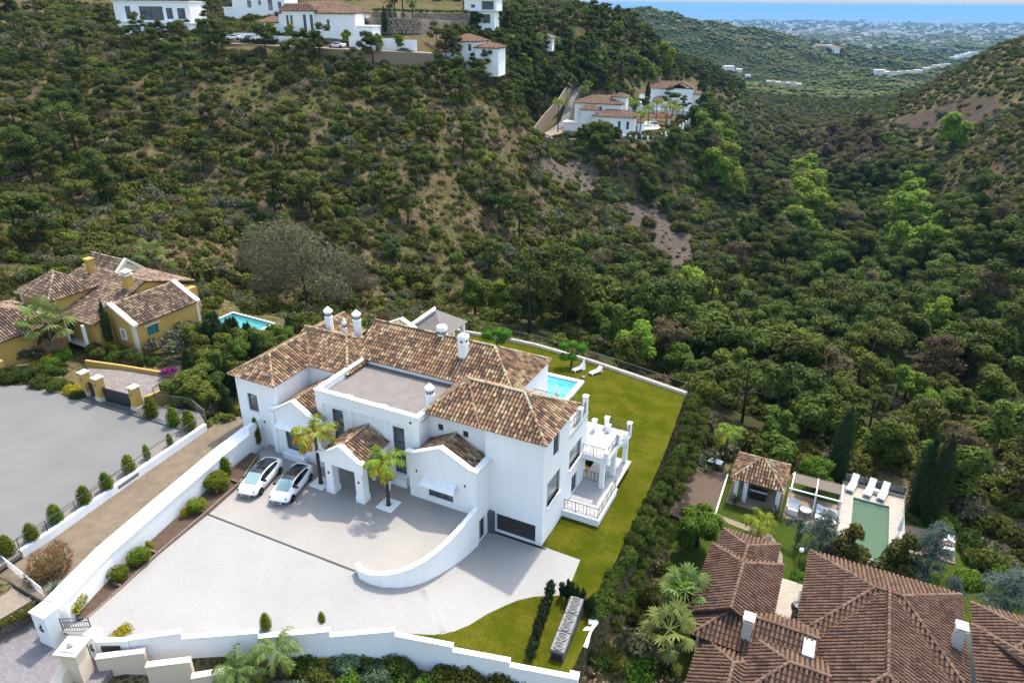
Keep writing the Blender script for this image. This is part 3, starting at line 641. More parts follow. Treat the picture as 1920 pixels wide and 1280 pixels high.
structure(MB().prism([(-23.5,-11.32),(-9.4,-11.17),(-9.4,-11.02),(-23.5,-11.17)], -.2, 0.012).build('drain_channel', 'dark_metal', kind='structure', loc=(HO.x, HO.y, 0), rz=HA))
def strip(a, b, w, zf, lift, n=14):
    mb = MB(); a = Vector(a); b = Vector(b); d = (b - a).normalized(); s = Vector((-d.y, d.x)) * w / 2; vs_ = []
    for i in range(n + 1):
        p = a + (b - a) * (i / n)
        for k in (-1, 1): q = p + s * k; vs_.append((q.x, q.y, zf(q.x, q.y) + lift))
    return mb.add(vs_, [(2*i, 2*i+2, 2*i+3, 2*i+1) for i in range(n)])
strip((-4.9,-9.55), (-1.7,-11.95), .38, zdrive, .008).build('drain_strip', 'grey_metal', kind='structure', loc=(HO.x, HO.y, 0), rz=HA)
LAWN = [(-30,13),(0,13),(0,.06),(3.3,.02),(3.72,-3.88),(2.7,-4.48),(1.7,-5.18),(0.9,-6.08),(.35,-7.08),(-.3,-8.58),(-.75,-10.18),(-1.3,-11.38),(-2.2,-12.38),(-4.0,-13.5),(-.5,-12.6),(3.1,-11.75),(6.7,-10.8),(6.3,-4.5),(5.9,-.9),(5.7,3.6),(5.6,9.7),(5.2,18),(4.3,29.2),(-2,30.6),(-8.2,31.9),(-15.75,32.9),(-29,32.6)]
def zlawn(x, y): return max(-2.796, zdrive(x, y) + .004) if y < -3.0 else -2.796
sheet_obj('lawn', LAWN, zlawn, 'lawn_grass', holes=[(-13.7,-6.95,21.7,26.5)])
# short grass standing on the lawn edge and in the open
def grass_tufts(name, poly, zf, n, h, mt):
    xs = [p[0] for p in poly]; ys = [p[1] for p in poly]; vs_ = []; fs = []; cs = []
    x = rng.uniform(min(xs), max(xs), n); y = rng.uniform(min(ys), max(ys), n); k = inpoly(x, y, poly) & ~((x > -14.1) & (x < -6.5) & (y > 21.3) & (y < 27)) & ~((x < .1) & (y > 0) & (y < 13)) & ~((x < 3.4) & (y > 4) & (y < 13.6)); x = x[k]; y = y[k]
    mb = MB()
    for a, b in zip(x, y):
        z = zf(a, b) if callable(zf) else zf; t = random.uniform(0, 6.28); w = random.uniform(.05, .12); hh = h * random.uniform(.5, 1.3)
        dx, dy = math.cos(t) * w, math.sin(t) * w; lx, ly = random.uniform(-.06, .06), random.uniform(-.06, .06); c = random.random()
        mb.add([(a - dx, b - dy, z), (a + dx, b + dy, z), (a + lx, b + ly, z + hh)], [(0, 1, 2)], 0, (c, c, c))
    return mb
leafmat('blade', (0.135, 0.14, 0.012), (0.23, 0.21, 0.03), var=0.0, hue=0.0, trans=0.15)
leafmat('blade_garden', (0.085, 0.135, 0.02), (0.15, 0.19, 0.035), var=0.0, hue=0.0, trans=0.15)
# curved ramp wall
t = at_house('ramp_wall', 'low curved white wall between the entrance court and the garage ramp', 'wall')
mb = MB(); wall_path(mb, CURVE, .3, lambda x, y: .62 + max(0, (y + 6) * .05), lambda x, y: zdrive(x, y) - .2); mb.build('wall', 'white_render', t)
mb = MB(); wall_path(mb, CURVE, .3, lambda x, y: .62 + max(0, (y + 6) * .05), lambda x, y: .5, cap=.04); mb2 = MB()
k = len(mb.v) - len(CURVE) * 4; mb2.v = mb.v[k:]; mb2.f = [[i - k for i in f] for f in mb.f if min(f) >= k]; mb2.m = [0] * len(mb2.f); mb2.c = [(1, 1, 1)] * len(mb2.f)
mb2.build('coping', 'white_cap', t)

# retaining wall on the street side with its raised beds
t = at_house('retaining_wall', 'long thick white retaining wall beside the two parked cars', 'wall')
LW = [(-22.65,-23.0),(-24.05,-18.7),(-25.1,-12.8),(-26.2,-6.4),(-26.75,-1.7)]
wall_path(MB(), LW, 1.28, lambda x, y: 1.74, -1.0).build('wall', 'white_render', t)
mb = MB(); q = [(a, b) for a, b in LW]; o_ = [(-23.95,-23.4),(-25.33,-18.9),(-26.4,-12.95),(-27.5,-6.5),(-28.05,-1.7)]
mb.prism([(x + .05, y) for x, y in q] + [(x - .05, y) for x, y in o_[::-1]], 1.75, 1.83).build('coping', 'white_cap', t)
mb = MB(); mb.prism([(-26.75,-3.4),(-26.45,-3.4),(-26.6,-1.7),(-26.9,-1.7)], 1.8, 2.6); mb.build('wall_end', 'white_render', t)
bed = at_house('planting_bed', 'long brown raised bed with brick edging at the foot of the retaining wall', 'planter')
BE = [(-21.95,-22.4),(-22.4,-19.5),(-23.0,-16.2),(-23.5,-11.4),(-24.0,-7.4),(-25.6,-3.6)]
WI = [(-22.85,-22.6),(-23.75,-19.5),(-24.42,-16.2),(-25.25,-11.4),(-25.95,-7.4),(-26.4,-3.6)]
mb = MB(); mb.prism(BE + WI[::-1], -.3, .2); mb.build('soil', 'bed_soil', bed)
for i in range(5):
    a, b = Vector(BE[i]), Vector(BE[i+1]); d = (b - a); n_ = max(1, int(d.length / .9)); d.normalize(); s = Vector((-d.y, d.x)) * -.0
    mb = MB()
    for k in range(n_):
        p = a + (b - a) * (k / n_); q = a + (b - a) * ((k + .97) / n_); w = Vector((d.y, -d.x)) * .14; h = .34 + random.uniform(-.02, .02)
        mb.prism([p, q, q + w, p + w], -.2, h)
    mb.build('edging', 'brick_edge', bed)
    if i < 4:
        c0 = Vector(BE[i+1]); c1 = Vector(WI[i+1]); mb = MB(); e = (c1 - c0).normalized(); f = Vector((-e.y, e.x)) * .12
        mb.prism([c0, c0 + e * .8, c0 + e * .8 + f, c0 + f], -.2, .42); mb.build('divider', 'brick_edge', bed)

# stepped front wall
t = at_house('front_wall', 'stepped white garden wall along the front of the driveway', 'wall')
tops = [1.0, .52, .08, -.4, -.82, -1.22, -1.62]
for i, tp in enumerate(tops):
    a, b = FRONT[i], FRONT[i+1]; mb = MB(); wall_path(mb, [a, b], .28, tp, -5.2); mb.build('wall_section', 'white_render', t)
    mb = MB(); d = (Vector(b) - Vector(a)).normalized(); s = Vector((-d.y, d.x)); e = d * .02
    q = [Vector(a) - s * .05 - e, Vector(b) - s * .05 + e * 0, Vector(b) + s * .33, Vector(a) + s * .33 - e]
    mb.prism(q, tp + .002, tp + .075); mb.build('coping', 'white_cap', t)
mb = MB(); mb.obox(7.15, -11.1, .25, .25, -5.2, -1.5, .2); mb.obox(7.15, -11.1, .3, .3, -1.498, -1.4, .2); mb.build('end_post', 'white_render', t)

# gate posts and gates at the drive entrance
def post(name, label, x, y, hx, hy, z0, z1, a=0.0, capk=.06, grp=None, mt='white_render', cmt='white_cap'):
    t = thing(name, label, 'gate post', H(x, y, 0), HA + a, grp)
    mb = MB(); mb.box(-hx, hx, -hy, hy, z0, z1); mb.box(-hx - .04, hx + .04, -hy - .04, hy + .04, z0 + .0, z0 + .35); mb.build('shaft', mt, t)
    mb = MB(); mb.box(-hx - capk, hx + capk, -hy - capk, hy + capk, z1 + .002, z1 + .1)
    k = capk * .2; mb.add([(-hx, -hy, z1 + .102), (hx, -hy, z1 + .102), (hx, hy, z1 + .102), (-hx, hy, z1 + .102), (0, 0, z1 + .22)], [(0, 1, 4), (1, 2, 4), (2, 3, 4), (3, 0, 4)])
    mb.build('cap', cmt, t); return t
def emblem(parent, y, z, w=.3):
    """small wrought crest: a leaping figure over a bar, as dark relief on the post"""
    mb = MB()
    mb.tube((-.16, y, z), (.05, y, z + .22), .035, .05, 6); mb.tube((.05, y, z + .22), (.17, y, z + .3), .05, .02, 6)
    mb.tube((-.05, y, z + .1), (.1, y, z + .02), .025, .015, 5); mb.tube((.02, y, z + .18), (.0, y, z + .38), .03, .015, 5)
    mb.box(-.18, .18, y - .015, y + .015, z - .14, z - .05); mb.box(-.12, .12, y - .015, y + .015, z - .26, z - .18)
    return mb.build('emblem', 'dark_metal', parent)
t = post('gate_post', 'big white gate post with dark crest at the end of the retaining wall', -23.0, -24.05, .62, .45, -1.2, 1.95, .05)
emblem(t, -.47, .9)
t = post('gate_post', 'small white gate post with dark crest beside the letter box wall', -19.35, -23.55, .32, .32, -1.2, 1.35, .05)
emblem(t, -.34, .45)
t = at_house('letterbox_wall', 'short white wall with dark letter box panel next to the small gate post', 'wall')
wall_path(MB(), [(-19.0,-23.75),(-17.3,-22.85)], .28, 1.0, -1.6).build('wall', 'white_render', t)
wall_path(MB(), [(-19.0,-23.77),(-17.28,-22.86)], .34, 1.002, .9, ).build('coping', 'white_cap', t)
a = Vector((-18.75,-23.66)); b = Vector((-17.75,-23.13)); d = (b - a).normalized(); s = Vector((d.y, -d.x)) * .03
MB().prism([a + s, b + s, b - s, a - s], .1, .65).build('letter_box', 'garage_door', t)
t = at_house('driveway_gate', 'dark metal bar gate standing open behind the gate posts', 'gate')
mb = MB()
for zz in (.15, .6, 1.05, 1.35): mb.tube((-22.2,-23.75, zz), (-20.75,-22.9, zz), .03, n=5)
mb.tube((-22.2,-23.75,.05), (-22.2,-23.75,1.4), .04, n=6); mb.tube((-20.75,-22.9,.05), (-20.75,-22.9,1.4), .04, n=6); mb.build('frame', 'grey_metal', t)
mb = MB()
for k in range(1, 11): p = Vector((-22.2,-23.75,.15)).lerp(Vector((-20.75,-22.9,.15)), k / 11); mb.tube(p, p + Vector((0, 0, 1.2)), .015, n=4)
build_each(mb, 'bar', 'grey_metal', t)

# rear fence of the lawn on its stone kerb
t = at_house('garden_fence', 'thin metal fence on a low stone kerb behind the lawn', 'fence')
FE = [(-29,32.7),(-25.7,32.3),(-20,32.9),(-15.75,32.95),(-8.2,31.95),(-2,30.65),(4.35,29.2)]
wall_path(MB(), FE, .35, -2.45, -3.6).build('kerb', 'cream_stone', t)
FE2 = [(x, y + .17) for x, y in FE]
for a, b in zip(FE2[:-1], FE2[1:]):
    a = Vector((*a, -2.45)); b = Vector((*b, -2.45)); k = max(1, int((b - a).length / 2)); mb = MB(); up = Vector((0, 0, 1))
    for zz in (.06, 1.1): mb.tube(a + up * zz, b + up * zz, .022, n=4)
    for i in range(k + 1): p = a + (b - a) * (i / k); mb.tube(p, p + up * 1.15, .03, n=5)
    m_ = int((b - a).length / .16)
    for i in range(m_): p = a + (b - a) * ((i + .5) / m_); mb.tube(p + up * .06, p + up * 1.1, .006, n=3, cap=False)
    mb.build('fence_panel', 'grey_metal', t)

# swimming pool of the white villa
def pool(name, label, x0, x1, y0, y1, z, fr, water, tilem, cop=.45, depth=1.4, copm='white_cap', steps=0):
    loc, rz = fr; t = thing(name, label, 'pool', loc, rz)
    mb = MB(); e = .02
    mb.box(x0 - cop, x1 + cop, y0 - cop, y0, z - .25, z + .06); mb.box(x0 - cop, x1 + cop, y1, y1 + cop, z - .25, z + .06)
    mb.box(x0 - cop, x0, y0 + e, y1 - e, z - .25, z + .058); mb.box(x1, x1 + cop, y0 + e, y1 - e, z - .25, z + .058); mb.build('coping', copm, t)
    mb = MB(); zb = z - depth
    mb.poly([(x0, y0, zb), (x1, y0, zb), (x1, y1, zb), (x0, y1, zb)])
    c = [(x0, y0), (x1, y0), (x1, y1), (x0, y1)]
    for k in range(4): a, b = c[k], c[(k+1) % 4]; mb.poly([(*b, zb), (*a, zb), (*a, z - .05), (*b, z - .05)])
    for k in range(steps): mb.box(x0 + .01, x1 - .01, y0 + .01, y0 + .4 * (steps - k), zb, zb + .3 * (k + 1))
    mb.build('basin', tilem, t)
    MB().poly([(x0 - .01, y0 - .01, z - .12), (x1 + .01, y0 - .01, z - .12), (x1 + .01, y1 + .01, z - .12), (x0 - .01, y1 + .01, z - .12)]).build('water', water, t)
    return t
pool('swimming_pool', 'bright turquoise pool with white coping on the lawn behind the white villa', -13.5, -7.15, 21.9, 26.3, -2.55, ((HO.x, HO.y, 0), HA), 'pool_water', 'pool_tile', .5, depth=.8)
def hole_note(): pass
# ------------------------------------------------------------------ the white villa
villa = at_house('white_villa', 'large white villa with mottled tiled roofs, flat roof terrace and entrance portico', 'house')
W = 'white_render'
# tower at the street end
mb = MB()
ta, tb, tc, td = (-29.0,-1.7), (-24.4,-1.7), (-24.4,9.5), (-29.0,9.5)
h = (1.15, 2.3, 3.15, 4.9); panel(mb, ta, tb, -1, 6.5, [h]); panel(mb, tb, tc, -1, 6.5); panel(mb, tc, td, -3.2, 6.5); panel(mb, td, ta, -1, 6.5)
mb.build('tower_wall', W, villa); window(villa, ta, tb, *h, bars=1)
MB().box(-28.0,-26.75,-1.78,-1.7,3.06,3.14).build('sill', 'white_cap', villa)
# gabled bay with the big window behind the cars
mb = MB(); a, b = (-24.72,-2.25), (-19.45,-2.25); h = (1.35, 3.45, .72, 2.75)
panel(mb, a, b, -.2, 4.2, [h]); panel(mb, b, (-19.45, -1.0), -.2, 4.2); panel(mb, (-24.72,-1.6), a, -.2, 4.2)
mb.slab([(-24.72,-2.25,4.2),(-19.45,-2.25,4.2),(-19.45,-2.25,4.35),(-22.08,-2.25,5.75),(-24.72,-2.25,4.35)], (0,.25,0))
mb.build('bay_wall', W, villa); window(villa, a, b, *h, bars=2)
mb = MB()
for p, q in (((-24.95,4.32),(-24.3,4.36)), ((-24.3,4.36),(-22.08,5.72)), ((-22.08,5.72),(-19.9,4.36)), ((-19.9,4.36),(-19.25,4.32))):
    mb.slab([(p[0],-2.4,p[1]),(q[0],-2.4,q[1]),(q[0],-2.4,q[1]+.17),(p[0],-2.4,p[1]+.17)], (0,.5,0))
mb.build('bay_coping', 'white_cap', villa)
mb = MB(); mb.box(-24.8,-24.3,-2.33,-2.26,0,4.2); mb.box(-19.95,-19.4,-2.33,-2.26,0,4.2); mb.box(-23.5,-21.1,-2.75,-2.26,0,.55); mb.box(-23.45,-21.15,-2.68,-2.26,.552,.64); mb.build('bay_trim', W, villa)
MB().slab([(-23.75,-2.26,3.55),(-20.9,-2.26,3.55),(-20.75,-2.95,3.15),(-23.9,-2.95,3.15)], (0,0,.06)).build('awning', 'white_cap', villa)
# central block
mb = MB(); a, b = (-20.3,-1.1), (-10.3,-1.1); h1 = (1.4, 2.55, .95, 5.4); h2 = (7.5, 8.62, .95, 5.4); h3 = (3.9, 6.3, .02, 2.5)
panel(mb, a, b, -.2, 6.3, [h1, h2, h3]); panel(mb, b, (-10.3, 6.0), -.2, 6.3); panel(mb, (-20.3, 6.0), a, -.2, 6.3); mb.build('central_wall', W, villa)
window(villa, a, b, *h1, rows=3); window(villa, a, b, *h2, rows=3)
dr = window(villa, a, b, *h3, bars=2, fm='wood', gm='wood', name='entrance_door'); MB().tube((1.12,-.1,1.0),(1.12,-.1,1.3),.02,n=5).build('handle', 'light_metal', dr)
mb = MB()
for x0, x1 in ((-20.42,-19.75),(-17.2,-16.75),(-13.7,-13.2),(-10.85,-10.22)): mb.box(x0, x1, -1.2, -1.1, 0, 5.75)
build_each(mb, 'pilaster', W, villa); mb = MB()
for xc in (-18.3, -12.25): mb.box(xc - .8, xc + .8, -1.58, -1.1, 0, .6); mb.box(xc - .75, xc + .75, -1.5, -1.1, .602, .72); mb.box(xc - .82, xc + .82, -1.6, -1.1, .86, .95)
build_each(mb, 'window_pedestal', W, villa, 3); MB().box(-20.45,-10.18,-1.25,-1.102,5.752,5.95).build('cornice', W, villa)
mb = MB(); T_ = 6.82
mb.box(-20.42,-10.2,-1.22,-.9,5.952,T_); mb.box(-20.42,-20.1,-.898,5.2,6.302,T_); mb.box(-10.5,-10.2,-.898,1.3,6.302,T_); mb.build('parapet', W, villa)
mb = MB(); mb.box(-20.5,-10.12,-1.3,-.84,T_+.002,T_+.1); mb.box(-20.5,-20.04,-.838,5.2,T_+.002,T_+.098); mb.box(-10.56,-10.12,-.838,1.3,T_+.002,T_+.098)
for xc in (-17.0,-13.6): mb.box(xc-.3, xc+.3, -1.36,-.8,T_+.102,T_+.17)
mb.build('parapet_coping', 'white_cap', villa)
MB().box(-20.3,-10.3,-1.0,6.0,6.1,6.3).build('flat_roof', 'flat_roof', villa)
# portico
mb = MB()
for x0 in (-17.0,-14.05): mb.box(x0, x0+.72, -4.75,-4.03, .0, 3.3); mb.box(x0-.06, x0+.78, -4.81,-3.97, .0, .5)
build_each(mb, 'portico_column', W, villa, 2); mb = MB()
mb.box(-17.25,-13.08,-4.85,-4.45,2.9,3.62); mb.box(-17.25,-16.9,-4.448,-1.1,3.2,3.62); mb.box(-13.43,-13.08,-4.448,-1.1,3.2,3.62)
mb.slab([(-17.25,-4.85,3.622),(-13.08,-4.85,3.622),(-13.08,-4.85,3.75),(-15.16,-4.85,4.85),(-17.25,-4.85,3.75)], (0,.4,0)); mb.build('portico_wall', W, villa)
mb = MB()
for p, q in (((-17.45,3.75),(-16.85,3.8)), ((-16.85,3.8),(-15.16,4.86)), ((-15.16,4.86),(-13.5,3.8)), ((-13.5,3.8),(-12.9,3.75))):
    mb.slab([(p[0],-4.98,p[1]),(q[0],-4.98,q[1]),(q[0],-4.98,q[1]+.17),(p[0],-4.98,p[1]+.17)], (0,.55,0))
mb.build('portico_coping', 'white_cap', villa)
# gabled wing with the strip window
mb = MB(); a, b = (-10.72,-2.1), (-4.62,-2.1); h = (1.75, 4.0, .55, 1.25)
panel(mb, a, b, -.3, 4.0, [h]); panel(mb, (-10.72, -1.0), a, -.3, 4.0)
hd = (.35, 1.3, -2.78, -.75); panel(mb, b, (-4.62, .02), -3.2, 4.0, [hd])
mb.slab([(-10.72,-2.1,4.0),(-4.62,-2.1,4.0),(-4.62,-2.1,4.1),(-7.65,-2.1,5.3),(-10.72,-2.1,4.1)], (0,.25,0)); mb.build('wing_wall', W, villa)
window(villa, a, b, *h, bars=3); window(villa, b, (-4.62,.02), *hd, fm='grey_door', gm='garage_door', name='side_door')
mb = MB()
for p, q in (((-10.95,4.08),(-10.25,4.12)), ((-10.25,4.12),(-7.65,5.3)), ((-7.65,5.3),(-5.15,4.12)), ((-5.15,4.12),(-4.45,4.06))):
    mb.slab([(p[0],-2.25,p[1]),(q[0],-2.25,q[1]),(q[0],-2.25,q[1]+.17),(p[0],-2.25,p[1]+.17)], (0,.5,0))
mb.box(-4.95,-4.42,-1.748,-.02,4.062,4.228); mb.build('wing_coping', 'white_cap', villa)
MB().slab([(-9.3,-2.11,2.35),(-6.4,-2.11,2.35),(-6.25,-2.85,1.85),(-9.45,-2.85,1.85)], (0,0,.06)).build('awning', 'white_cap', villa)
# right block with the garage
mb = MB(); a, b = (-4.95,0.0), (0.0,0.0); g = (.85, 4.4, -2.79, -.95)
panel(mb, a, b, -3.2, 6.8, [g], depth=.5); panel(mb, (-10.3,.55), (-4.95,.55), -1, 6.8, [(.75,1.25,5.0,5.6),(3.05,3.55,5.0,5.6)]); panel(mb, (-4.95,.55), a, 2, 6.8)
s0 = (0.0, 0.0); s1 = (0.0, 5.1); s2 = (0.0, 9.4)
w1 = (1.8, 2.95, 4.4, 6.45); w2 = (.8, 3.4, .42, 2.65); panel(mb, s0, s1, -3.2, 6.8, [w1, w2])
w3 = (.25, 2.95, 1.05, 2.85); w4 = (1.05, 2.3, -2.04, -.2); panel(mb, s1, s2, -3.2, 4.65, [w3, w4])
panel(mb, (0, 5.1), (-5.3, 5.1), 4.3, 6.8); panel(mb, s2, (-5.2, 9.4), -3.2, 4.65); mb.build('garage_block_wall', W, villa)
window(villa, s0, s1, *w1, bars=2, rows=2); window(villa, s0, s1, *w2, bars=1, gm='pale_glass', sill='white_cap'); window(villa, s1, s2, *w3, bars=1, gm='pale_glass', sill='white_cap')
window(villa, s1, s2, *w4, bars=2, name='terrace_door')
for s in ((.75,1.25,5.0,5.6),(3.05,3.55,5.0,5.6)): window(villa, (-10.3,.55), (-4.95,.55), *s, bars=2, rows=1)
gd = MB()
for k in range(6): gd.box(-4.08,-.57,.32,.36, -2.79 + k*.307, -2.79 + k*.307 + .3)
gd.build('garage_door', 'garage_door', villa)
MB().box(-4.6,.45,-.25,.0,-2.9,-2.785).build('garage_drain', 'dark_metal', villa)
MB().box(-4.58,-4.12,-.42,-.03,-2.79,-.78).build('meter_cupboard', 'grey_door', villa)
# main rear block below the long roof
mb = MB(); panel(mb, (-5.2,9.4), (-5.2,12.6), -3.2, 6.8, [(.8,2.4,-2.6,-.3)]); panel(mb, (-5.2,5.1), (-5.2,9.4), 4.3, 6.8); panel(mb, (-5.2,12.6), (-24,12.6), -3.2, 6.8); panel(mb, (-20.3,5.5), (-5.2,5.5), 6.0, 6.8)
panel(mb, (-24.4,2.7), (-20.3,2.7), 3, 6.5); mb.build('rear_wall', W, villa)
window(villa, (-5.2,9.4), (-5.2,12.6), .8, 2.4, -2.6, -.3, bars=2)
# roof terrace beside the right roof
mb = MB(); mb.box(-5.2,0,5.1,9.4,4.15,4.3); mb.build('roof_terrace', 'terrace_paving', villa)
mb = MB()
for x, y in ((-.22, 9.15), (-.22, 7.9)): mb.box(x-.2, x+.2, y-.2, y+.2, 4.3, 6.1 if y > 9 else 5.55); mb.box(x-.24, x+.24, y-.24, y+.24, (6.1 if y > 9 else 5.55)+.002, (6.1 if y > 9 else 5.55)+.1)
build_each(mb, 'terrace_post', W, villa, 2)
railing(villa, [(-.12, 5.3, 4.65), (-.12, 7.7, 4.65)]); railing(villa, [(-.12, 8.1, 4.65), (-.12, 8.95, 4.65)]); railing(villa, [(-.5, 9.2, 4.65), (-5.0, 9.2, 4.65)])
# ground-floor terrace
mb = MB(); mb.box(0.002,3.2,4.2,8.9,-3.4,-2.2); mb.box(0.002,3.26,4.14,8.96,-2.198,-2.11); mb.build('terrace_plinth', W, villa)
MB().box(.05,3.1,4.3,13.4,-2.108,-2.05).build('terrace_floor', 'terrace_paving', villa)
railing(villa, [(.15, 4.3, -2.05), (3.1, 4.3, -2.05), (3.1, 8.8, -2.05)]); railing(villa, [(.1, 8.9, -2.05), (2.1, 8.9, -2.05)])
# balcony on pillars
BAL = [(0.002,8.2),(2.35,8.2),(2.45,11.2),(2.8,12.0),(2.85,13.4),(-3,13.4),(-3,9.402),(0.002,9.402)]
mb = MB(); mb.prism(BAL, .55, .98); mb.build('balcony_slab', W, villa)
mb = MB(); mb.prism([(.05,8.25),(2.25,8.25),(2.35,11.2),(2.7,12.0),(2.75,13.3),(-2.9,13.3),(-2.9,9.45),(.05,9.45)], .984, 1.03); mb.build('balcony_floor', 'terrace_paving', villa)
mb = MB()
for x, y in ((1.95,8.4),(2.2,10.6),(2.5,13.1)): mb.box(x-.2, x+.2, y-.2, y+.2, -2.05 if y < 13.2 else -2.8, .548); mb.box(x-.24, x+.24, y-.24, y+.24, .3, .545)
build_each(mb, 'balcony_pillar', W, villa, 2)
mb = MB()
for x, y, hh in ((2.2,8.35,.6),(2.3,11.1,.95),(2.68,12.05,.55),(2.68,13.2,1.0),(.55,13.2,1.0),(-.3,12.2,1.05),(-.3,9.9,.75),(.9,12.6,.6)): mb.box(x-.18, x+.18, y-.18, y+.18, 1.03, 1.03+hh); mb.box(x-.22, x+.22, y-.22, y+.22, 1.032+hh, 1.11+hh)
build_each(mb, 'balcony_post', W, villa, 2)
railing(villa, [(.1, 8.3, 1.03), (2.0, 8.3, 1.03)], post=1.0); railing(villa, [(2.25, 8.6, 1.03), (2.3, 10.9, 1.03)], post=1.0); railing(villa, [(2.7, 12.25, 1.03), (2.7, 13.0, 1.03)], post=.8); railing(villa, [(.8, 13.25, 1.03), (2.5, 13.25, 1.03)], post=1.0)
# wall lamps
mb = MB()
for x, y, z in ((-26.2,-1.74,2.3),(-24.0,-2.32,2.9),(-20.2,-2.32,2.35),(-16.65,-4.8,1.9),(-13.68,-4.8,1.9),(-10.0,-2.14,2.5),(-5.6,-2.14,2.5),(-10.9,-1.3,6.2)):
    mb.obox(x, y, .05, .05, z, z + .16)
build_each(mb, 'wall_lamp', 'dark_metal', villa)
# tiled roofs
def roof(name, fn, pal, mt='clay', parent=None):
    rr = random.Random(name); a, b = MB(), MB(); fn(a, b, rr)
    o = a.build(name, mt, parent, colour=True, kind='stuff')
    if b.f: b.build('ridge_tiles', mt, o, colour=True, kind='stuff')
    return o
roof('tower_roof', lambda m, c, r: (hip(m, c, -29.4,-24.2,-2.05,11.0,6.5,7.95,BUFF,'y',e1='gable',rr=r)), BUFF, parent=villa)
roof('street_wing_roof', lambda m, c, r: hip(m, c, -27.5,-19.9,2.45,9.6,6.5,8.25,BUFF,'x',e0='gable',run1=2.7,rr=r), BUFF, parent=villa)
roof('main_roof', lambda m, c, r: hip(m, c, -21.5,-5.0,5.2,12.8,6.85,8.95,BUFF,'x',e0='gable',rr=r), BUFF, parent=villa)
roof('garage_block_roof', lambda m, c, r: (hip(m, c, -10.35,.25,-.25,6.5,6.82,8.72,BUFF,'x',run0=2.4,rr=r), tile_caps(c, (-5.5,-.1,6.9),(-8.0,3.0,8.6),BUFF,rr=r)), BUFF, parent=villa)
roof('bay_roof', lambda m, c, r: hip(m, c, -24.4,-19.75,-2.0,2.7,4.3,5.65,BUFF,'y',e0='gable',e1='gable',rr=r), BUFF, parent=villa)
roof('portico_roof', lambda m, c, r: hip(m, c, -17.1,-13.2,-4.6,-1.12,3.8,4.85,BUFF,'y',e0='gable',e1='gable',rr=r), BUFF, parent=villa)
roof('wing_roof', lambda m, c, r: hip(m, c, -10.5,-5.2,-1.9,.56,3.85,5.2,BUFF,'y',e0='gable',e1='gable',rr=r), BUFF, parent=villa)
roof('rear_gable_roof', lambda m, c, r: hip(m, c, -23.3,-16.7,7.5,11.2,6.5,8.3,BUFF,'y',e0='gable',e1='gable',rr=r), BUFF, parent=villa)
mb = MB(); mb.prism([(-23.0,9.0),(-17.0,9.0),(-17.0,11.0),(-23.0,11.0)], -3.2, 6.4)
mb.slab([(-23.0,11.0,6.4),(-17.0,11.0,6.4),(-20.0,11.0,8.1)], (0,-.25,0)); mb.build('rear_gable_wall', W, villa)
mb = MB()
for p, q in (((-23.8,6.5),(-20.0,8.35)), ((-20.0,8.35),(-18.4,7.6))): mb.slab([(p[0],10.9,p[1]),(q[0],10.9,q[1]),(q[0],10.9,q[1]+.3),(p[0],10.9,p[1]+.3)], (0,.5,0))
mb.build('rear_gable_coping', 'white_cap', villa)
# chimneys
def chimney(u, v, y, zb, zt_, w=.38, hexa=True, cap='cone'):
    d = _fw + (u - 960) / F * _rt - (v - 640) / F * _up
    t_ = (y + Vector((HO.x, HO.y, 0)).dot(_ey)) / (d[0] * _ey.x + d[1] * _ey.y)
    x = hloc((d[0] * t_, d[1] * t_))[0]
    n = 8 if hexa else 4; a = 1.0 if hexa else 1.35; mb = MB()
    mb.lathe([(w*a, zb - zt_), (w*a, -.85), (w*a*1.12, -.83), (w*a*1.12, -.72), (w*a*.98, -.7), (w*a*.98, -.28), (w*a*1.2, -.26), (w*a*1.2, -.14), (w*a*.7 if cap == 'cone' else w*a*1.1, 0.05), (.05 if cap == 'cone' else w*a, .28 if cap == 'cone' else .1)], n)
    c = mb.build('chimney', W, villa, loc=(x, y, zt_), rz=(math.pi/4 if not hexa else .2))
    mb = MB()
    for k in range(n):
        q = 2*math.pi*(k+.5)/n; rr_ = w*a*.98*math.cos(math.pi/n)
        for s in (-.3, .3): mb.obox(rr_*math.cos(q) - s*w*.6*math.sin(q), rr_*math.sin(q) + s*w*.6*math.cos(q), .012, w*.13, -.6, -.36, q)
    mb.build('vent_slots', 'window_frame', c, kind='stuff')
chimney(618,612,7.6,6.5,9.75); chimney(670,612,8.0,6.8,9.85); chimney(647,626,7.4,7.0,9.0,.2); chimney(829,628,9.2,8.2,9.65,.45,cap='flat'); chimney(869,656,7.6,7.2,10.1,.36,False,'flat'); chimney(806,742,1.0,6.2,8.55,.34)
for o_ in [o for o in villa.children if o.name.startswith('chimney')][:1]: pass
# garden pavilion
t = at_house('garden_pavilion', 'open white pavilion with grey hipped roof at the back of the lawn', 'pavilion')
x0, x1, y0, y1 = -29.2, -23.7, 24.3, 30.4
mb = MB()
for x, y in ((x0+.5,y0+.5),(x1-.5,y0+.5),(x1-.5,y1-.5),(x0+.5,y1-.5),(x1-.5,(y0+y1)/2)): mb.box(x-.22,x+.22,y-.22,y+.22,-3.4,.0); mb.box(x-.27,x+.27,y-.27,y+.27,-2.9,-2.4)
build_each(mb, 'post', W, t, 2)
zr = 2.25; xm = (x0 + x1)/2; ym = (y0 + y1) / 2; mb = MB()
mb.add([(x0,y0,.05),(x1,y0,.05),(x1,y1,.05),(x0,y1,.05),(xm,ym,zr),(xm+.1,ym,zr)], [(0,1,4),(1,2,4),(2,3,4),(3,0,4),(3,2,1,0)]); mb.build('roof', 'flat_roof', t)
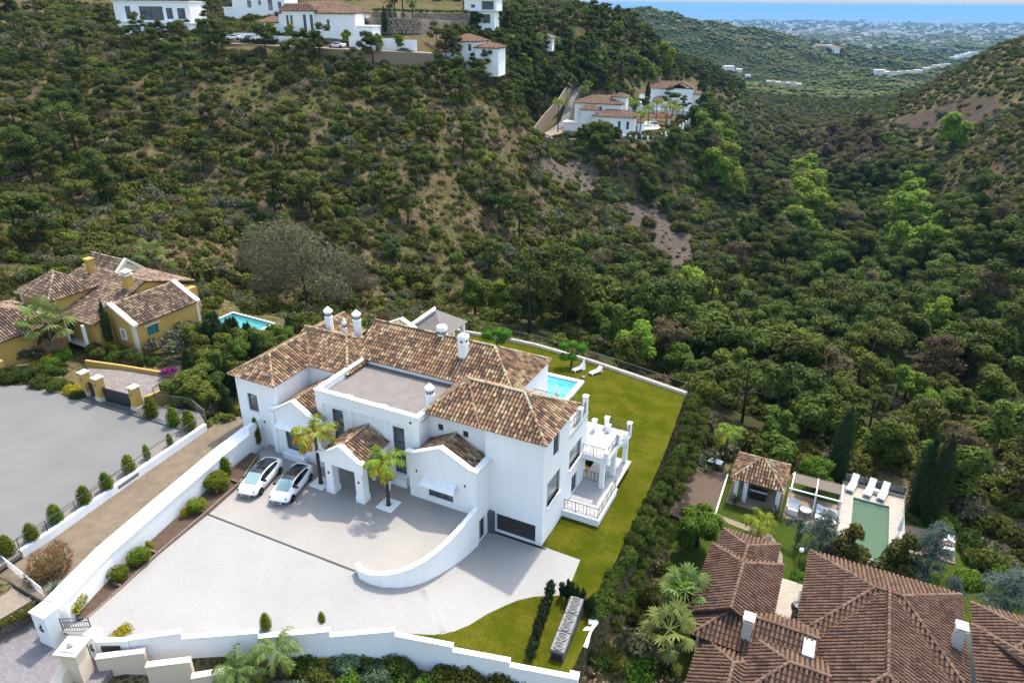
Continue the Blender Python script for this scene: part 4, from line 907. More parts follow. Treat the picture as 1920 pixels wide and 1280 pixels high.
MB().slab([(x0-.15,y0+.25,.02),(x0+.3,y0-.2,.02),(xm+.2,ym-.2,zr-.02),(xm-.25,ym+.25,zr-.02)], (0,0,.3)).build('ridge_slab', 'white_cap', t)
# ------------------------------------------------------------------ plant library
def _ico(sub=1):
    bm = bmesh.new(); bmesh.ops.create_icosphere(bm, subdivisions=sub, radius=1.0)
    v = np.array([q.co[:] for q in bm.verts]); f = np.array([[q.index for q in g.verts] for g in bm.faces]); bm.free(); return v, f
ICO1 = _ico(1); ICO2 = _ico(2)
def raw_mesh(name, V, Fq, Ft, Cq, Ct, mats, Mq=None, Mt=None):
    V = np.asarray(V, 'f'); Fq = np.asarray(Fq, 'i').reshape(-1, 4); Ft = np.asarray(Ft, 'i').reshape(-1, 3)
    me = bpy.data.meshes.new(name); me.vertices.add(len(V)); me.vertices.foreach_set('co', V.ravel())
    li = np.concatenate([Fq.ravel(), Ft.ravel()]); me.loops.add(len(li)); me.loops.foreach_set('vertex_index', li)
    ls = np.concatenate([np.arange(len(Fq)) * 4, len(Fq) * 4 + np.arange(len(Ft)) * 3]).astype('i')
    me.polygons.add(len(ls)); me.polygons.foreach_set('loop_start', ls)
    c = np.concatenate([np.asarray(Cq, 'f').ravel(), np.asarray(Ct, 'f').ravel()])
    at = me.attributes.new('Col', 'FLOAT_COLOR', 'FACE'); at.data.foreach_set('color', np.stack([c, c, c, np.ones_like(c)], -1).astype('f').ravel())
    for q in mats: me.materials.append(MAT[q])
    if Mq is not None or Mt is not None:
        mi = np.concatenate([Mq if Mq is not None else np.zeros(len(Fq)), Mt if Mt is not None else np.zeros(len(Ft))]).astype('i'); me.polygons.foreach_set('material_index', mi)
    me.update(calc_edges=True); return me
def leaf_quads(p, nrm, size, asp=0.55, rg=rng, droop=None):
    n = len(p); nrm = nrm / (np.linalg.norm(nrm, axis=1, keepdims=True) + 1e-9)
    r = rg.normal(size=(n, 3)); t = np.cross(nrm, r); t /= np.linalg.norm(t, axis=1, keepdims=True) + 1e-9
    if droop is not None: t = t * (1 - abs(droop)) + np.array([0, 0, droop]); t /= np.linalg.norm(t, axis=1, keepdims=True) + 1e-9
    b = np.cross(nrm, t); s = (size * rg.uniform(.55, 1.35, n))[:, None]
    V = np.stack([p - t*s, p + b*s*asp, p + t*s, p - b*s*asp], 1).reshape(-1, 3)
    return V, np.arange(n * 4).reshape(-1, 4)
def crown_arrays(clumps, n, size, rg, core=.74, asp=.55, up=.35, jit=.55, shell=(.8, 1.06), droop=None, bottom=-.55):
    cl = np.array(clumps, float); w = (cl[:, 3] * cl[:, 4] + cl[:, 4] * cl[:, 5] + cl[:, 3] * cl[:, 5]); w /= w.sum()
    k = rg.choice(len(cl), n * 3, p=w); d = rg.normal(size=(n * 3, 3)); d /= np.linalg.norm(d, axis=1, keepdims=True)
    ok = d[:, 2] > bottom; k = k[ok]; d = d[ok]
    p = cl[k, :3] + cl[k, 3:] * d * rg.uniform(*shell, len(k))[:, None]
    ins = np.zeros(len(p), bool)
    for i in range(len(cl)):
        q = ((p - cl[i, :3]) / cl[i, 3:]); ins |= (np.sum(q*q, 1) < .62) & (k != i)
    p = p[~ins][:n]; d = d[~ins][:n]
    nr = d / 1.0 + np.array([0, 0, up]) + rg.normal(size=p.shape) * jit
    V, Q = leaf_quads(p, nr, size, asp, rg, droop); C = np.clip(rg.beta(1.6, 2.2, len(Q)), 0, 1)
    T = np.zeros((0, 3), int); VC = np.zeros((0, 3))
    if core:
        iv, it = ICO1; vs_, ts = [], []
        for i in range(len(cl)):
            vs_.append(iv * cl[i, 3:] * core * (1 + rg.normal(size=(len(iv), 1)) * .07) + cl[i, :3]); ts.append(it + i * len(iv))
        VC = np.concatenate(vs_); T = np.concatenate(ts) + len(V)
    return np.concatenate([V, VC]), Q, T, C, np.zeros(len(T))
def crown_mesh(name, mt, clumps, n, size, rg, **kw):
    V, Q, T, C, CT_ = crown_arrays(clumps, n, size, rg, **kw); return raw_mesh(name, V, Q, T, C, CT_, [mt])
def dome(rg, n, r=1.0, h=.9, cr=(.38, .6), flat=.8):
    out = [(0, 0, h*.45, r*.62, r*.62, h*.55)]
    for i in range(n):
        a = rg.uniform(0, 6.28); q = r * rg.uniform(.35, .72); c = r * rg.uniform(*cr); z = h * rg.uniform(.22, .75) * (1 - .35 * q / r)
        out.append((q*math.cos(a), q*math.sin(a), z, c, c, c*flat))
    return out
PROTO = {}
def shrub_proto(kind, mt, nvar, n, size, **kw):
    PROTO[kind] = [crown_mesh(kind, mt, dome(np.random.default_rng(100*i + len(kind)), np.random.default_rng(i).integers(4, 8), flat=.85), n, size, np.random.default_rng(i*7 + len(kind)), **kw) for i in range(nvar)]
shrub_proto('maquis_shrub', 'leaf_maquis', 5, 420, .15, jit=.4, up=.5)
shrub_proto('olive_shrub', 'leaf_olive', 3, 300, .14, jit=.8, core=.66)
shrub_proto('bright_shrub', 'leaf_bright', 3, 420, .15, jit=.4, up=.5)
shrub_proto('dry_shrub', 'leaf_dry', 2, 190, .13, core=.45, jit=1.0)
shrub_proto('hedge_shrub', 'leaf_hedge', 4, 900, .085)
shrub_proto('citrus_shrub', 'leaf_citrus', 2, 900, .085)
shrub_proto('garden_shrub', 'leaf_maquis', 3, 900, .085)
shrub_proto('gold_shrub', 'leaf_gold', 2, 700, .085)
shrub_proto('flower_shrub', 'leaf_bloom', 1, 700, .08)
shrub_proto('red_bush', 'leaf_redbush', 1, 2600, .05, asp=.3, jit=.9, core=.6)
shrub_proto('grey_shrub', 'leaf_grey_cactus', 2, 900, .08, jit=.9)
def trunk_mesh(name, pts, rad, limbs=(), mt='trunk', n=7):
    mb = MB(); mb.path(pts, rad, n)
    for a, b, r in limbs: mb.tube(a, b, r, r*.45, 5)
    return mb.mesh(name, mt, smooth=True)
def tree_proto(kind, mt, nvar, fn):
    PROTO[kind] = []
    for i in range(nvar):
        rg = np.random.default_rng(1000 + i*13 + len(kind) * 7); cl, n, size, pts, rad, kw = fn(rg)
        big = sorted(cl, key=lambda c: -c[3])[:7]; top = Vector(pts[-2])
        limbs = [(top.lerp(Vector(pts[-1]), rg.uniform(-.6, .5)) if False else Vector(pts[max(1, len(pts) - 3)]).lerp(Vector(pts[-1]), float(rg.uniform(0, .8))), Vector(c[:3]) - Vector((0, 0, c[5]*.4)), rad[-1] * .9) for c in big]
        PROTO[kind].append((trunk_mesh('trunk', pts, rad, limbs), crown_mesh('crown', mt, cl, n, size, rg, **kw)))
def pine(rg):
    h = rg.uniform(6.5, 8.5); lean = rg.uniform(-.6, .6, 2); pts = [(0, 0, -.6), (lean[0]*.25, lean[1]*.25, h*.35), (lean[0]*.7, lean[1]*.7, h*.7), (lean[0], lean[1], h*.93)]; cl = []
    for i in range(int(rg.integers(10, 15))):
        a = rg.uniform(0, 6.28); t = rg.uniform(.42, 1.0); q = rg.uniform(.4, 1.0) * (2.7 * (1.15 - abs(t - .68) * 1.4)); r = rg.uniform(.75, 1.25)
        cl.append((lean[0]*t + q*math.cos(a), lean[1]*t + q*math.sin(a), h*t, r, r, r*.62))
    cl.append((lean[0], lean[1], h, 1.1, 1.1, .8)); return cl, 1700, .23, pts, [.2, .16, .12, .05], dict(core=.72, asp=.4, jit=.5, up=.5, shell=(.75, 1.1))
def oak(rg, h0=6.0, spread=2.6):
    h = h0 * rg.uniform(.9, 1.1); pts = [(0, 0, -.6), (.1, 0, h*.2), (.1, .1, h*.45), (0, 0, h*.75)]; cl = [(0, 0, h*.6, spread*.6, spread*.6, h*.3)]
    for i in range(int(rg.integers(12, 17))):
        a = rg.uniform(0, 6.28); t = rg.uniform(.3, .95); q = spread * rg.uniform(.4, .85) * math.sqrt(max(.05, 1 - ((t - .55) / .5)**2)); r = spread * rg.uniform(.26, .42)
        cl.append((q*math.cos(a), q*math.sin(a), h*t, r, r, r*.8))
    return cl, 2000, .23, pts, [.22, .18, .14, .06], dict(core=.8, jit=.38, up=.5)
def gum(rg):
    cl, n, s, p, r, k = oak(rg, 8.5, 2.9); k = dict(core=.72, jit=.55, asp=.4, shell=(.75, 1.1)); return cl, 2000, .24, p, r, k
tree_proto('stone_pine', 'leaf_pine', 4, pine); tree_proto('broadleaf_tree', 'leaf_oak', 4, oak); tree_proto('lime_green_tree', 'leaf_lime', 3, oak); tree_proto('gum_tree', 'leaf_gum', 2, gum)
tree_proto('olive_tree', 'leaf_olive', 2, lambda rg: (lambda q: (q[0], 1500, .15, q[3], q[4], dict(core=.55, jit=1.0, asp=.3)))(oak(rg, 4.2, 2.0)))
tree_proto('bare_tree', 'leaf_bare', 1, lambda rg: (lambda q: (q[0], 13000, .17, q[3], [r*.5 for r in q[4]], dict(core=0, jit=1.2, asp=.16, shell=(.45, 1.12), bottom=-.8)))(oak(rg, 6.5, 4.2)))
tree_proto('citrus_tree', 'leaf_citrus', 2, lambda rg: (lambda q: (q[0], 2600, .13, q[3], q[4], q[5]))(oak(rg, 4.4, 2.2)))
def magnolia(rg):
    h = 6.2; cl = []
    for i in range(22):
        t = i / 21; q = 1.75 * (1 - t) ** .75 * rg.uniform(.45, .8); a = rg.uniform(0, 6.28); r = .95 * (1 - t*.55); cl.append((q*math.cos(a), q*math.sin(a), .9 + t*(h - 1.2), r, r, r*.85))
    return cl, 2600, .16, [(0, 0, -.4), (0, 0, 2), (0, 0, 4), (0, 0, 5.6)], [.16, .13, .09, .03], dict(core=.72, jit=.7)
tree_proto('magnolia_tree', 'leaf_magnolia', 1, magnolia)
def cedar(rg):
    cl = []
    for i in range(26):
        a = rg.uniform(0, 6.28); t = rg.uniform(.15, 1); q = 2.3 * (1.05 - t) * rg.uniform(.6, 1); cl.append((q*math.cos(a), q*math.sin(a), .6 + 4.2*t, .75, .75, .32))
    return cl, 2600, .15, [(0, 0, -.4), (0, 0, 2), (0, 0, 3.4), (0, 0, 4.8)], [.15, .11, .08, .03], dict(core=.4, jit=.9, asp=.25, droop=-.3, shell=(.5, 1.1))
tree_proto('blue_cedar', 'leaf_blue', 2, cedar)
def weeping(rg):
    cl = [(0, 0, 3.4, .55, .55, .4), (-.5, 0, 3.2, .5, .4, .5), (-1.0, .1, 2.8, .4, .35, .6), (-1.3, .1, 2.4, .3, .3, .5), (.1, 0, 2.5, .4, .4, .9), (.15, 0, 1.5, .42, .42, .9), (.1, 0, .8, .4, .4, .6)]
    return cl, 1300, .13, [(0, 0, -.3), (.1, 0, 1.2), (.05, 0, 2.4), (0, 0, 3.3)], [.09, .08, .06, .03], dict(core=.6, jit=.6, asp=.2, droop=-.7)
tree_proto('weeping_cedar', 'leaf_blue', 1, weeping)
def cypress(rg, h=9.0, r0=1.15, n=3400, size=.15):
    cl = []; k = 16
    for i in range(k):
        t = i / (k - 1); r = r0 * (math.sin(math.pi * min(1, (t*.86 + .14))) ** .75) * (1 - .15*t) + .1
        cl.append((rg.normal()*.1, rg.normal()*.1, .3 + t*(h - .5), r, r, h/k*1.2))
    return cl, n, size, [(0, 0, -.3), (0, 0, h*.3), (0, 0, h*.6), (0, 0, h*.9)], [.14, .1, .07, .02], dict(core=.84, jit=.35, asp=.3, droop=.6, shell=(.9, 1.06), bottom=-.3)
tree_proto('cypress_tree', 'leaf_cypress', 2, cypress)
tree_proto('young_cypress', 'leaf_cypress', 2, lambda rg: cypress(rg, 2.0, .3, 420, .1))
def topiary_mesh(kind, mt, shape, n, size, var=1):
    PROTO[kind] = []
    for i in range(var):
        rg = np.random.default_rng(50 + i + len(kind))
        if shape == 'ball': cl = [(0, 0, .95, 1, 1, .95)] + [(.5*math.cos(a), .5*math.sin(a), rg.uniform(.6, 1.3), .55, .55, .55) for a in rg.uniform(0, 6.28, 4)]
        else: cl = [(0, 0, .4, .5, .5, .42), (0, 0, .85, .5, .5, .5), (0, 0, 1.3, .38, .38, .45), (.02, 0, 1.62, .22, .22, .3)]
        PROTO[kind].append(crown_mesh(kind, mt, cl, n, size, rg, core=.86, jit=.5, shell=(.93, 1.07), bottom=-.8))
topiary_mesh('clipped_ball', 'leaf_clip', 'ball', 1100, .085); topiary_mesh('topiary_cone', 'leaf_topiary', 'cone', 1100, .055, 3); topiary_mesh('round_bush', 'leaf_topiary', 'ball', 1300, .08, 2)
def feather_palm(kind, nf, length, drop, mats, leaf=.55, rg=None, yellow=.3, up=(.1, 1.1), spread=1.0):
    """pinnate crown: arched ribs with rows of hanging leaflets; outer fronds may be yellow"""
    rg = rg or np.random.default_rng(5); V, Q, C, M = [], [], [], []; k = 0
    for f in range(nf):
        a = f * 2.4 + rg.uniform(-.3, .3); e = up[0] + (up[1] - up[0]) * (f / nf); Lf = length * rg.uniform(.8, 1.1); m = 1 if f / nf < yellow else 0
        pts = []; p = np.zeros(3); ang = e
        for s in range(13):
            pts.append(p.copy()); ang -= drop * (s / 12) * rg.uniform(.8, 1.2); p = p + np.array([math.cos(a)*math.cos(ang), math.sin(a)*math.cos(ang), math.sin(ang)]) * Lf / 12
        pts = np.array(pts); side = np.array([-math.sin(a), math.cos(a), 0])
        for s in range(12):
            d = pts[s+1] - pts[s]; w = .022
            V += [pts[s] - side*w, pts[s] + side*w, pts[s+1] + side*w, pts[s+1] - side*w]; Q.append([k, k+1, k+2, k+3]); k += 4; C.append(.8); M.append(m)
            if s < 2: continue
            for sub in (0, .5):
                for sg in (-1, 1):
                    b = pts[s] + d*sub; ll = leaf * math.sin(math.pi * min(.98, (s + sub + 1.5) / 14.5)) * rg.uniform(.75, 1.15)
                    dr = side*sg*rg.uniform(.55, .9)*spread + d/np.linalg.norm(d)*.45 + np.array([0, 0, -rg.uniform(.15, .75)]); dr /= np.linalg.norm(dr)
                    t = np.cross(dr, d); t /= np.linalg.norm(t) + 1e-9; tw = np.cross(dr, t)*.5 + t*.2; w = .055*leaf/.55; tw = tw / (np.linalg.norm(tw) + 1e-9) * w
                    V += [b - tw*.5, b + tw*.5, b + dr*ll*.6 + tw*.6, b + dr*ll]; Q.append([k, k+1, k+2, k+3]); k += 4; C.append(rg.uniform(.1, .9)); M.append(m)
    return raw_mesh(kind, np.array(V), Q, [], C, [], mats, np.array(M))
def fan_palm(kind, nf, length, mats, rg=None, dead=8):
    rg = rg or np.random.default_rng(9); V, Q, C, M = [], [], [], []; k = 0
    for f in range(nf + dead):
        a = f * 2.4 + rg.uniform(-.3, .3); isd = f < dead; e = -1.1 if isd else -.5 + 1.75 * ((f - dead) / nf); Lp = length * rg.uniform(.45, .62)
        d = np.array([math.cos(a)*math.cos(e), math.sin(a)*math.cos(e), math.sin(e)]); side = np.array([-math.sin(a), math.cos(a), 0]); nrm = np.cross(d, side)
        p1 = d*Lp; V += [-side*.025, side*.025, p1 + side*.02, p1 - side*.02]; Q.append([k, k+1, k+2, k+3]); k += 4; C.append(.9); M.append(2 if isd else 0)
        R_ = length * rg.uniform(.36, .46); ns = 13
        for s in range(ns):
            t = (s / (ns - 1) - .5) * 3.9; dd = d*math.cos(t) + side*math.sin(t) - nrm*.0 + np.array([0, 0, -.28 - .25*abs(t)*.5]); dd /= np.linalg.norm(dd); ww = np.cross(dd, nrm); ww = ww / (np.linalg.norm(ww) + 1e-9) * R_*.085
            tip = p1 + dd*R_*rg.uniform(.85, 1.08) + np.array([0, 0, -.12*R_]); V += [p1, p1 + dd*R_*.6 + ww, tip, p1 + dd*R_*.6 - ww]; Q.append([k, k+1, k+2, k+3]); k += 4; C.append(rg.uniform(.1, .9)); M.append(2 if isd else 0)
    return raw_mesh(kind, np.array(V), Q, [], C, [], mats, np.array(M))
PALM = {'queen': feather_palm('crown', 16, 2.1, .36, ['leaf_palm', 'leaf_palm_yellow'], yellow=.4, leaf=.72),
 'queen_big': feather_palm('crown', 18, 2.9, .40, ['leaf_fan', 'leaf_palm'], yellow=.2, leaf=.7, rg=np.random.default_rng(8)),
 'queen_far': feather_palm('crown', 16, 2.6, .38, ['leaf_palm', 'leaf_palm_yellow'], yellow=.12, leaf=.8, rg=np.random.default_rng(18)),
 'sago': feather_palm('crown', 22, 1.3, .25, ['leaf_cypress', 'leaf_maquis'], yellow=.1, leaf=.22, rg=np.random.default_rng(4), up=(.0, 1.2)),
 'fan': fan_palm('crown', 17, 2.3, ['leaf_fan', 'leaf_fan', 'dead_frond'], None, 5), 'fan2': fan_palm('crown', 15, 2.2, ['leaf_fan', 'leaf_fan', 'dead_frond'], np.random.default_rng(33), 7)}
def palm(kind, label, loc, h, r=.14, rz=0.0, scale=1.0, group=None, name='palm_tree', lean=(0, 0)):
    t = thing(name, label, 'palm', loc, rz, group)
    rg = np.random.default_rng(int(abs(loc[0]*10)) % 999); k = 9
    pts = [(lean[0]*(i/k)**2, lean[1]*(i/k)**2, -.3 + (h + .3)*i/k) for i in range(k + 1)]
    mb = MB(); mb.path(pts, [r*(1.25 - .4*i/k) * (1 + (.06 if i % 2 else -.03)) for i in range(k + 1)], 8); mb.build('trunk', 'palm_trunk', t, smooth=True)
    c = link('crown', PALM[kind], t, loc=(lean[0], lean[1], h)); c.scale = (scale,)*3; c.rotation_euler.z = rz*3
    return t
def tree(kind, loc, scale=1.0, rz=None, label=None, cat='tree', group=None, name=None, var=None, sz=None):
    k = PROTO[kind]; var = random.randrange(len(k)) if var is None else var % len(k); rz = random.uniform(0, 6.28) if rz is None else rz
    t = thing(name or kind, label, cat, loc, rz, group); t.scale = (scale, scale, sz or scale)
    link('trunk', k[var][0], t); link('crown', k[var][1], t); return t
def shrub(kind, loc, scale=1.0, label=None, cat='shrub', group=None, name=None, var=None, rz=None, sz=None):
    k = PROTO[kind]; var = random.randrange(len(k)) if var is None else var % len(k)
    o = link(name or kind, k[var], loc=loc, rz=random.uniform(0, 6.28) if rz is None else rz); o.scale = scale if hasattr(scale, '__len__') else (scale, scale, sz or scale)
    return tag(o, label, cat, group)
def scatter_group():
    ng = bpy.data.node_groups.new('scatter', 'GeometryNodeTree')
    ng.interface.new_socket('Geometry', in_out='INPUT', socket_type='NodeSocketGeometry'); ng.interface.new_socket('Kinds', in_out='INPUT', socket_type='NodeSocketCollection')
    ng.interface.new_socket('Geometry', in_out='OUTPUT', socket_type='NodeSocketGeometry')
    N = ng.nodes; l = ng.links; gi = N.new('NodeGroupInput'); go = N.new('NodeGroupOutput'); ip = N.new('GeometryNodeInstanceOnPoints'); ci = N.new('GeometryNodeCollectionInfo')
    ci.inputs['Separate Children'].default_value = True; ci.inputs['Reset Children'].default_value = True; ip.inputs['Pick Instance'].default_value = True
    def na(nm, ty):
        k = N.new('GeometryNodeInputNamedAttribute'); k.data_type = ty; k.inputs[0].default_value = nm; return k.outputs[0]
    l.new(gi.outputs[0], ip.inputs['Points']); l.new(gi.outputs[1], ci.inputs[0]); l.new(ci.outputs[0], ip.inputs['Instance'])
    l.new(na('kind_index', 'INT'), ip.inputs['Instance Index']); l.new(na('size', 'FLOAT_VECTOR'), ip.inputs['Scale'])
    e = N.new('FunctionNodeEulerToRotation'); l.new(na('turn', 'FLOAT_VECTOR'), e.inputs[0]); l.new(e.outputs[0], ip.inputs['Rotation'])
    l.new(ip.outputs[0], go.inputs[0]); return ng
SCAT = scatter_group()
def scatter(name, label, pts, sizes, idx, meshes, tilt=.14):
    """one mass of plants nobody could count: points carrying instances of the given meshes"""
    me = bpy.data.meshes.new(name); n = len(pts); me.vertices.add(n); me.vertices.foreach_set('co', np.asarray(pts, 'f').ravel())
    a = me.attributes.new('kind_index', 'INT', 'POINT'); a.data.foreach_set('value', np.asarray(idx, 'i'))
    a = me.attributes.new('size', 'FLOAT_VECTOR', 'POINT'); a.data.foreach_set('vector', (np.asarray(sizes, 'f') * np.concatenate([rng.uniform(.78, 1.25, (n, 2)), np.ones((n, 1))], 1)).astype('f').ravel())
    rt_ = rng.normal(size=(n, 3)).astype('f') * tilt; rt_[:, 2] = rng.uniform(0, 6.28, n); a = me.attributes.new('turn', 'FLOAT_VECTOR', 'POINT'); a.data.foreach_set('vector', rt_.ravel())
    cl = bpy.data.collections.new(name + '_kinds')
    for i, m in enumerate(meshes): cl.objects.link(bpy.data.objects.new('%s_%02d' % (name, i), m))
    o = link(name, me, kind='stuff'); o['label'] = label
    md = o.modifiers.new('scatter', 'NODES'); md.node_group = SCAT
    md[[s.identifier for s in SCAT.interface.items_tree if s.name == 'Kinds'][0]] = cl
    return o
# ------------------------------------------------------------------ wild vegetation
NOGO = [p for p, z, f in PADS if z != -9.3]
_rr = P(1518.6, 1032, -6)
NOGO += [[tuple((Vector((_rr.x, _rr.y, 0)) + _ex*a + _ey*b)[:2]) for a, b in ((-9.2,14.4),(-9.4,2.4),(-13.2,2.4),(-13,-4),(-9.5,-22),(24,-22),(22,1.5),(17.5,6.8),(13.2,8.5),(12.4,12.6),(8.4,16.4),(1.8,16.6),(-3,14.6))]]
NOGO_PX = [[(1012,258),(1022,225),(1060,175),(1078,150),(1090,150),(1080,190),(1048,235),(1090,238),(1090,256)], [(420,78),(810,88),(810,106),(420,95)], [(560,0),(870,0),(870,70),(800,95),(560,80)], [(1065,175),(1195,180),(1205,150),(1312,150),(1312,215),(1250,232),(1240,246),(1170,246),(1065,244)]]
FOREST = [(860,585),(1000,585),(1120,535),(1230,560),(1330,545),(1390,430),(1290,260),(1330,190),(1400,170),(1500,205),(1620,250),(1700,310),(1800,400),(1960,470),(1960,1120),(1850,1050),(1800,990),(1760,960),(1720,890),(1560,860),(1400,840),(1300,850),(1285,760),(1100,670)]
def jgrid(x0, x1, y0, y1, s):
    x, y = np.meshgrid(np.arange(x0, x1, s), np.arange(y0, y1, s)); x = x.ravel() + rng.uniform(-.48, .48, x.size) * s; y = y.ravel() + rng.uniform(-.48, .48, y.size) * s
    return x, y
def visible(x, y, m=190, top=-30):
    z = zt(x, y); u, v, d = proj(np.stack([x, y, z], -1)); k = (u > -m) & (u < 1920 + m) & (v > top) & (v < 1290 + m) & (d > 5); return k, z, u, v, d
def allowed(x, y, u, v, marg=1.5):
    k = np.ones(len(x), bool)
    for q in NOGO: k &= ~inpoly(x, y, q) & ~((polydist(x, y, q) < marg))
    for q in NOGO_PX: k &= ~inpoly(u, v, q)
    return k
def patch(x, y, s, ph): return .5 + .5 * np.sin(x / s + ph + 1.3*np.sin(y / s * .8 + ph)) * np.cos(y / s * .9 - ph + 1.1*np.sin(x / s * .7))
def inscree(u, v):
    r = np.zeros(len(u), bool)
    for q in SCREE + BARE: r |= inpoly(u, v, q) | (polydist(u, v, q) < 6)
    return r
LM = [(150,455,'just above the yellow villa'),(40,380,'at the left photo edge above the yellow villa'),(40,200,'at the left photo edge halfway up the hill'),(60,60,'in the top left corner'),(280,110,'below the modern white house'),(520,130,'below the first cars of the ridge road'),(680,140,'below the long white wall of the ridge road'),(820,170,'left of the small white tank'),(930,180,'right of the small white tank'),(300,260,'on the upper left hillside'),(520,270,'high in the middle of the hillside'),(720,290,'on the upper right of the hillside'),(280,380,'low on the left hillside'),(480,400,'above the leafless grey tree'),(680,430,'right above the leafless grey tree'),(860,430,'low on the right of the hillside'),(930,300,'left of the upper rock slide'),(1080,300,'on the upper rock slide'),(1130,430,'between the two rock slides'),(1250,470,'on the lower rock slide'),(1040,480,'left of the lower rock slide'),(760,560,'behind the chimneys of the white villa'),(900,570,'behind the pavilion'),(1050,600,'behind the lawn fence, left part'),(1230,660,'behind the lawn fence, right part'),(1330,760,'right of the lawn corner'),(1450,800,'behind the tiled garden hut'),(1600,800,'behind the three loungers of the green pool'),(1800,850,'behind the tall cypress pair'),(1880,960,'at the right photo edge beside the lower garden'),(1380,640,'in the valley right of the lawn fence'),(1520,660,'in the middle of the valley floor'),(1700,680,'on the lower right valley side'),(1860,700,'at the right photo edge, lower valley side'),(1880,520,'at the right photo edge, halfway up'),(1700,540,'on the right valley side'),(1400,500,'right of the lower rock slide'),(1540,480,'in the valley below the light green trees'),(1350,350,'on the slope below the spur villas'),(1480,300,'in the upper valley'),(1620,320,'in the upper valley among brownish trees'),(1780,330,'below the bare brown field'),(1850,230,'beside the bare brown field'),(1400,200,'right of the far spur villa'),(1550,200,'at the far end of the valley'),(1010,200,'beside the spur road'),(1150,290,'below the spur villas'),(1280,260,'at the right end of the spur')]
_lm = np.array([q[:2] for q in LM], float)
def near(u, v): return LM[int(np.argmin(np.hypot(_lm[:, 0] - u, _lm[:, 1] - v)))][2]
def named(what, u, v): w = near(u, v); return what + ' ' + w, what + ' ' + w
# -- shrubs
x1, y1 = jgrid(-170, 260, 42, 330, 2.05); k, z, u, v, d = visible(x1, y1)
x1, y1, z, u, v, d = (q[k] for q in (x1, y1, z, u, v, d)); k = allowed(x1, y1, u, v) & ~(inscree(u, v) & (rng.random(len(u)) < .92))
dens = np.where(inpoly(u, v, FOREST), np.where(d < 115, .85, .5), .62) - .55 * (patch(x1, y1, 13., .7) > .82); k &= rng.random(len(u)) < dens
SH = np.stack([q[k] for q in (x1, y1, z, u, v, d)], -1)
x1, y1 = jgrid(-200, 520, 330, 760, 4.2); k, z, u, v, d = visible(x1, y1); x1, y1, z, u, v, d = (q[k] for q in (x1, y1, z, u, v, d)); k = allowed(x1, y1, u, v) & ~(inscree(u, v) & (rng.random(len(u)) < .8))
SH2 = np.stack([q[k] for q in (x1, y1, z, u, v, d)], -1)
SK = ['maquis_shrub', 'olive_shrub', 'bright_shrub', 'dry_shrub']
def kinds(a):
    n = len(a); r = rng.random(n) * .75 + .25 * patch(a[:, 0], a[:, 1], 22., 2.2); k = np.where(r < .45, 0, np.where(r < .62, 1, np.where(r < .74, 2, 3)))
    return k
def ssize(a, k, lo=.65, hi=2.6):
    s = lo + (hi - lo) * rng.beta(1.2, 3.0, len(a)); s = np.where(k == 3, s*.7, s); s = np.where(k == 0, s*1.12, s); return s
kk = kinds(SH); ss = ssize(SH, kk); order = np.argsort(-(ss / SH[:, 5]) * ((SH[:, 3] > 0) & (SH[:, 3] < 1920) & (SH[:, 4] > 0)))
LAB = {0: ('dark green wild shrub', 'dark shrubs'), 1: ('grey green wild shrub', 'grey green shrubs'), 2: ('yellow green wild shrub', 'yellow green shrubs'), 3: ('low brown dry bush', 'dry bushes')}
solo = np.zeros(len(SH), bool); solo[order[:280]] = True
for i in np.where(solo)[0]:
    q = int(kk[i]); s = ss[i]; shrub(SK[q], (SH[i, 0], SH[i, 1], SH[i, 2] - .15*s), (s, s, s*random.uniform(1.05, 1.45)), named(LAB[q][0], SH[i, 3], SH[i, 4])[0], 'shrub', named(LAB[q][1], SH[i, 3], SH[i, 4])[1])
meshes = []; base = []
for q in SK: base.append(len(meshes)); meshes += PROTO[q]
nv = [len(PROTO[q]) for q in SK]
def pick(k): return np.array([base[q] + random.randrange(nv[q]) for q in k])
def mass(name, label, a, k, s):
    sc_ = np.stack([s, s, s * rng.uniform(1.0, 1.45, len(s))], -1); p = a[:, :3].copy(); p[:, 2] -= .15 * s; scatter(name, label, p, sc_, pick(k), meshes)
mass('hillside_undergrowth', 'mixed green and brown undergrowth covering the valley slopes', SH[~solo], kk[~solo], ss[~solo])
k2 = kinds(SH2); mass('distant_undergrowth', 'green scrub covering the far valley sides', SH2, k2, ssize(SH2, k2, 1.1, 2.9))
# small tufts of dry grass between the shrubs
tuft = crown_mesh('grass_tuft', 'leaf_dry', [(0, 0, .05, .55, .55, .28), (.4, .2, .03, .4, .4, .22)], 46, .16, np.random.default_rng(2), core=0, asp=.12, droop=.75, jit=.8)
tuft2 = crown_mesh('green_tuft', 'leaf_bright', [(0, 0, .05, .5, .5, .3), (-.4, .2, .03, .4, .4, .25)], 46, .15, np.random.default_rng(3), core=0, asp=.3, jit=.8)
tuft3 = crown_mesh('dark_tuft', 'leaf_maquis', [(0, 0, .1, .5, .5, .36), (.3, -.3, .05, .42, .42, .3)], 60, .15, np.random.default_rng(4), core=.6, asp=.45, jit=.8)
x1, y1 = jgrid(-160, 230, 70, 300, 1.15); k, z, u, v, d = visible(x1, y1); x1, y1, z, u, v, d = (q[k] for q in (x1, y1, z, u, v, d)); k = allowed(x1, y1, u, v) & ~inpoly(u, v, FOREST) & (rng.random(len(u)) < np.where(inscree(u, v), .15, .8))
a = np.stack([q[k] for q in (x1, y1, z)], -1); s = rng.uniform(.7, 1.9, len(a)); r_ = rng.random(len(a))
scatter('hillside_grass', 'dry grass tufts and seedlings between the hillside shrubs', a, np.stack([s, s, s], -1), np.where(r_ < .42, 0, np.where(r_ < .68, 1, 2)), [tuft, tuft2, tuft3])

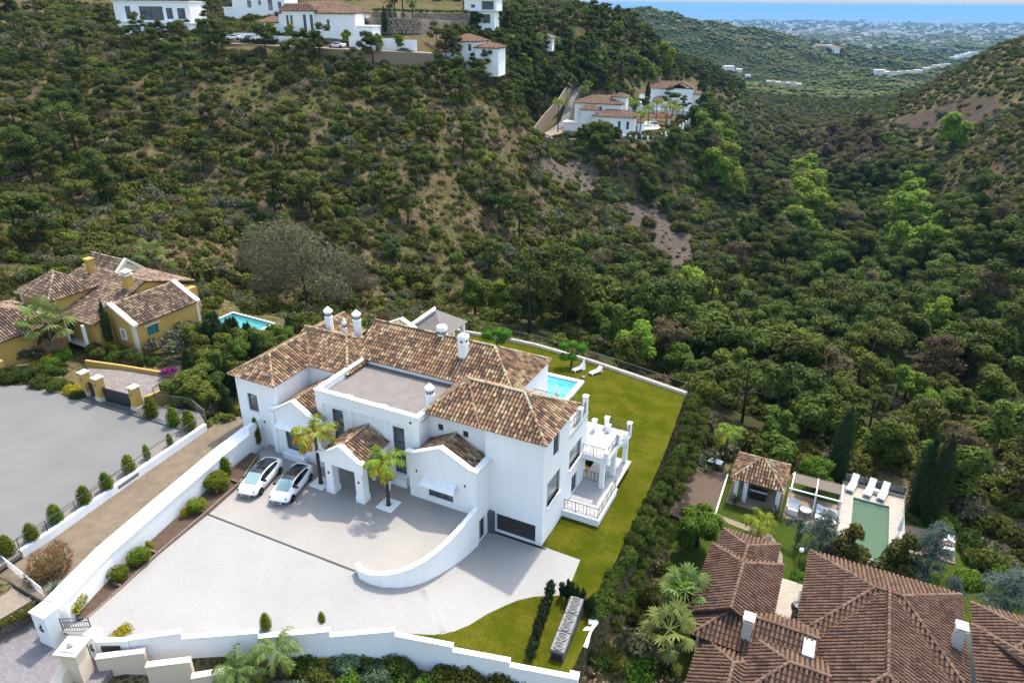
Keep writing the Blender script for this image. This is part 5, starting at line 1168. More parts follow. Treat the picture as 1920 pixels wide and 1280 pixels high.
# -- trees
TK = ['broadleaf_tree', 'stone_pine', 'gum_tree', 'lime_green_tree']
TL = {'broadleaf_tree': ('dense dark green tree', 'dense dark trees'), 'stone_pine': ('dark green pine', 'dark pines'), 'gum_tree': ('brownish loose-leaved tree', 'brownish trees'), 'lime_green_tree': ('light green leafy tree', 'light green trees')}
x1, y1 = jgrid(-30, 330, 42, 420, 5.9); k, z, u, v, d = visible(x1, y1); x1, y1, z, u, v, d = (q[k] for q in (x1, y1, z, u, v, d))
k = allowed(x1, y1, u, v, 1.6) & inpoly(u, v, FOREST) & ~inscree(u, v) & (rng.random(len(u)) < .82)
TR = np.stack([q[k] for q in (x1, y1, z, u, v, d)], -1); r_ = rng.random(len(TR)); gum_z = inpoly(TR[:, 3], TR[:, 4], [(1480,235),(1640,225),(1660,330),(1600,360),(1500,330)])
tk = np.where(r_ < .56, 0, np.where(r_ < .90, 1, np.where(r_ < .95, 2, 3))); tk = np.where(gum_z & (rng.random(len(TR)) < .8), 2, tk)
ts = rng.uniform(.8, 1.75, len(TR)) * np.where(TR[:, 5] < 105, .72, 1); order = np.argsort(-(ts / TR[:, 5]) * ((TR[:, 3] > 0) & (TR[:, 3] < 1920))); solo = np.zeros(len(TR), bool); solo[order[:260]] = True
for i in np.where(solo)[0]:
    q = TK[int(tk[i])]; tree(q, (TR[i, 0], TR[i, 1], TR[i, 2]), ts[i], label=named(TL[q][0], TR[i, 3], TR[i, 4])[0], group=named(TL[q][1], TR[i, 3], TR[i, 4])[1])
def joined(kind):
    out = []
    for tr, cr in PROTO[kind]:
        bm = bmesh.new(); bm.from_mesh(cr); n = len(bm.faces); bm.from_mesh(tr); bm.faces.ensure_lookup_table()
        for f in bm.faces[n:]: f.material_index = 1
        me = bpy.data.meshes.new(kind); bm.to_mesh(me); bm.free(); me.materials.append(cr.materials[0]); me.materials.append(MAT['trunk']); out.append(me)
    return out
tmesh = []; tbase = []; JM = {q: joined(q) for q in TK}
for q in TK: tbase.append(len(tmesh)); tmesh += JM[q]
def tpick(k): return np.array([tbase[q] + random.randrange(len(JM[TK[q]])) for q in k])
def tmass(name, label, a, k, s): scatter(name, label, a[:, :3], np.stack([s, s, s], -1), tpick(k), tmesh)
tmass('valley_wood', 'thick wood of dark green trees filling the valley', TR[~solo], tk[~solo], ts[~solo])
# farther woods on the ridges
RIDGE = [(700,10),(820,20),(1000,35),(1120,28),(1260,60),(1330,130),(1400,170),(1310,190),(1180,150),(1060,140),(960,220),(860,150),(830,95),(700,60)]
x1, y1 = jgrid(-60, 240, 170, 620, 5.4); k, z, u, v, d = visible(x1, y1); x1, y1, z, u, v, d = (q[k] for q in (x1, y1, z, u, v, d))
k = allowed(x1, y1, u, v, 3) & inpoly(u, v, RIDGE) & (rng.random(len(u)) < .8)
RT = np.stack([q[k] for q in (x1, y1, z, u, v, d)], -1); r_ = rng.random(len(RT)); rk = np.where(r_ < .62, 1, np.where(r_ < .9, 0, np.where(r_ < .95, 2, 3))); rs = rng.uniform(.65, 1.05, len(RT))
order = np.argsort(RT[:, 5]); solo = np.zeros(len(RT), bool); solo[order[:90]] = True
RL = {0: ('broadleaf tree in the wood on the ridge behind the hillside', 'broadleaf trees on the ridge'), 1: ('tall pine in the wood on the ridge behind the hillside', 'pines on the ridge'), 2: ('brownish tree in the wood on the ridge behind the hillside', 'brownish trees on the ridge'), 3: ('light green tree in the wood on the ridge behind the hillside', 'light green trees on the ridge')}
for i in np.where(solo)[0]: q = int(rk[i]); tree(TK[q], tuple(RT[i, :3]), rs[i], label=RL[q][0], group=RL[q][1])
tmass('ridge_wood', 'dark pine wood along the ridge below the sea horizon', RT[~solo], rk[~solo], rs[~solo])
# very far scrub
lowb = []
for i, mt_ in enumerate(('leaf_maquis', 'leaf_oak', 'leaf_olive', 'leaf_bright')):
    rg = np.random.default_rng(i); iv, it = ICO1; V = iv * (1, 1, .75) * (1 + rg.normal(size=(len(iv), 1))*.14) + (0, 0, .4); lowb.append(raw_mesh('far_bush', V, [], it, [], rg.random(len(it)), [mt_]))
pts = []
for (xa, xb, ya, yb, s) in ((-100, 900, 760, 1500, 5.6), (100, 1300, 1500, 2600, 8.5), (-400, 3600, 2600, 5600, 38.)):
    x1, y1 = jgrid(xa, xb, ya, yb, s); k, z, u, v, d = visible(x1, y1, 20, 0); k &= rng.random(len(k)) < .85 - .35*(patch(x1, y1, s*6, 1.) > .7); pts.append(np.stack([x1[k], y1[k], z[k], np.full(k.sum(), s)], -1))
a = np.concatenate(pts); s = a[:, 3] * (.28 + .5 * rng.random(len(a))**2); s = np.minimum(s, 14)
r_ = rng.random(len(a)); scatter('far_hill_scrub', 'green scrub and trees dotting the far hills', a[:, :3], np.stack([s, s, s*.8], -1), np.where(r_ < .45, 0, np.where(r_ < .75, 1, np.where(r_ < .9, 2, 3))), lowb)

# pines standing alone on the hillside, where the photograph shows them
PN = [(345,100,1.25),(300,92,1.1),(262,86,1.1),(230,84,.9),(500,106,1.2),(570,118,1.2),(600,108,1.1),(690,116,1.1),(395,98,1.3),(420,104,1.1),(850,118,1.2),(875,122,1.2),(905,120,1.3),(930,125,1.2),(836,112,1.1),(350,150,.9),(555,145,1.0),(700,120,.8),(520,300,.8),(285,120,.9),(590,105,.7),(765,420,.9),(930,385,.8),(935,420,1.0),(1125,380,.8),(1165,500,.9),(1170,560,.85),(820,160,.8),(860,190,.9),(990,200,1.0),(1000,225,.9),(945,170,.9),(905,150,.9),(1040,190,.8),
 (60,105,1.0),(150,110,1.0),(30,60,1.1),(200,60,.8),(400,60,.9),(1120,560,.9),(1210,360,1.0),(630,480,.7),(100,350,.6),(800,330,.7),(660,330,.6),(400,250,.7),(1245,600,1.0),(1330,640,1.0),(1190,640,.9),(1440,640,1.0),(1560,650,1.05),(1450,690,1.0),(1620,600,1.0)]
_pr = random.Random(77)
for _k in range(46):
    _c = (_pr.uniform(0, 1000), _pr.uniform(130, 560)); PN.append((_c[0], _c[1], _pr.uniform(.5, 1.05)))
    if _pr.random() < .4: PN.append((_c[0] + _pr.uniform(-30, 30), _c[1] + _pr.uniform(-8, 8), _pr.uniform(.5, .9)))
PN = [q for q in PN if not (q[0] < 420 and q[1] > 470) and not (q[1] > 540 and 420 < q[0] < 900)]
for i, (u, v, s) in enumerate(PN):
    p = PG(u, v); tree('stone_pine', p, s*(.85 if i < 15 else 1.2), label=named('lone dark pine rising above the shrubs', u, v)[0], group=named('lone pines', u, v)[1], var=i)
for i, (u, v, s) in enumerate([(1322,282,.9),(1338,322,1.0),(1368,370,.8),(1490,330,.9),(1505,360,1.0),(1515,405,1.0),(1500,455,.9),(1655,415,.9),(1685,450,1.0),(1710,405,.9),(1740,490,.9),(1318,262,.9),(1345,300,1.0),(1360,345,.9),(1478,375,1.0),(1528,372,.9),(1530,415,1.0),(1475,440,.9),(1720,430,1.0),(1668,440,1.0),(1735,460,.9),(1690,490,1.0),(1670,395,.8),(1330,300,1.0),(1325,280,.9),(1350,335,1.1),(1340,350,1.1),(1500,350,1.3),(1510,395,1.4),(1490,420,1.3),(1700,420,1.3),(1690,465,1.4),(1350,260,.9),(1700,385,1.1),(1520,430,1.2),(1780,280,1.3),(1300,590,.9),(1280,570,.8),(1245,125,1.1)]):
    p = PG(u, v + 12); tree('lime_green_tree', p, s*2.1, label=named('tall light green tree', u, v)[0], group=named('tall light green trees', u, v)[1], var=i)
for i, (u, v, s) in enumerate([(1140,275,1.15),(1120,285,1.0),(1255,285,1.05),(1265,270,1.0),(1215,380,1.3),(1250,400,1.0)]):
    tree('broadleaf_tree', PG(u, v), s, label='dense round tree on the slope below the ridge villas', group='round trees below the ridge villas', var=i)
tree('bare_tree', PG(580,590), 2.1, label='wide leafless grey tree behind the turquoise pool of the yellow villa', cat='tree')
tree('bare_tree', PG(510,560), 1.2, rz=2.0, label='smaller leafless grey tree left of the wide one above the pool', cat='tree')
tree('bare_tree', PG(655,575), 1.2, rz=4.0, label='smaller leafless grey tree right of the wide one above the chimneys', cat='tree')
# ------------------------------------------------------------------ things in the grounds of the white villa
# parked cars
def car_meshes():
    st = [(-2.34,.55,.50,.78,.02),(-2.27,.76,.30,.97,.04),(-1.95,.88,.22,1.05,.05),(-1.3,.92,.20,1.01,.03),(-.4,.925,.20,.95,.02),(.5,.925,.20,.92,.02),(1.1,.915,.20,.91,.04),(1.6,.90,.22,.86,.07),(2.0,.85,.26,.77,.07),(2.25,.72,.32,.64,.05),(2.36,.48,.40,.52,.02)]
    b = MB(); vs_ = []
    for x, w, zb, zs, c in st:
        h = [(.86*w, zb), (w, zb + .16), (w*1.0, zs - .24), (.94*w, zs - .03), (.55*w, zs + c*.75)]
        vs_ += [(x, -y, z) for y, z in h] + [(x, 0, zs + c)] + [(x, y, z) for y, z in h[::-1]]
    n = 11; fs = [(k*n+i, (k+1)*n+i, (k+1)*n+(i+1) % n, k*n+(i+1) % n) for k in range(len(st)-1) for i in range(n)]
    b.add(vs_, fs + [list(range(n)), list(range((len(st)-1)*n, len(st)*n))[::-1]])
    gs = [(-2.02,.64,1.06,.60,1.085),(-1.55,.76,1.02,.60,1.24),(-1.0,.81,.99,.60,1.37),(-.4,.83,.97,.61,1.445),(.1,.835,.96,.61,1.445),(.55,.83,.95,.60,1.38),(1.0,.79,.94,.62,1.18),(1.5,.68,.93,.62,.965)]
    g = {k: MB() for k in ('roof_glass', 'windscreen', 'side_window', 'pillar')}; rows = []
    for x, wb, zb, wt, z_ in gs: rows.append([(x, -wb, zb), (x, -wt - .035, z_ - .10), (x, -wt + .03, z_ - .035), (x, -wt*.5, z_), (x, 0, z_ + .012), (x, wt*.5, z_), (x, wt - .03, z_ - .035), (x, wt + .035, z_ - .10), (x, wb, zb)])
    for k in range(len(rows) - 1):
        a, c = rows[k], rows[k+1]
        for i in range(8):
            if i in (0, 7): t = 'side_window' if 0 < k < 6 else 'pillar'
            elif i in (1, 6): t = 'pillar'
            else: t = 'windscreen' if k >= 5 else 'roof_glass'
            g[t].add([a[i], c[i], c[i+1], a[i+1]], [(0, 1, 2, 3)])
    body = MB(); body.v = b.v + []; body.f = b.f + []; body.m = b.m + []; body.c = b.c + []
    body.add(g['pillar'].v, g['pillar'].f)
    tyre = MB(); tyre.lathe([(.2,-.11),(.33,-.11),(.345,-.06),(.345,.06),(.33,.11),(.2,.11)], 18)
    rim = MB(); rim.lathe([(.02,.09),(.21,.085),(.225,.10),(.225,-.05),(.02,-.05)], 12)
    for k in range(5): rim.obox(.1*math.cos(k*1.257), .1*math.sin(k*1.257), .1, .025, .09, .112, k*1.257)
    side_w = [MB(), MB()]
    for f in range(len(g['side_window'].k)):
        q = g['side_window'].v[f*4:f*4+4]; side_w[0 if q[0][1] < 0 else 1].add(q, [(0, 1, 2, 3)])
    mir = MB(); mir.obox(0, 0, .09, .11, -.06, .07); light = MB(); light.add([(0,-.2,0),(.0,.2,.06),(-.12,.24,.13),(-.16,-.16,.11)], [(0, 1, 2, 3)])
    plate = MB().box(-.01,.01,-.26,.26,-.06,.06); tail = MB().box(-.03,.03,-.22,.22,-.05,.05)
    sm = lambda m, mt: m.mesh('car', mt, smooth=True)
    bm_ = sm(body, 'car_paint')
    return dict(body=bm_, roof_glass=sm(g['roof_glass'], 'car_glass'), windscreen=sm(g['windscreen'], 'sunshade'), sw=[sm(q, 'car_glass') for q in side_w], tyre=sm(tyre, 'tyre'), rim=rim.mesh('rim', 'grey_metal'), mirror=mir.mesh('mirror', 'car_glass'), light=light.mesh('headlight', 'car_glass'), plate=plate.mesh('plate', 'grey_metal'), tail=tail.mesh('tail', 'terracotta', colour=True))
CAR = car_meshes()
def car(label, loc, rz, group=None, paint=None, name='parked_car', scale=1.0, plain=False):
    t = thing(name, label, 'car', loc, rz, group, scale)
    bd = CAR['body']
    if paint:
        bd = CAR['body'].copy(); bd.materials.clear(); bd.materials.append(MAT[paint])
    link('body', bd, t); link('roof', CAR['roof_glass'] if not plain else CAR['roof_glass'], t)
    ws = CAR['windscreen']
    if plain: ws = CAR['windscreen'].copy(); ws.materials.clear(); ws.materials.append(MAT['car_glass'])
    link('windscreen', ws, t)
    for q in CAR['sw']: link('side_window', q, t)
    for x in (-1.42, 1.46):
        for s in (-1, 1):
            w = link('wheel', CAR['tyre'], t, loc=(x, s*.84, .345)); w.rotation_euler = (-s*math.pi/2, 0, 0)
            link('rim', CAR['rim'], w)
    for s in (-1, 1):
        link('mirror', CAR['mirror'], t, loc=(.85, s*.98, .98)); l_ = link('headlight', CAR['light'], t, loc=(2.2, s*.56, .62)); l_.scale = (1, s*.9, 1)
        link('tail_light', CAR['tail'], t, loc=(-2.28, s*.58, .86))
    link('number_plate', CAR['plate'], t, loc=(2.375, 0, .45)); return t
ch = HA + R(-77)
car('white car with black glass roof parked closest to the retaining wall', H(-22.65,-6.3,.004), ch)
car('white car with black glass roof parked closest to the palm', H(-19.75,-5.85,.004), ch)
# palms in white squares
for i, (x, y, h_, lab, rz) in enumerate(((-18.2,-4.15,4.75,'slender palm with green and yellow fronds between cars and portico',.4), (-11.55,-4.0,3.95,'short palm with many yellow fronds in front of the tall window',2.1))):
    palm('queen', lab, H(x, y, 0), h_, .13, rz, 1.2 if i == 0 else 1.08)
    sq = thing('palm_surround', ('white stone square around the palm beside the cars', 'white stone square around the palm in front of the tall window')[i], 'paving', H(x, y, .006), HA)
    mb = MB(); s = .75
    mb.box(-s, s, -s, -.2, 0, .03); mb.box(-s, s, .2, s, 0, .03); mb.box(-s, -.2, -.2, .2, 0, .03); mb.box(.2, s, -.2, .2, 0, .03); build_each(mb, 'slab', 'white_cap', sq)
    MB().box(-.2,.2,-.2,.2,0,.015).build('soil', 'bed_soil', sq)
# white pots
for i, (x, y, s, pl) in enumerate(((-16.15,-1.95,1.0,1),(-14.55,-1.75,.8,0),(-12.75,-2.35,.95,1))):
    t = thing('plant_pot', ('tall white tapered pot with plant inside the portico beside the left column', 'small white pot by the entrance door', 'tall white tapered pot with leafy plant between portico and tall window')[i], 'pot', H(x, y, .004), HA, None, s)
    MB().lathe([(.2,0),(.24,.05),(.34,1.0),(.36,1.05),(.31,1.05),(.28,.92)], 14).build('pot', 'white_plastic', t, smooth=False)
    if pl: c = link('plant', PROTO['garden_shrub'][i % 3], t, loc=(0, 0, .9)); c.scale = (.5,.5,.75)
# shrubs in the raised bed
BS = [(147,1128,.75,'gold','large yellow green bush in the raised bed next to the big gate post'),(224,1076,.45,'ball','flat yellow green bush in the raised bed, second from the gate'),(263,1045,.52,'ball','round green bush below a thin yellow plant in the raised bed'),(282,1020,.36,'thin','thin yellow brown plant just above the round green bush in the bed'),(348,960,.42,'thin','small yellow plant in the middle of the raised bed'),(370,948,.5,'ball','round green bush in the middle of the raised bed'),(410,908,.66,'ball','large round green bush beside the first white car'),(425,880,.75,'cone','tall narrow yellow green bush behind the round one near the cars'),(484,825,.95,'col','narrow dark columnar shrub at the end of the retaining wall')]
for u, v, s, kd, lab in BS:
    x, y = L(u, v + 8, .2); p = H(x, y, .18)
    if kd == 'gold': shrub('gold_shrub', p, (1.0, 1.0, 1.45), lab)
    elif kd == 'ball': shrub('round_bush', p, (s*1.5, s*1.5, s*1.15), lab)
    elif kd == 'thin': shrub('gold_shrub', p, (s*.8, s*.8, s*2.2), lab)
    elif kd == 'cone': shrub('topiary_cone', p, (s*1.25, s*1.25, s*1.25), lab)
    else: shrub('topiary_cone', p, (.75, .75, 1.55), lab)
for u, v, s, lab in ((500,1168,.72,'clipped yellow green cone on the driveway behind the front wall, left of the other'),(604,1157,.5,'small clipped green cone on the driveway behind the front wall'),(226,1185,.72,'low yellow bush behind the letter box wall')):
    x, y = L(u, v + 10, .0); shrub('topiary_cone' if s != .72 or u > 300 else 'gold_shrub', H(x, y, 0), (s, s, s), lab)
# cloud-pruned trees on the rear lawn
def cloud_tree(label, loc, balls, rz):
    t = thing('cloud_tree', label, 'tree', loc, rz); mb = MB(); mb.path([(0,0,-.2),(.05,0,.6),(0,.05,1.0)], [.16,.13,.1], 7)
    for x, y, z, r in balls: mb.tube((0,.03,.85), (x, y, z), .07, .04, 5)
    mb.build('trunk', 'trunk', t)
    for x, y, z, r in balls: b = link('clipped_ball', PROTO['clipped_ball'][0], t, loc=(x, y, z - r*.9)); b.scale = (r, r, r*.9)
cloud_tree('cloud-pruned tree with four merged balls beside the pavilion', P(931, 655, -2.8), [(-1.05,0,2.0,.85),(.25,.2,2.25,.8),(1.05,0,2.1,.9),(.6,-.3,1.3,.5)], 0)
cloud_tree('cloud-pruned tree with five separate balls behind the loungers', P(1071, 686, -2.8), [(-.95,.2,2.55,.62),(.15,.5,2.65,.58),(1.15,.2,2.3,.68),(-.95,-.3,1.35,.58),(.05,-.3,1.35,.6)], 0)
# loungers and parasols
def lounger(label, loc, rz, group=None, back=.55, frame='white_plastic', scale=1.0, cush='cushion'):
    t = thing('sun_lounger', label, 'sun lounger', loc, rz, group, scale)
    mb = MB(); mb.box(-1.0,.95,-.34,-.28,.26,.33); mb.box(-1.0,.95,.28,.34,.26,.33); mb.box(-1.0,-.94,-.279,.279,.26,.33); mb.box(.89,.95,-.279,.279,.26,.33); mb.build('frame', frame, t)
    lg = MB()
    for x in (-.9,.85):
        for y in (-.31,.31): lg.box(x-.04,x+.04,y-.04,y+.04,0,.258)
    build_each(lg, 'leg', frame, t)
    MB().box(-1.0,.3,-.31,.31,.332,.42).build('seat_cushion', cush, t)
    MB().slab([(.3,-.31,.34),(.3,.31,.34),(1.0,.31,.34+back),(1.0,-.31,.34+back)], (-.06,0,.09)).build('backrest', cush, t)
    return t
lounger('white sun lounger behind the closed parasol on the rear lawn', P(1085, 694, -2.79), HA + R(62), back=.4, scale=.85); lounger('white sun lounger farther from the pool corner on the rear lawn', P(1117, 700, -2.79), HA + R(62), back=.4, scale=.85)
def parasol(label, loc, h_=2.5, name='closed_parasol'):
    t = thing(name, label, 'parasol', loc, 0)
    MB().tube((0,0,.05),(0,0,h_),.025,n=6).build('pole', 'light_metal', t); MB().lathe([(.05,h_*.36),(.2,h_*.38),(.19,h_*.5),(.12,h_*.8),(.04,h_),(.01,h_+.06)], 8).build('canopy', 'cushion', t); MB().lathe([(.28,0),(.28,.06),(.06,.09)], 10).build('base', 'grey_metal', t)
parasol('closed grey parasol between the two loungers on the rear lawn', P(1093, 706, -2.79)); parasol('closed grey parasol at the near edge of the turquoise pool', H(-7.6, 20.9, -2.79))
# hedge on the right of the lawn
rr = random.Random(3); y = -4.6; i = 0
while y < 29.5:
    x = 6.5 + .1*math.sin(y*.5) - max(0, y - 20)*.13
    for k, dx in enumerate((0, 1.1)):
        q = H(x + dx + rr.uniform(-.15,.15), y + rr.uniform(-.2,.2) + k*.6, -3.15 - .75*k)
        s = rr.uniform(.74, .95) * (1 - .22*k); shrub('hedge_shrub', q, (s, s, s*rr.uniform(1.1,1.5)), ('dark green bush in the inner row of the hedge beside the lawn', 'dark green bush in the outer row of the hedge beside the lawn')[k], 'hedge plant', ('inner hedge row beside the lawn', 'outer hedge row beside the lawn')[k])
    y += 1.35
# narrow young cypresses
for k in range(10):
    q = H(2.75 + k*.14, -4.6 - k*.68, zlawn(2.75 + k*.14, -4.6 - k*.68) - .05); tree('young_cypress', q, .72 + .1*rr.random(), label='narrow dark young cypress in the row along the front lawn edge', group='cypress row along the front lawn', cat='cypress', sz=.8 + .2*rr.random())
for k in range(7):
    q = H(3.5 + k*.42, -4.2 - k*.1, -2.85); tree('young_cypress', q, .6, label='narrow dark young cypress in the short row behind the air conditioners', group='cypress row behind the air conditioners', cat='cypress', sz=.75 + .4*rr.random())
mat('unit_grey', (.27,.28,.28), .6)
# air conditioners in a row
def ac(label, x, y):
    t = thing('air_conditioner', label, 'air conditioner', H(x, y, zlawn(4.5, -8) - .25), HA + R(6)); w, dp, hh = .45, .78, 1.35
    mb = MB(); mb.box(-w, w, -dp, dp, 0, .08); mb.box(-w, w, -dp, dp, .09, hh); mb.build('casing', 'unit_grey', t)
    MB().box(-w+.06, w-.06, -dp-.012, -dp+.0, .2, hh-.25).build('grille', 'window_frame', t); MB().box(w, w+.012, -dp+.06, dp-.06, .2, hh-.2).build('coil_panel', 'grey_metal', t)
    for yy in (-.38, .38):
        f = MB().lathe([(.33,hh+.002),(.35,hh+.08),(.30,hh+.08),(.29,hh+.01)], 16, (0, yy, 0)).build('fan', 'grey_metal', t)
        mb = MB()
        for k in range(5): mb.obox(.14*math.cos(k*1.257), yy + .14*math.sin(k*1.257), .12, .06, hh+.02, hh+.035, k*1.257)
        mb.build('blades', 'dark_metal', f)
        mb = MB()
        for k in range(-3, 4): mb.box(-.3, .3, yy + k*.085 - .008, yy + k*.085 + .008, hh+.081, hh+.09)
        mb.build('guard', 'unit_grey', f)
for k, lab in enumerate(('grey air conditioner with two fans closest to the front wall', 'grey air conditioner with two fans in the middle of the row', 'grey air conditioner with two fans at the far end of the row')): ac(lab, 5.4 - k*.172, -9.1 + k*1.64)
t = thing('folded_cover', 'crumpled white cover lying beside the air conditioners', 'cover', H(6.35,-7.6,-3.0), HA)
mb = MB()
for k in range(7): mb.slab([(-.3+.1*math.sin(k*2), k*.45, .1+.12*(k%2)),(.3+.1*math.cos(k), k*.45, .1),(.3+.1*math.cos(k+1), k*.45+.45, .12),(-.3+.1*math.sin(k*2+2), k*.45+.45, .1+.12*((k+1)%2))], (0,0,.1))
mb.build('sheet', 'white_plastic', t)
# planting below the front wall
FS = [(700,1215,'garden_shrub',1.3,'dark green bush against the front wall, below its middle step'),(760,1200,'garden_shrub',1.1,'tall dark bush at the bend of the front wall'),(640,1240,'grey_shrub',1.2,'grey green bush in the bed below the front wall'),(700,1260,'grey_shrub',1.1,'grey green low bush at the bottom edge below the front wall'),(880,1230,'garden_shrub',1.3,'dark green bush hiding part of the front wall near the lawn'),(940,1245,'garden_shrub',1.2,'dark leafy bush below the last steps of the front wall'),(830,1250,'hedge_shrub',1.2,'dark bush below the bend of the front wall'),(615,1225,'gold_shrub',.9,'yellow green bush below the front wall beside the feathery palms'),(790,1272,'citrus_shrub',1.0,'bright green bush at the bottom edge below the bend'),(920,1275,'citrus_shrub',.9,'bright green bush at the bottom edge right of centre'),(660,1275,'citrus_shrub',.9,'bright green bush at the bottom edge left of the bend'),(980,1265,'olive_shrub',.9,'thin grey bush at the foot of the end of the front wall'),(740,1240,'hedge_shrub',1.2,'dark bush between the grey bushes and the bend of the wall'),(1010,1275,'dry_shrub',.9,'dry twiggy bush below the end of the front wall'),(560,1250,'hedge_shrub',1.0,'dark bush between the two feathery palms and the wall'),(870,1270,'garden_shrub',1.1,'low dark bush at the bottom edge below the front lawn'),(590,1272,'garden_shrub',1.0,'dark bush at the bottom edge beside the feathery palms')]
for u, v, kd, s, lab in FS: q = P(u, v + 14, -3.0); q.z = G(q.x, q.y) - .1; shrub(kd, q, (s, s, s*1.1), lab)
palm('queen_big', 'feathery grey green palm at the bottom edge left of its twin', P(455, 1300, -2.6), 2.0, .16, .3, .75); palm('queen_big', 'feathery grey green palm right of its twin below the front wall', P(530, 1275, -2.6), 2.5, .16, 1.7, .75)
# ------------------------------------------------------------------ street side and the yellow villa
ZS = 1.6
def poly_px(pts, z): return [tuple(P(u, v, z)[:2]) for u, v in pts]
def flat(name, pts, z, mt, thick=.3, kind='structure', zf=None):
    return MB().prism(poly_px(pts, z) if not zf else pts, z - thick, z).build(name, mt, kind=kind)
flat('street_plaza', [(-420,735),(0,723),(61,721),(143,749),(338,808),(309,820),(186,910),(93,977),(0,1028),(-420,1260)], ZS, 'asphalt_grey')
flat('gravel_strip', [(338,808),(372,772),(388,796),(93,1000),(0,1062),(-420,1330),(-420,1260),(0,1028),(93,977),(186,910),(309,820)], ZS - .05, 'gravel')
flat('gate_apron', [(143,749),(150,738),(372,772),(338,808)], ZS - .004, 'asphalt_grey')
MB().prism(poly_px([(130,744),(142,738),(345,800),(338,806)], ZS), ZS - .2, ZS + .1).build('kerb', 'grey_metal', kind='structure')
flat('soil_strip', [(388,796),(450,780),(462,800),(300,940),(84,1128),(0,1080),(0,1062),(93,1000)], 1.05, 'dry_soil', .8)
t = thing('low_wall', 'low white wall with metal railing between plaza and bare strip', 'wall')
w0 = [tuple(P(u, v, ZS)[:2]) for u, v in ((387,797),(240,897),(93,1000),(40,1034))]; mb = MB(); wall_path(mb, w0[::-1], .3, ZS + .12, .2); mb.build('wall', 'white_render', t)
w3 = [Vector((*q, ZS + .12)) for q in w0]
def wire_rail(parent, pts, h, mt='grey_metal', post=2.0, wires=3, pw=.035):
    mb = MB(); up = Vector((0, 0, 1)); ps = MB()
    for a, b in zip(pts[:-1], pts[1:]):
        a, b = Vector(a), Vector(b); k = max(1, round((b - a).length / post))
        for i in range(wires + 1): mb.tube(a + up*h*(i+1)/(wires+1), b + up*h*(i+1)/(wires+1), .03 if i == wires else .01, n=4)
        for i in range(k + 1): p = a + (b - a)*(i/k); ps.tube(p, p + up*h, pw, n=5)
    mb.build('rail', mt, parent); build_each(ps, 'post', mt, parent)
wire_rail(t, [q + Vector((-.12, .08, 0)) for q in w3], .95)
t = thing('plaza_fence', 'metal railing with grey top bar at the far corner of the gravel strip', 'fence')
wire_rail(t, [P(300,758,1.5), P(360,766,1.5), P(386,788,1.5)], 1.1, 'light_metal')
TP = [(285,772),(327,788),(356,796),(320,826),(277,850),(244,875),(202,908),(161,935),(107,970),(62,1004),(16,1030)]
TN = ['closest to the yellow gate post', 'second from the yellow gate post', 'at the corner of the railing', 'just below the railing corner, slim one', 'slim one, fifth from the gate', 'rounded one, sixth from the gate', 'seventh from the gate along the railing', 'eighth from the gate along the railing', 'ninth from the gate, above the red bush', 'directly above the big red bush', 'beside the left photo edge']
for i, (u, v) in enumerate(TP):
    s = (.95,.85,.9,.55,.62,.75,.72,.75,.75,.7,.75)[i]; q = P(u, v + 9, ZS - .05); shrub('topiary_cone', q, (s*(1.0 if i in (3, 4) else 1.4),)*2 + (s*1.18,), 'clipped cone shrub on the plaza edge, ' + TN[i], 'shrub', 'clipped cone shrubs round the plaza')
shrub('red_bush', P(88,1074,.95), (1.7,1.6,2.0), 'large round bush speckled with red flowers on the bare strip', 'bush')
# agave
t = thing('agave_plant', 'blue green agave rosette between red bush and retaining wall', 'agave', P(103,1105,1.05)); mb = MB()
for k in range(16):
    a = k*2.4; e = .35 + k*.06; d = Vector((math.cos(a)*math.cos(e), math.sin(a)*math.cos(e), math.sin(e))); s = Vector((-math.sin(a), math.cos(a), 0))*.06
    mb.add([Vector((0,0,.05)) - s, Vector((0,0,.05)) + s, d*.35 + s*1.1, d*.75, d*.35 - s*1.1], [(0,1,2,3,4)], 0, (random.random(),)*3)
mb.build('leaves', 'leaf_agave', t, colour=True)
# white rail and terrace at the left edge
t = thing('white_rail', 'white rail above the stone wall at the left photo edge', 'railing'); wire_rail(t, [P(-60,1010,1.1), P(0,1052,1.1), P(82,1118,1.1)], .8, 'white_plastic', 2.4)
flat('side_terrace', [(-60,1062),(0,1085),(60,1125),(0,1160),(-60,1175)], .85, 'stone_path', .5)
for i, (u, v, s) in enumerate(((45,1140,.6),(15,1158,.6),(62,1125,.5))): q = P(u, v, .55); q.z = .4; shrub('garden_shrub', q, (s*1.1, s*1.1, s*.8), ('creeping green plant with yellow flowers on the stone wall, middle', 'creeping green plant on the stone wall at the photo edge', 'creeping green plant on the stone wall nearest the gate post')[i])
# rubble retaining wall built stone by stone
t = thing('stone_wall', 'brown rubble stone retaining wall left of the gate', 'wall')
a0, b0 = P(-40,1225,-.6), P(97,1140,-.6); d = (b0 - a0); Ln = d.length; d.normalize(); nrm = Vector((d.y, -d.x, 0)); rz = math.atan2(d.y, d.x)
MB().obox((a0.x+b0.x)/2 - nrm.x*.4, (a0.y+b0.y)/2 - nrm.y*.4, Ln/2, .35, -1.4, .55, rz).build('core', 'rubble', t)
def stone(w, h_, dp, rg):
    iv = np.array([(x, y, z) for x in (-1, 1) for y in (-1, 1) for z in (-1, 1)], float); bm = bmesh.new()
    for p in iv: bm.verts.new((p[0]*w/2*rg.uniform(.85,1), p[1]*dp*rg.uniform(.7,1.1), p[2]*h_/2*rg.uniform(.82,1)))
    bmesh.ops.convex_hull(bm, input=bm.verts[:]); bmesh.ops.bevel(bm, geom=bm.edges[:], offset=.035, segments=1, affect='EDGES'); return bm
srg = random.Random(5); z = -1.3; row = 0
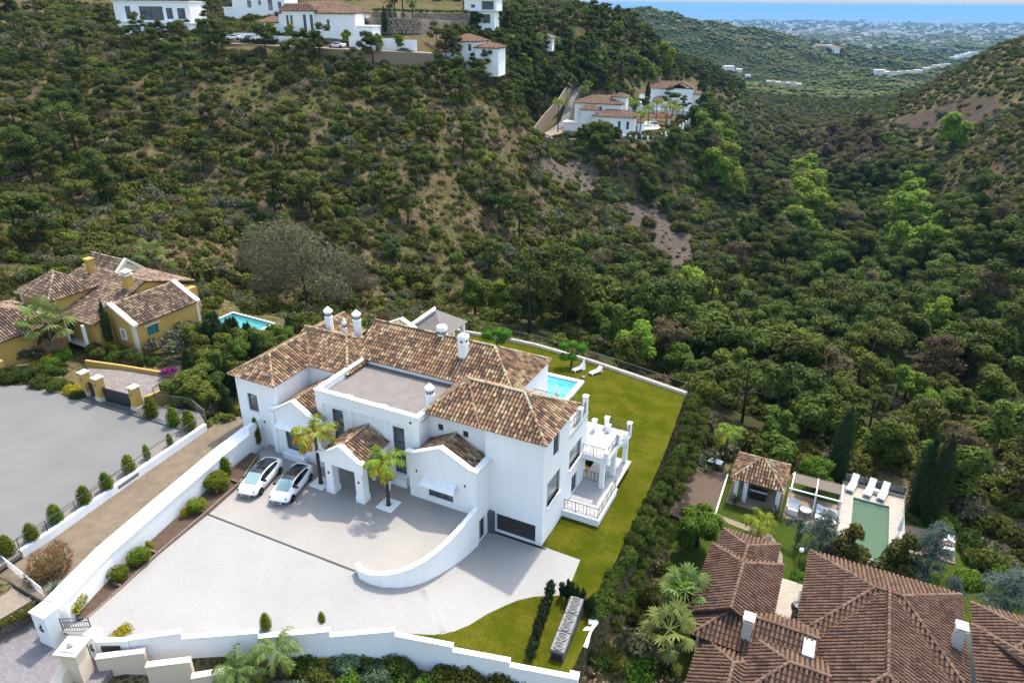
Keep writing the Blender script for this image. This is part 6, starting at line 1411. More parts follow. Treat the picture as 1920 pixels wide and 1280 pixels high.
while z < .5:
    x = -srg.uniform(0,.4); hh = srg.uniform(.3,.42)
    while x < Ln:
        w = srg.uniform(.45,.95); bm = stone(w*.96, hh*.95, .12, srg); me = bpy.data.meshes.new('stone'); bm.to_mesh(me); bm.free(); me.materials.append(MAT['rubble'])
        p = a0 + d*(x + w/2) + nrm*srg.uniform(-.08,.0); o = link('stone', me, t, loc=(p.x, p.y, z + hh/2)); o.rotation_euler = (srg.uniform(-.04,.04), srg.uniform(-.05,.05), rz); x += w
    z += hh
mb = MB(); 
for k in range(9): p = a0 + d*(Ln*(k+.5)/9) - nrm*.3; mb.obox(p.x, p.y, Ln/18*.95, .42, .552, .552+srg.uniform(.09,.15), rz + srg.uniform(-.03,.03))
build_each(mb, 'cap_stone', 'cream_stone', t)
flat('street', [(-120,1260),(97,1142),(135,1180),(225,1238),(170,1300),(-120,1420)], -.55, 'street_paving', .5)
# beige wall of the next property
t = thing('beige_wall', 'beige stepped garden wall with stone coping at the bottom left', 'wall')
BW = [((178,1236),(270,1224),.45),((272,1251),(356,1241),.1),((358,1272),(420,1262),-.4)]
for (p, q, zt_) in BW:
    a, b = P(*p, zt_), P(*q, zt_); mb = MB(); wall_path(mb, [a, b], .35, zt_, -4); mb.build('wall_section', 'beige_render', t); mb = MB(); wall_path(mb, [a, b], .35, zt_, zt_ - .01, cap=.05); q2 = MB(); q2.v = mb.v[8:]; q2.f = [[i-8 for i in f] for f in mb.f if min(f) >= 8]; q2.m = [0]*len(q2.f); q2.c = [(1,1,1)]*len(q2.f); q2.build('coping', 'cream_stone', t)
pl = thing('beige_pillar', 'cream gate pillar with wide square cap and round ornament at the bottom left', 'gate post', P(152,1262,-.4), HA + .35)
MB().box(-.5,.5,-.5,.5,-2.5,2.0).build('shaft', 'beige_render', pl)
mb = MB(); mb.box(-.62,.62,-.62,.62,2.002,2.14); mb.box(-.7,.7,-.7,.7,2.142,2.26); mb.box(-.45,.45,-.45,.45,2.262,2.33); mb.build('cap', 'cream_stone', pl)
MB().lathe([(.12,2.33),(.16,2.38),(.2,2.5),(.14,2.62),(.05,2.66)], 10).build('ornament', 'cream_stone', pl)
cw = thing('sweeping_wall', 'cream wall sweeping down in a curve from the wide gate pillar', 'wall')
pts = [P(150,1225,.9), P(132,1236,.8), P(118,1250,.6), P(108,1268,.35), P(102,1290,.1), P(98,1330,-.1)]
tops = {i: p.z for i, p in enumerate(pts)}; mb = MB(); n = len(pts); vs_ = []
for i, p in enumerate(pts):
    dd = (pts[min(i+1, n-1)] - pts[max(i-1, 0)]); dd.z = 0; dd.normalize(); s = Vector((-dd.y, dd.x, 0))*.32
    vs_ += [p - s - Vector((0,0,3)), p - s, p + s, p + s - Vector((0,0,3))]
mb.add(vs_, [f for i in range(n-1) for f in ((4*i,4*i+4,4*i+5,4*i+1),(4*i+1,4*i+5,4*i+6,4*i+2),(4*i+2,4*i+6,4*i+7,4*i+3))] + [(0,1,2,3)]); mb.build('wall', 'beige_render', cw)
flat('lower_path', [(280,1238),(420,1222),(470,1260),(360,1290),(290,1262)], -2.3, 'gravel', .3)
# ---- yellow villa
YO = P(259, 654.3, 1.6); YA = R(-28)
yv = thing('yellow_villa', 'yellow villa with buff tiled roofs and white corner trim beyond the plaza', 'house', (YO.x, YO.y, 1.6), YA)
def Y(x, y, z=0.0): return Vector((YO.x + x*math.cos(YA) - y*math.sin(YA), YO.y + x*math.sin(YA) + y*math.cos(YA), 1.6 + z))
O_ = 'ochre_render'
def house_box(parent, name, x0, x1, y0, y1, z0, z1, mt, holes={}, depth=.2):
    """four walls with openings; holes maps a side letter to its openings"""
    mb = MB(); c = {'f': ((x0, y0), (x1, y0)), 'r': ((x1, y0), (x1, y1)), 'b': ((x1, y1), (x0, y1)), 'l': ((x0, y1), (x0, y0))}
    for k, (a, b) in c.items(): panel(mb, a, b, z0, z1, holes.get(k, []), depth)
    mb.poly([(x0, y0, z1 - .02), (x1, y0, z1 - .02), (x1, y1, z1 - .02), (x0, y1, z1 - .02)])
    mb.build(name, mt, parent); return c
c = house_box(yv, 'wing_wall', -6.9, 0, 0, 8.4, -1, 2.75, O_, {'r': [(1.5, 2.9, .9, 2.0)], 'f': [(4.6, 5.3, .8, 1.9)]})
window(yv, *c['r'], 1.5, 2.9, .9, 2.0, bars=2, fm='teal_shutter', gm='teal_shutter', name='shutter'); window(yv, *c['f'], 4.6, 5.3, .8, 1.9, bars=2, fm='white_cap')
mb = MB(); mb.slab([(-6.9,0,2.75),(0,0,2.75),(-3.45,0,4.35)], (0,.3,0)); mb.slab([(-6.9,8.1,2.75),(0,8.1,2.75),(-3.45,8.1,4.35)], (0,.3,0)); mb.build('gable_wall', O_, yv)
mb = MB()
for yy in (-.15, 8.0):
    for p, q in (((.35,2.6),(-3.45,4.45)), ((-7.25,2.6),(-3.45,4.45))): mb.slab([(p[0],yy,p[1]),(q[0],yy,q[1]),(q[0],yy,q[1]+.28),(p[0],yy,p[1]+.28)], (0,.6,0))
build_each(mb, 'gable_coping', 'cream_stone', yv, 2)
mb = MB(); mb.box(-.32,.06,-.06,.3,-1,2.75); mb.box(-.32,.06,8.1,8.46,-1,2.75); mb.box(2.6-3.0,.08,1.25,3.15,2.06,2.25); build_each(mb, 'corner_trim', 'cream_stone', yv)
mb = MB(); fr = (1.7, 2.3); mb.box(-2.42,-1.48,-.05,0,.7,.8); mb.box(-2.42,-2.3,-.05,0,.8,2.0); mb.box(-1.6,-1.48,-.05,0,.8,2.0); mb.box(-2.42,-1.48,-.05,0,1.9,2.02); mb.build('window_trim', 'white_cap', yv)
c = house_box(yv, 'main_wall', -15.5,-3.7,-1.6,11.5,-1,2.8, O_, {'f': [(4.6, 7.2, .3, 2.2)]}); window(yv, *c['f'], 4.6, 7.2, .3, 2.2, bars=3, rows=2, fm='white_cap')
house_box(yv, 'tower_wall', -15.2,-9.9,-2.5,2.7,-1,4.6, O_)
mb = MB(); mb.box(-15.3,-14.9,-2.6,-2.3,-1,4.6); mb.build('tower_trim', 'cream_stone', yv)
mb = MB(); mb.slab([(-4.9,2.0,2.8),(-4.9,11.5,2.8),(-4.9,5.6,5.1)], (-.3,0,0)); mb.build('end_gable', O_, yv)
roof('wing_roof', lambda m, c, r: hip(m, c, -7.2,.3,.2,8.2,2.7,4.45,OCHR,'y',e0='gable',e1='gable',rr=r), OCHR, parent=yv)
def _yr(m, c, r):
    tile_plane(m, [(-16,-2.0,2.75),(-3.7,-2.0,2.75),(-4.6,5.6,5.2),(-16,5.6,5.2)], OCHR, rr=r); tile_plane(m, [(-4.6,12,3.2),(-16,12,3.2),(-16,5.6,5.2),(-4.6,5.6,5.2)], OCHR, rr=r); tile_caps(c, (-16,5.6,5.2), (-4.6,5.6,5.2), OCHR, rr=r)
roof('main_roof', _yr, OCHR, parent=yv)
roof('tower_roof', lambda m, c, r: hip(m, c, -15.6,-9.5,-2.9,3.1,4.6,6.7,OCHR,'x',run0=2.9,run1=2.9,rr=r), OCHR, parent=yv)
roof('rear_roof', lambda m, c, r: hip(m, c, -16.5,-10.2,5.8,8.6,4.9,6.3,OCHR,'x',e0='gable',e1='gable',rr=r), OCHR, parent=yv)
mb = MB(); mb.slab([(-10.1,5.5,4.8),(-10.1,7.2,6.35),(-10.1,7.2,6.7),(-10.1,5.3,5.1)], (.5,0,0)); mb.slab([(-10.1,8.9,4.8),(-10.1,7.2,6.35),(-10.1,7.2,6.7),(-10.1,9.1,5.1)], (.5,0,0)); mb.slab([(-10.1,5.7,4.8),(-10.1,8.7,4.8),(-10.1,7.2,6.3)], (.2,0,0)); mb.build('rear_gable_coping', 'cream_stone', yv)
mb = MB(); mb.box(-5.95,-5.05,3.7,4.5,3.5,6.3); ck = mb.build('chimney', O_, yv); mb = MB(); mb.box(-6.1,-4.9,3.55,4.65,6.302,6.42); mb.box(-5.8,-5.2,3.8,4.4,6.422,6.75); mb.add([(-6.05,3.6,6.752),(-4.95,3.6,6.752),(-4.95,4.6,6.752),(-6.05,4.6,6.752),(-5.5,4.1,7.15)], [(0,1,4),(1,2,4),(2,3,4),(3,0,4),(3,2,1,0)]); mb.build('chimney_cap', 'cream_stone', ck)
mb = MB(); mb.box(-13.6,-12.9,4.5,5.1,4.5,6.6); mb.box(-13.75,-12.75,4.35,5.25,6.602,6.8); mb.build('chimney', O_, yv)
mb = MB(); mb.box(-8.6,-5.0,-2.5,-1.62,0,.1); mb.build('porch_slab', 'cream_stone', yv)
mb = MB()
for x in (-8.5,-5.2): mb.box(x-.14,x+.14,-2.45,-2.17,.1,2.6)
build_each(mb, 'porch_post', 'white_render', yv)
# neighbouring house cut by the photo edge
t = thing('neighbour_house', 'yellow house with tiled roof cut by the left photo edge', 'house', P(-20,690,1.8), YA); house_box(t, 'wall', -9,0.5,0,8,-1,2.6,O_)
roof('tiled_roof', lambda m, c, r: hip(m, c, -9.4,1.0,-.4,8.4,2.6,4.6,OCHR,'x',rr=r), OCHR, parent=t)
# gate of the yellow villa
for i, (x, y, lab) in enumerate(((-40.81,60.10,'first yellow gate pillar with stone cap beside the flowering hedge'),(-38.92,59.03,'second yellow gate pillar with stone cap next to the walking gate'),(-34.68,57.29,'yellow gate pillar with stone cap closest to the clipped cones'))):
    t = thing('yellow_gate_pillar', lab, 'gate post', (x, y, 1.5), YA); MB().box(-.36,.36,-.36,.36,.6,2.5).build('shaft', O_, t); mb = MB(); mb.box(-.42,.42,-.42,.42,0,.6); mb.build('plinth', 'cream_stone', t)
    mb = MB(); mb.box(-.44,.44,-.44,.44,2.502,2.6); mb.add([(-.4,-.4,2.602),(.4,-.4,2.602),(.4,.4,2.602),(-.4,.4,2.602),(0,0,2.85)], [(0,1,4),(1,2,4),(2,3,4),(3,0,4)]); mb.build('cap', 'cream_stone', t)
    mb = MB(); mb.lathe([(.13,-.03),(.15,0),(.13,.03)], 10); pq = mb.build('plaque', 'brick_edge', t, loc=(0,-.38,1.9)); pq.rotation_euler.x = math.pi/2
for i, (p, q, lab) in enumerate((((-38.6,58.9),(-35.0,57.45),'dark sliding gate between the last two yellow pillars'), ((-40.5,59.95),(-39.25,59.2),'narrow dark gate between the first two yellow pillars'))):
    t = thing('dark_gate', lab, 'gate'); a, b = Vector((*p, 0)), Vector((*q, 0)); d = (b - a).normalized(); k = int((b - a).length/.45); mb = MB()
    for j in range(k): c0 = a + (b - a)*((j + .5)/k); mb.obox(c0.x, c0.y, (b - a).length/k*.48, .03, 1.62, 3.0, math.atan2(d.y, d.x))
    build_each(mb, 'board', 'window_frame', t); m_ = (a + b)/2; MB().obox(m_.x, m_.y, (b - a).length/2, .045, 3.002, 3.08, math.atan2(d.y, d.x)).build('top_rail', 'dark_metal', t)
flat('gate_yard', [(155,735),(165,690),(325,700),(345,712),(270,765)], ZS - .01, 'yard_paving', .4)
t = thing('yard_wall', 'low yellow wall curving along the yard of the yellow villa', 'wall'); wall_path(MB(), [tuple(P(u, v, 1.6)[:2]) for u, v in ((160,682),(230,692),(325,708))], .25, 2.0, .8).build('wall', O_, t)
t = thing('yard_wall', 'yellow wall running from the last gate pillar down to the bushes', 'wall'); wall_path(MB(), [tuple(P(u, v, 1.6)[:2]) for u, v in ((275,757),(330,733))], .25, 2.3, .8).build('wall', O_, t)
t = thing('glass_fence', 'thin dark fence panel on the wall beside the last yellow pillar', 'fence'); wire_rail(t, [P(290,745,2.3), P(352,697,2.3), P(322,690,2.3)], 1.0, 'dark_metal', 1.6, 6)
t = thing('brick_wall', 'low brown wall with coping at the left photo edge', 'wall'); wall_path(MB(), [tuple(P(u, v, 2.2)[:2]) for u, v in ((-60,695),(12,690),(75,683))], .3, 2.3, .8).build('wall', 'brick_edge', t); a = P(2,700,1.6); MB().obox(a.x, a.y, .4, .4, .8, 3.0, YA).build('pillar', 'ochre_render', t)
pool('garden_pool', 'turquoise pool behind the yellow villa, half hidden by dark trees', .6, 7.3, 8.9, 12.6, -.25, (tuple(YO[:2]) + (1.6,), YA), 'teal_water', 'teal_tile', .16, depth=.45)
# planting round the yellow villa
palm('fan', 'large fan palm with drooping leaves in front of the yellow villa', Y(-7.0,-4.9,0), 3.6, .3, .5, 1.45); palm('fan2', 'fan palm standing behind the yellow villa against the hillside', PG(290,512), 3.0, .25, 1.2, 1.25)
tree('cypress_tree', Y(-3.2,-1.0,0), .42, label='thin dark cypress against the yellow villa wall', cat='cypress', sz=.6)
YS = [(-1.5,-1.6,1.1,'hedge'),(1.0,-1.6,1.0,'hedge'),(-3.6,-2.9,1.0,'hedge'),(-2.3,-3.0,.9,'hedge'),(0,-2.8,.9,'hedge'),(2.2,-2.2,.9,'hedge'),(3.8,-2.0,.9,'hedge'),(1.6,1.2,1.3,'olive'),(2.2,3.4,1.5,'olive'),(1.5,5.8,1.5,'olive'),(4.2,1.4,1.4,'olive'),(4.6,-1.4,.8,'hedge'),(-5.3,-5.3,1.0,'citrus'),(-5.0,-6.6,.9,'gold'),(2.8,7.6,1.2,'olive')]
for i, (x, y, s, kd) in enumerate(YS):
    kn = {'hedge': 'hedge_shrub', 'olive': 'olive_shrub', 'citrus': 'citrus_shrub', 'gold': 'gold_shrub'}[kd]
    lab = {'hedge': ('green hedge bush along the yard in front of the yellow villa', 'hedge bushes of the yellow villa'), 'olive': ('grey green bush beside the side wall of the yellow villa', 'grey green bushes of the yellow villa'), 'citrus': ('bright green bush by the front path of the yellow villa', None), 'gold': ('yellow green clipped bush near the first yellow gate pillar', None)}[kd]
    shrub(kn, Y(x, y, -.1), (s, s, s*1.15), lab[0], 'shrub', lab[1])
shrub('flower_shrub', P(318,700,1.9), (.8,.8,.7), 'purple bougainvillea at the corner of the yard', 'shrub')
for i, (u, v, s, kd) in enumerate(((20,715,1.2,'hedge_shrub'),(50,712,1.2,'hedge_shrub'),(80,722,1.2,'hedge_shrub'),(110,732,1.1,'hedge_shrub'),(135,738,1.0,'gold_shrub'),(150,745,.8,'hedge_shrub'),(0,712,1.2,'hedge_shrub'),(30,700,1.0,'hedge_shrub'),(70,700,1.1,'garden_shrub'),(105,705,1.1,'hedge_shrub'),(90,690,1.0,'citrus_shrub'),(60,668,1.2,'olive_shrub'),(30,655,1.3,'olive_shrub'),(10,660,1.2,'garden_shrub'))):
    shrub(kd, P(u, v, 1.5), (s, s, s*1.0), 'leafy bush in the planted bank between plaza and yellow villa' if kd != 'gold_shrub' else 'orange flowering bush next to the first yellow pillar', 'shrub', 'bushes on the plaza bank' if kd != 'gold_shrub' else None)
for i, (u, v, s) in enumerate(((20,540,1.3),(45,528,1.2),(70,520,1.4),(100,508,1.2),(130,502,1.3),(165,496,1.2),(240,500,1.3),(320,520,1.2),(345,535,1.3),(10,575,1.3),(380,560,1.2),(400,578,1.1),(395,600,1.0),(30,590,1.2),(270,505,1.2),(0,555,1.4))):
    shrub(('garden_shrub', 'olive_shrub', 'bright_shrub')[i % 3], PG(u, v), (s, s, s*1.2), ('dark', 'grey green', 'yellow green')[i % 3] + ' bush growing close behind the yellow villa', 'shrub', ('dark', 'grey green', 'yellow green')[i % 3] + ' bushes behind the yellow villa')
for i, x in enumerate((1.6,2.6,3.6,4.7,5.6,6.6,7.6,8.4)): tree('cypress_tree', Y(x, 8.2 - .25*(i % 3), -.6), .42, label='small dark conifer in the screen in front of the turquoise pool', group='conifer screen of the turquoise pool', cat='conifer', sz=.24 + .05*(i % 3))
DT = [(395,640),(420,665),(455,668),(485,668),(380,670),(405,690),(430,700),(455,690),(400,725),(425,740),(385,745),(370,720),(360,700),(515,655),(530,640),(440,770),(345,735),(410,770),(548,632),(560,625),(375,640),(432,648),(462,646),(492,650),(412,640),(445,655)]
for i, (u, v) in enumerate(DT):
    q = P(u, v + 22, .8); q.z = min(.8, G(q.x, q.y)) - .1
    if i % 3 == 0: tree('cypress_tree', q, .62, label='dark spiry conifer in the thicket left of the white villa tower', group='dark conifers beside the white villa', sz=.48, cat='conifer')
    else: tree('broadleaf_tree', q, .62, label='dark leafy tree in the thicket left of the white villa tower', group='dark trees beside the white villa')
# ------------------------------------------------------------------ the villa on the right
_ro = P(1518.6, 1032, -6)
RFR = ((_ro.x, _ro.y, 0), HA)
def RL_(x, y, z=-9.0): return Vector((_ro.x, _ro.y, 0)) + _ex*x + _ey*y + Vector((0, 0, z))
def at_right(name, label, cat, group=None): return thing(name, label, cat, *RFR, group)
def rsheet(name, poly, z, mt, thick=.25): return MB().prism(poly, z - thick, z).build(name, mt, kind='structure', loc=RFR[0], rz=HA)
mat('aged_white', (0.95, 0.92, 0.86), .85, c2=(.7,.67,.61), scale=1.5)
rv = at_right('brown_roof_villa', 'villa with many pinkish brown tiled hip roofs at the bottom right', 'house'); wr = 'beige_render'; ww = 'white_render'
def rbox(name, x0, x1, y0, y1, z1, mt=ww, holes={}): return house_box(rv, name, x0, x1, y0, y1, -10, z1, mt, holes)
c = rbox('main_wall', .45, 10.7, -9.0, -.45, -6.0, ww, {'b': [(1.5, 3.2, -9, -6.8), (6, 8, -9, -6.8)]}); window(rv, *c['b'], 1.5, 3.2, -9, -6.8, bars=2); window(rv, *c['b'], 6, 8, -9, -6.8, bars=2)
rbox('front_wall', 1.75, 9.7, -17, -9.0, -6.0); rbox('side_wing_wall', -6.8,-2.8,-4,-.9,-6.05); rbox('garage_wing_wall', -7.2,-2.2,-10.5,-3.6,-5.85); rbox('link_wall', -6.6,1.7,-13,-9.2,-6.0); rbox('low_wing_wall', -5.9,-1.6,-19.5,-13.2,-6.6); rbox('right_wing_wall', 12.3,19,-13.5,-1.2,-6.0)
kw = dict(cw=.33, tl=.44)
def RR(name, *a, **k): roof(name, lambda m, c, r: hip(m, c, *a, rr=r, **kw, **k), PINK, parent=rv)
RR('main_roof', 0,11.2,-10,0,-6,-3.75,PINK,'x',run0=4.7,run1=4.6)
RR('front_roof', 1.3,10.1,-17.6,-4.9,-6,-3.6,PINK,'y',e1='gable',run0=4.4)
RR('side_wing_roof', -7.2,-2.4,-6.5,-.45,-6,-4.75,PINK,'y',run1=2.9,e0='gable'); RR('garage_wing_roof', -7.6,-1.8,-11.6,-3.1,-5.85,-4.15,PINK,'y',run1=3.2,e0='gable')
RR('link_roof', -7.0,1.5,-13.4,-8.7,-6.02,-4.7,PINK,'x',e1='gable'); RR('corner_roof', -3.2,2.4,-17.6,-11.6,-5.9,-4.2,PINK,'x',e1='gable'); RR('low_wing_roof', -6.3,-1.0,-21.5,-12.6,-6.6,-5.4,PINK,'y')
RR('right_wing_roof', 11.9,19.5,-7.5,-.6,-6,-4.35,PINK,'x'); RR('right_rear_roof', 11.7,20.5,-14.5,-3.2,-5.9,-3.7,PINK,'x')
mb = MB(); mb.box(.5,1.28,-12.9,-11.2,-6.5,-4.75); mb.build('dormer_wall', 'aged_white', rv)
for x, y, z0, z1 in ((-3.3,-12.3,-6,-3.9),(10.4,-6.3,-6,-3.95)):
    ck = MB().box(x-.33,x+.33,y-.38,y+.38,z0,z1).build('chimney', 'aged_white', rv); mb = MB(); mb.box(x-.4,x+.4,y-.45,y+.45,z1+.002,z1+.08); mb.box(x-.34,x+.34,y-.1,y+.1,z1+.082,z1+.24); mb.box(x-.4,x+.4,y-.45,y+.45,z1+.242,z1+.32); mb.build('chimney_cap', 'cream_stone', ck)
rsheet('inner_court', [(-2.4,-8.8),(.6,-8.8),(.6,-.9),(-2.4,-.9)], -8.98, 'cream_paving')
t = at_right('barbecue', 'black covered barbecue in the small paved court between the roofs', 'barbecue'); mb = MB(); mb.lathe([(.3,-8.1),(.5,-8.0),(.55,-7.7),(.4,-7.45),(.1,-7.4)], 10, (-.1,-5.2,0)); mb.build('hood', 'dark_metal', t); MB().box(-.45,.25,-5.5,-4.9,-8.98,-8.1).build('cart', 'grey_metal', t)
# garden
GP = [(-9.0,14.2),(-8.8,2.5),(-13,2.6),(-13,-3),(-7.5,-20),(20,-20),(22,2),(13.5,8),(12,12.5),(8,15),(2.1,15.6),(-3,14.5)]
MB().prism(GP, -9.6, -9.1).build('garden_lawn', 'garden_grass', kind='structure', loc=RFR[0], rz=HA)
mat('worn_clay', (.24,.17,.125), .9, c2=(.19,.13,.10), scale=1.2)
rsheet('sports_court', [(-13.0,12.3),(-8.95,12.35),(-8.7,2.7),(-12.8,3.1)], -8.95, 'court_clay', .4)
MB().prism([(-8.95,12.35),(-8.8,12.35),(-8.55,2.7),(-8.7,2.7)], -9.3, -8.85).build('court_kerb', 'white_cap', kind='structure', loc=RFR[0], rz=HA)
for i, (cx, cy) in enumerate(((-10.2,5.6),(-11.2,9.4))):
    pts = [(cx + (.95 + .25*math.sin(k*2.1))*math.cos(k*.628), cy + (1.5 + .3*math.cos(k*1.7))*math.sin(k*.628)) for k in range(10)]; rsheet('worn_patch', pts, -8.945, 'worn_clay', .02)
rsheet('stone_path', [(-8.6,5.4),(-5.0,4.9),(-3.2,4.6),(-2.0,2.2),(-1.7,-.9),(-2.4,-.9),(-2.8,2.0),(-3.8,3.7),(-5.2,4.1),(-8.6,4.7)], -9.06, 'stone_path', .2)
# pool deck
PX0, PX1, PY0, PY1 = 3.25, 6.5, 4.0, 13.5; D0 = -8.5
mb = MB(); mb.box(2.15,PX0-.02,3.6,16,-9.5,D0); mb.box(PX1+.02,7.85,3.6,16,-9.5,D0); mb.box(PX0-.018,PX1+.018,PY1+.02,16,-9.5,D0); mb.box(PX0-.018,PX1+.018,3.4,PY0-.02,-9.5,D0); mb.build('pool_deck', 'cream_paving', kind='structure', loc=RFR[0], rz=HA)
pool('long_pool', 'long green swimming pool with cream deck behind the brown roofed villa', PX0, PX1, PY0, PY1, D0 - .06, RFR, 'green_water', 'green_tile', .012, depth=.75, copm='cream_stone')
rsheet('pool_steps', [(4.6,3.6),(5.9,3.6),(5.9,4.6),(4.6,4.6)], D0 - .02, 'sunshade', .1)
for i, (x, y) in enumerate(((3.0,15.0),(4.6,14.95),(5.85,14.9))): lounger(('white sun lounger with raised back closest to the lattice pergola', 'middle one of three white loungers at the head of the green pool', 'white sun lounger with raised back closest to the tall cypress pair')[i], RL_(x, y, D0), HA + R(78), back=.75, scale=1.05)
t = at_right('side_table', 'tiny round table between two loungers at the green pool', 'table'); MB().lathe([(.25,D0+.4),(.27,D0+.45),(.25,D0+.47)], 12, (5.25,15.1,0)).build('top', 'white_plastic', t); MB().tube((5.25,15.1,D0),(5.25,15.1,D0+.4),.03,n=6).build('stem', 'light_metal', t)
t = at_right('deck_fence', 'dark glass fence behind the loungers at the green pool', 'fence')
for k in range(6): x = 2.3 + k*.93; MB().box(x, x+.88, 15.95, 15.98, D0+.05, D0+1.0).build('pane', 'glass', t); MB().tube((x-.02,15.96,D0),(x-.02,15.96,D0+1.05),.025,n=5).build('post', 'grey_metal', t)
parasol('closed cream parasol on the right side of the green pool', RL_(7.2, 8.6, D0), 2.6)
# pergola
t = at_right('lattice_pergola', 'white lattice pergola beside the green pool', 'pergola'); mb = MB()
for x in (-2.5,-.2,2.0):
    for y in (9.2,11.8): mb.box(x-.06,x+.06,y-.06,y+.06,-9.1,-6.6)
build_each(mb, 'post', 'white_plastic', t); mb = MB()
for y in (9.2,11.8): mb.box(-2.7,2.2,y-.05,y+.05,-6.598,-6.48)
for x in (-2.5,-.25,2.0): mb.box(x-.05,x+.05,9.0,12,-6.478,-6.38)
build_each(mb, 'beam', 'white_plastic', t); mb = MB()
for k in range(22): x = -2.45 + k*.2035; mb.box(x, x+.05, 10.2, 11.95, -6.378, -6.34)
o = mb.build('slats', 'reed', t, kind='stuff'); mb = MB()
mb.box(-2.45,-.3,10.2,11.9,-6.46,-6.44); mb.box(-.2,1.95,10.2,11.9,-6.46,-6.44); build_each(mb, 'reed_mat', 'reed', t)
rsheet('pergola_floor', [(-2.7,7.6),(2.12,7.6),(2.12,12.2),(-2.7,12.2)], -9.03, 'sand_slab', .3)
for i in range(3): lounger(('stored white lounger under the pergola, the one at the back', 'stored white lounger under the pergola, the middle one', 'stored white lounger under the pergola, the one in front')[i], RL_(1.05, 10.35 - i*.85, -9.03), HA + R(180), back=.2)
t = at_right('round_table', 'round white table on the pergola floor', 'table'); MB().lathe([(.52,-8.35),(.55,-8.3),(.52,-8.28)], 18, (-.85,9.0,0)).build('top', 'white_plastic', t); MB().tube((-.85,9.0,-9.03),(-.85,9.0,-8.35),.06,n=8).build('stem', 'light_metal', t)
t = at_right('garden_sofa', 'white garden sofa at the corner of the pergola', 'sofa'); MB().box(-2.4,-1.5,8.6,10.2,-9.03,-8.62).build('seat', 'cushion', t); MB().box(-2.6,-2.402,8.6,10.2,-9.03,-8.2).build('backrest', 'white_plastic', t)
mb = MB(); mb.box(-2.4,-1.5,8.45,8.598,-9.03,-8.4); mb.box(-2.4,-1.5,10.202,10.35,-9.03,-8.4); build_each(mb, 'armrest', 'white_plastic', t)
# tiled hut
t = at_right('garden_hut', 'open garden hut with mottled tiled hip roof beside the pergola', 'hut'); mb = MB()
for x, y in ((-7.5,8.6),(-3.5,8.6),(-3.5,12.8),(-7.7,12.6),(-6.6,8.55)): mb.box(x-.2,x+.2,y-.2,y+.2,-9.3,-6.5)
build_each(mb, 'post', ww, t); MB().box(-7.8,-3.3,12.4,12.9,-9.3,-6.5).build('rear_wall', ww, t); roof('tiled_roof', lambda m, c, r: hip(m, c, -8.1,-3.1,8.2,13.1,-6.45,-4.95,BUFF,'x',run0=2.3,run1=2.3,rr=r), BUFF, parent=t)
rsheet('hut_floor', [(-8.2,7.6),(-3.0,7.6),(-3.0,13),(-8.2,13)], -9.04, 'sand_slab', .3)
t = at_right('bar_counter', 'dark bar counter with white rim inside the garden hut', 'counter'); MB().box(-6.2,-4.6,9.4,10.2,-9.04,-8.1).build('counter', 'dark_car', t); MB().box(-6.25,-4.55,9.35,9.55,-8.098,-8.02).build('rim', 'white_plastic', t)
# pink patio with table
rsheet('pink_patio', [(7.9,7.6),(12,7.9),(12.1,12.2),(7.9,11.8)], -8.98, 'pink_paving', .4)
t = at_right('patio_table', 'white table with bench on the pink patio', 'table'); MB().box(11.0,11.9,9.9,10.9,-8.25,-8.17).build('top', 'white_plastic', t); mb = MB()
for x in (11.06,11.84):
    for y in (9.96,10.84): mb.box(x-.04,x+.04,y-.04,y+.04,-8.98,-8.252)
build_each(mb, 'leg', 'white_plastic', t); b_ = at_right('patio_bench', 'white bench in front of the table on the pink patio', 'bench'); MB().box(11.0,11.9,9.0,9.4,-8.55,-8.47).build('seat', 'white_plastic', b_); mb = MB(); mb.box(11.05,11.12,9.02,9.38,-8.98,-8.552); mb.box(11.78,11.85,9.02,9.38,-8.98,-8.552); build_each(mb, 'leg', 'white_plastic', b_)
t = at_right('garden_lamp', 'white globe lamp on a post beside the weeping tree', 'lamp'); MB().tube((-.6,1.4,-9.1),(-.6,1.4,-7.5),.04,n=6).build('post', 'dark_metal', t); MB().lathe([(.03,-7.5),(.16,-7.42),(.21,-7.28),(.16,-7.12),(.03,-7.06)], 12, (-.6,1.4,0)).build('globe', 'white_plastic', t, smooth=True)
t = at_right('white_canopy', 'white sheet canopy glimpsed behind the sports court', 'canopy'); MB().slab([(-11.2,13.1,-8.5),(-9.8,13.0,-8.5),(-9.6,13.5,-8.3),(-11.0,13.7,-8.3)], (0,0,.06)).build('sheet', 'white_plastic', t); mb = MB(); mb.tube((-11.0,13.3,-9.6),(-11.0,13.3,-8.42),.03,n=5); mb.tube((-9.9,13.2,-9.6),(-9.9,13.2,-8.42),.03,n=5); build_each(mb, 'pole', 'light_metal', t)
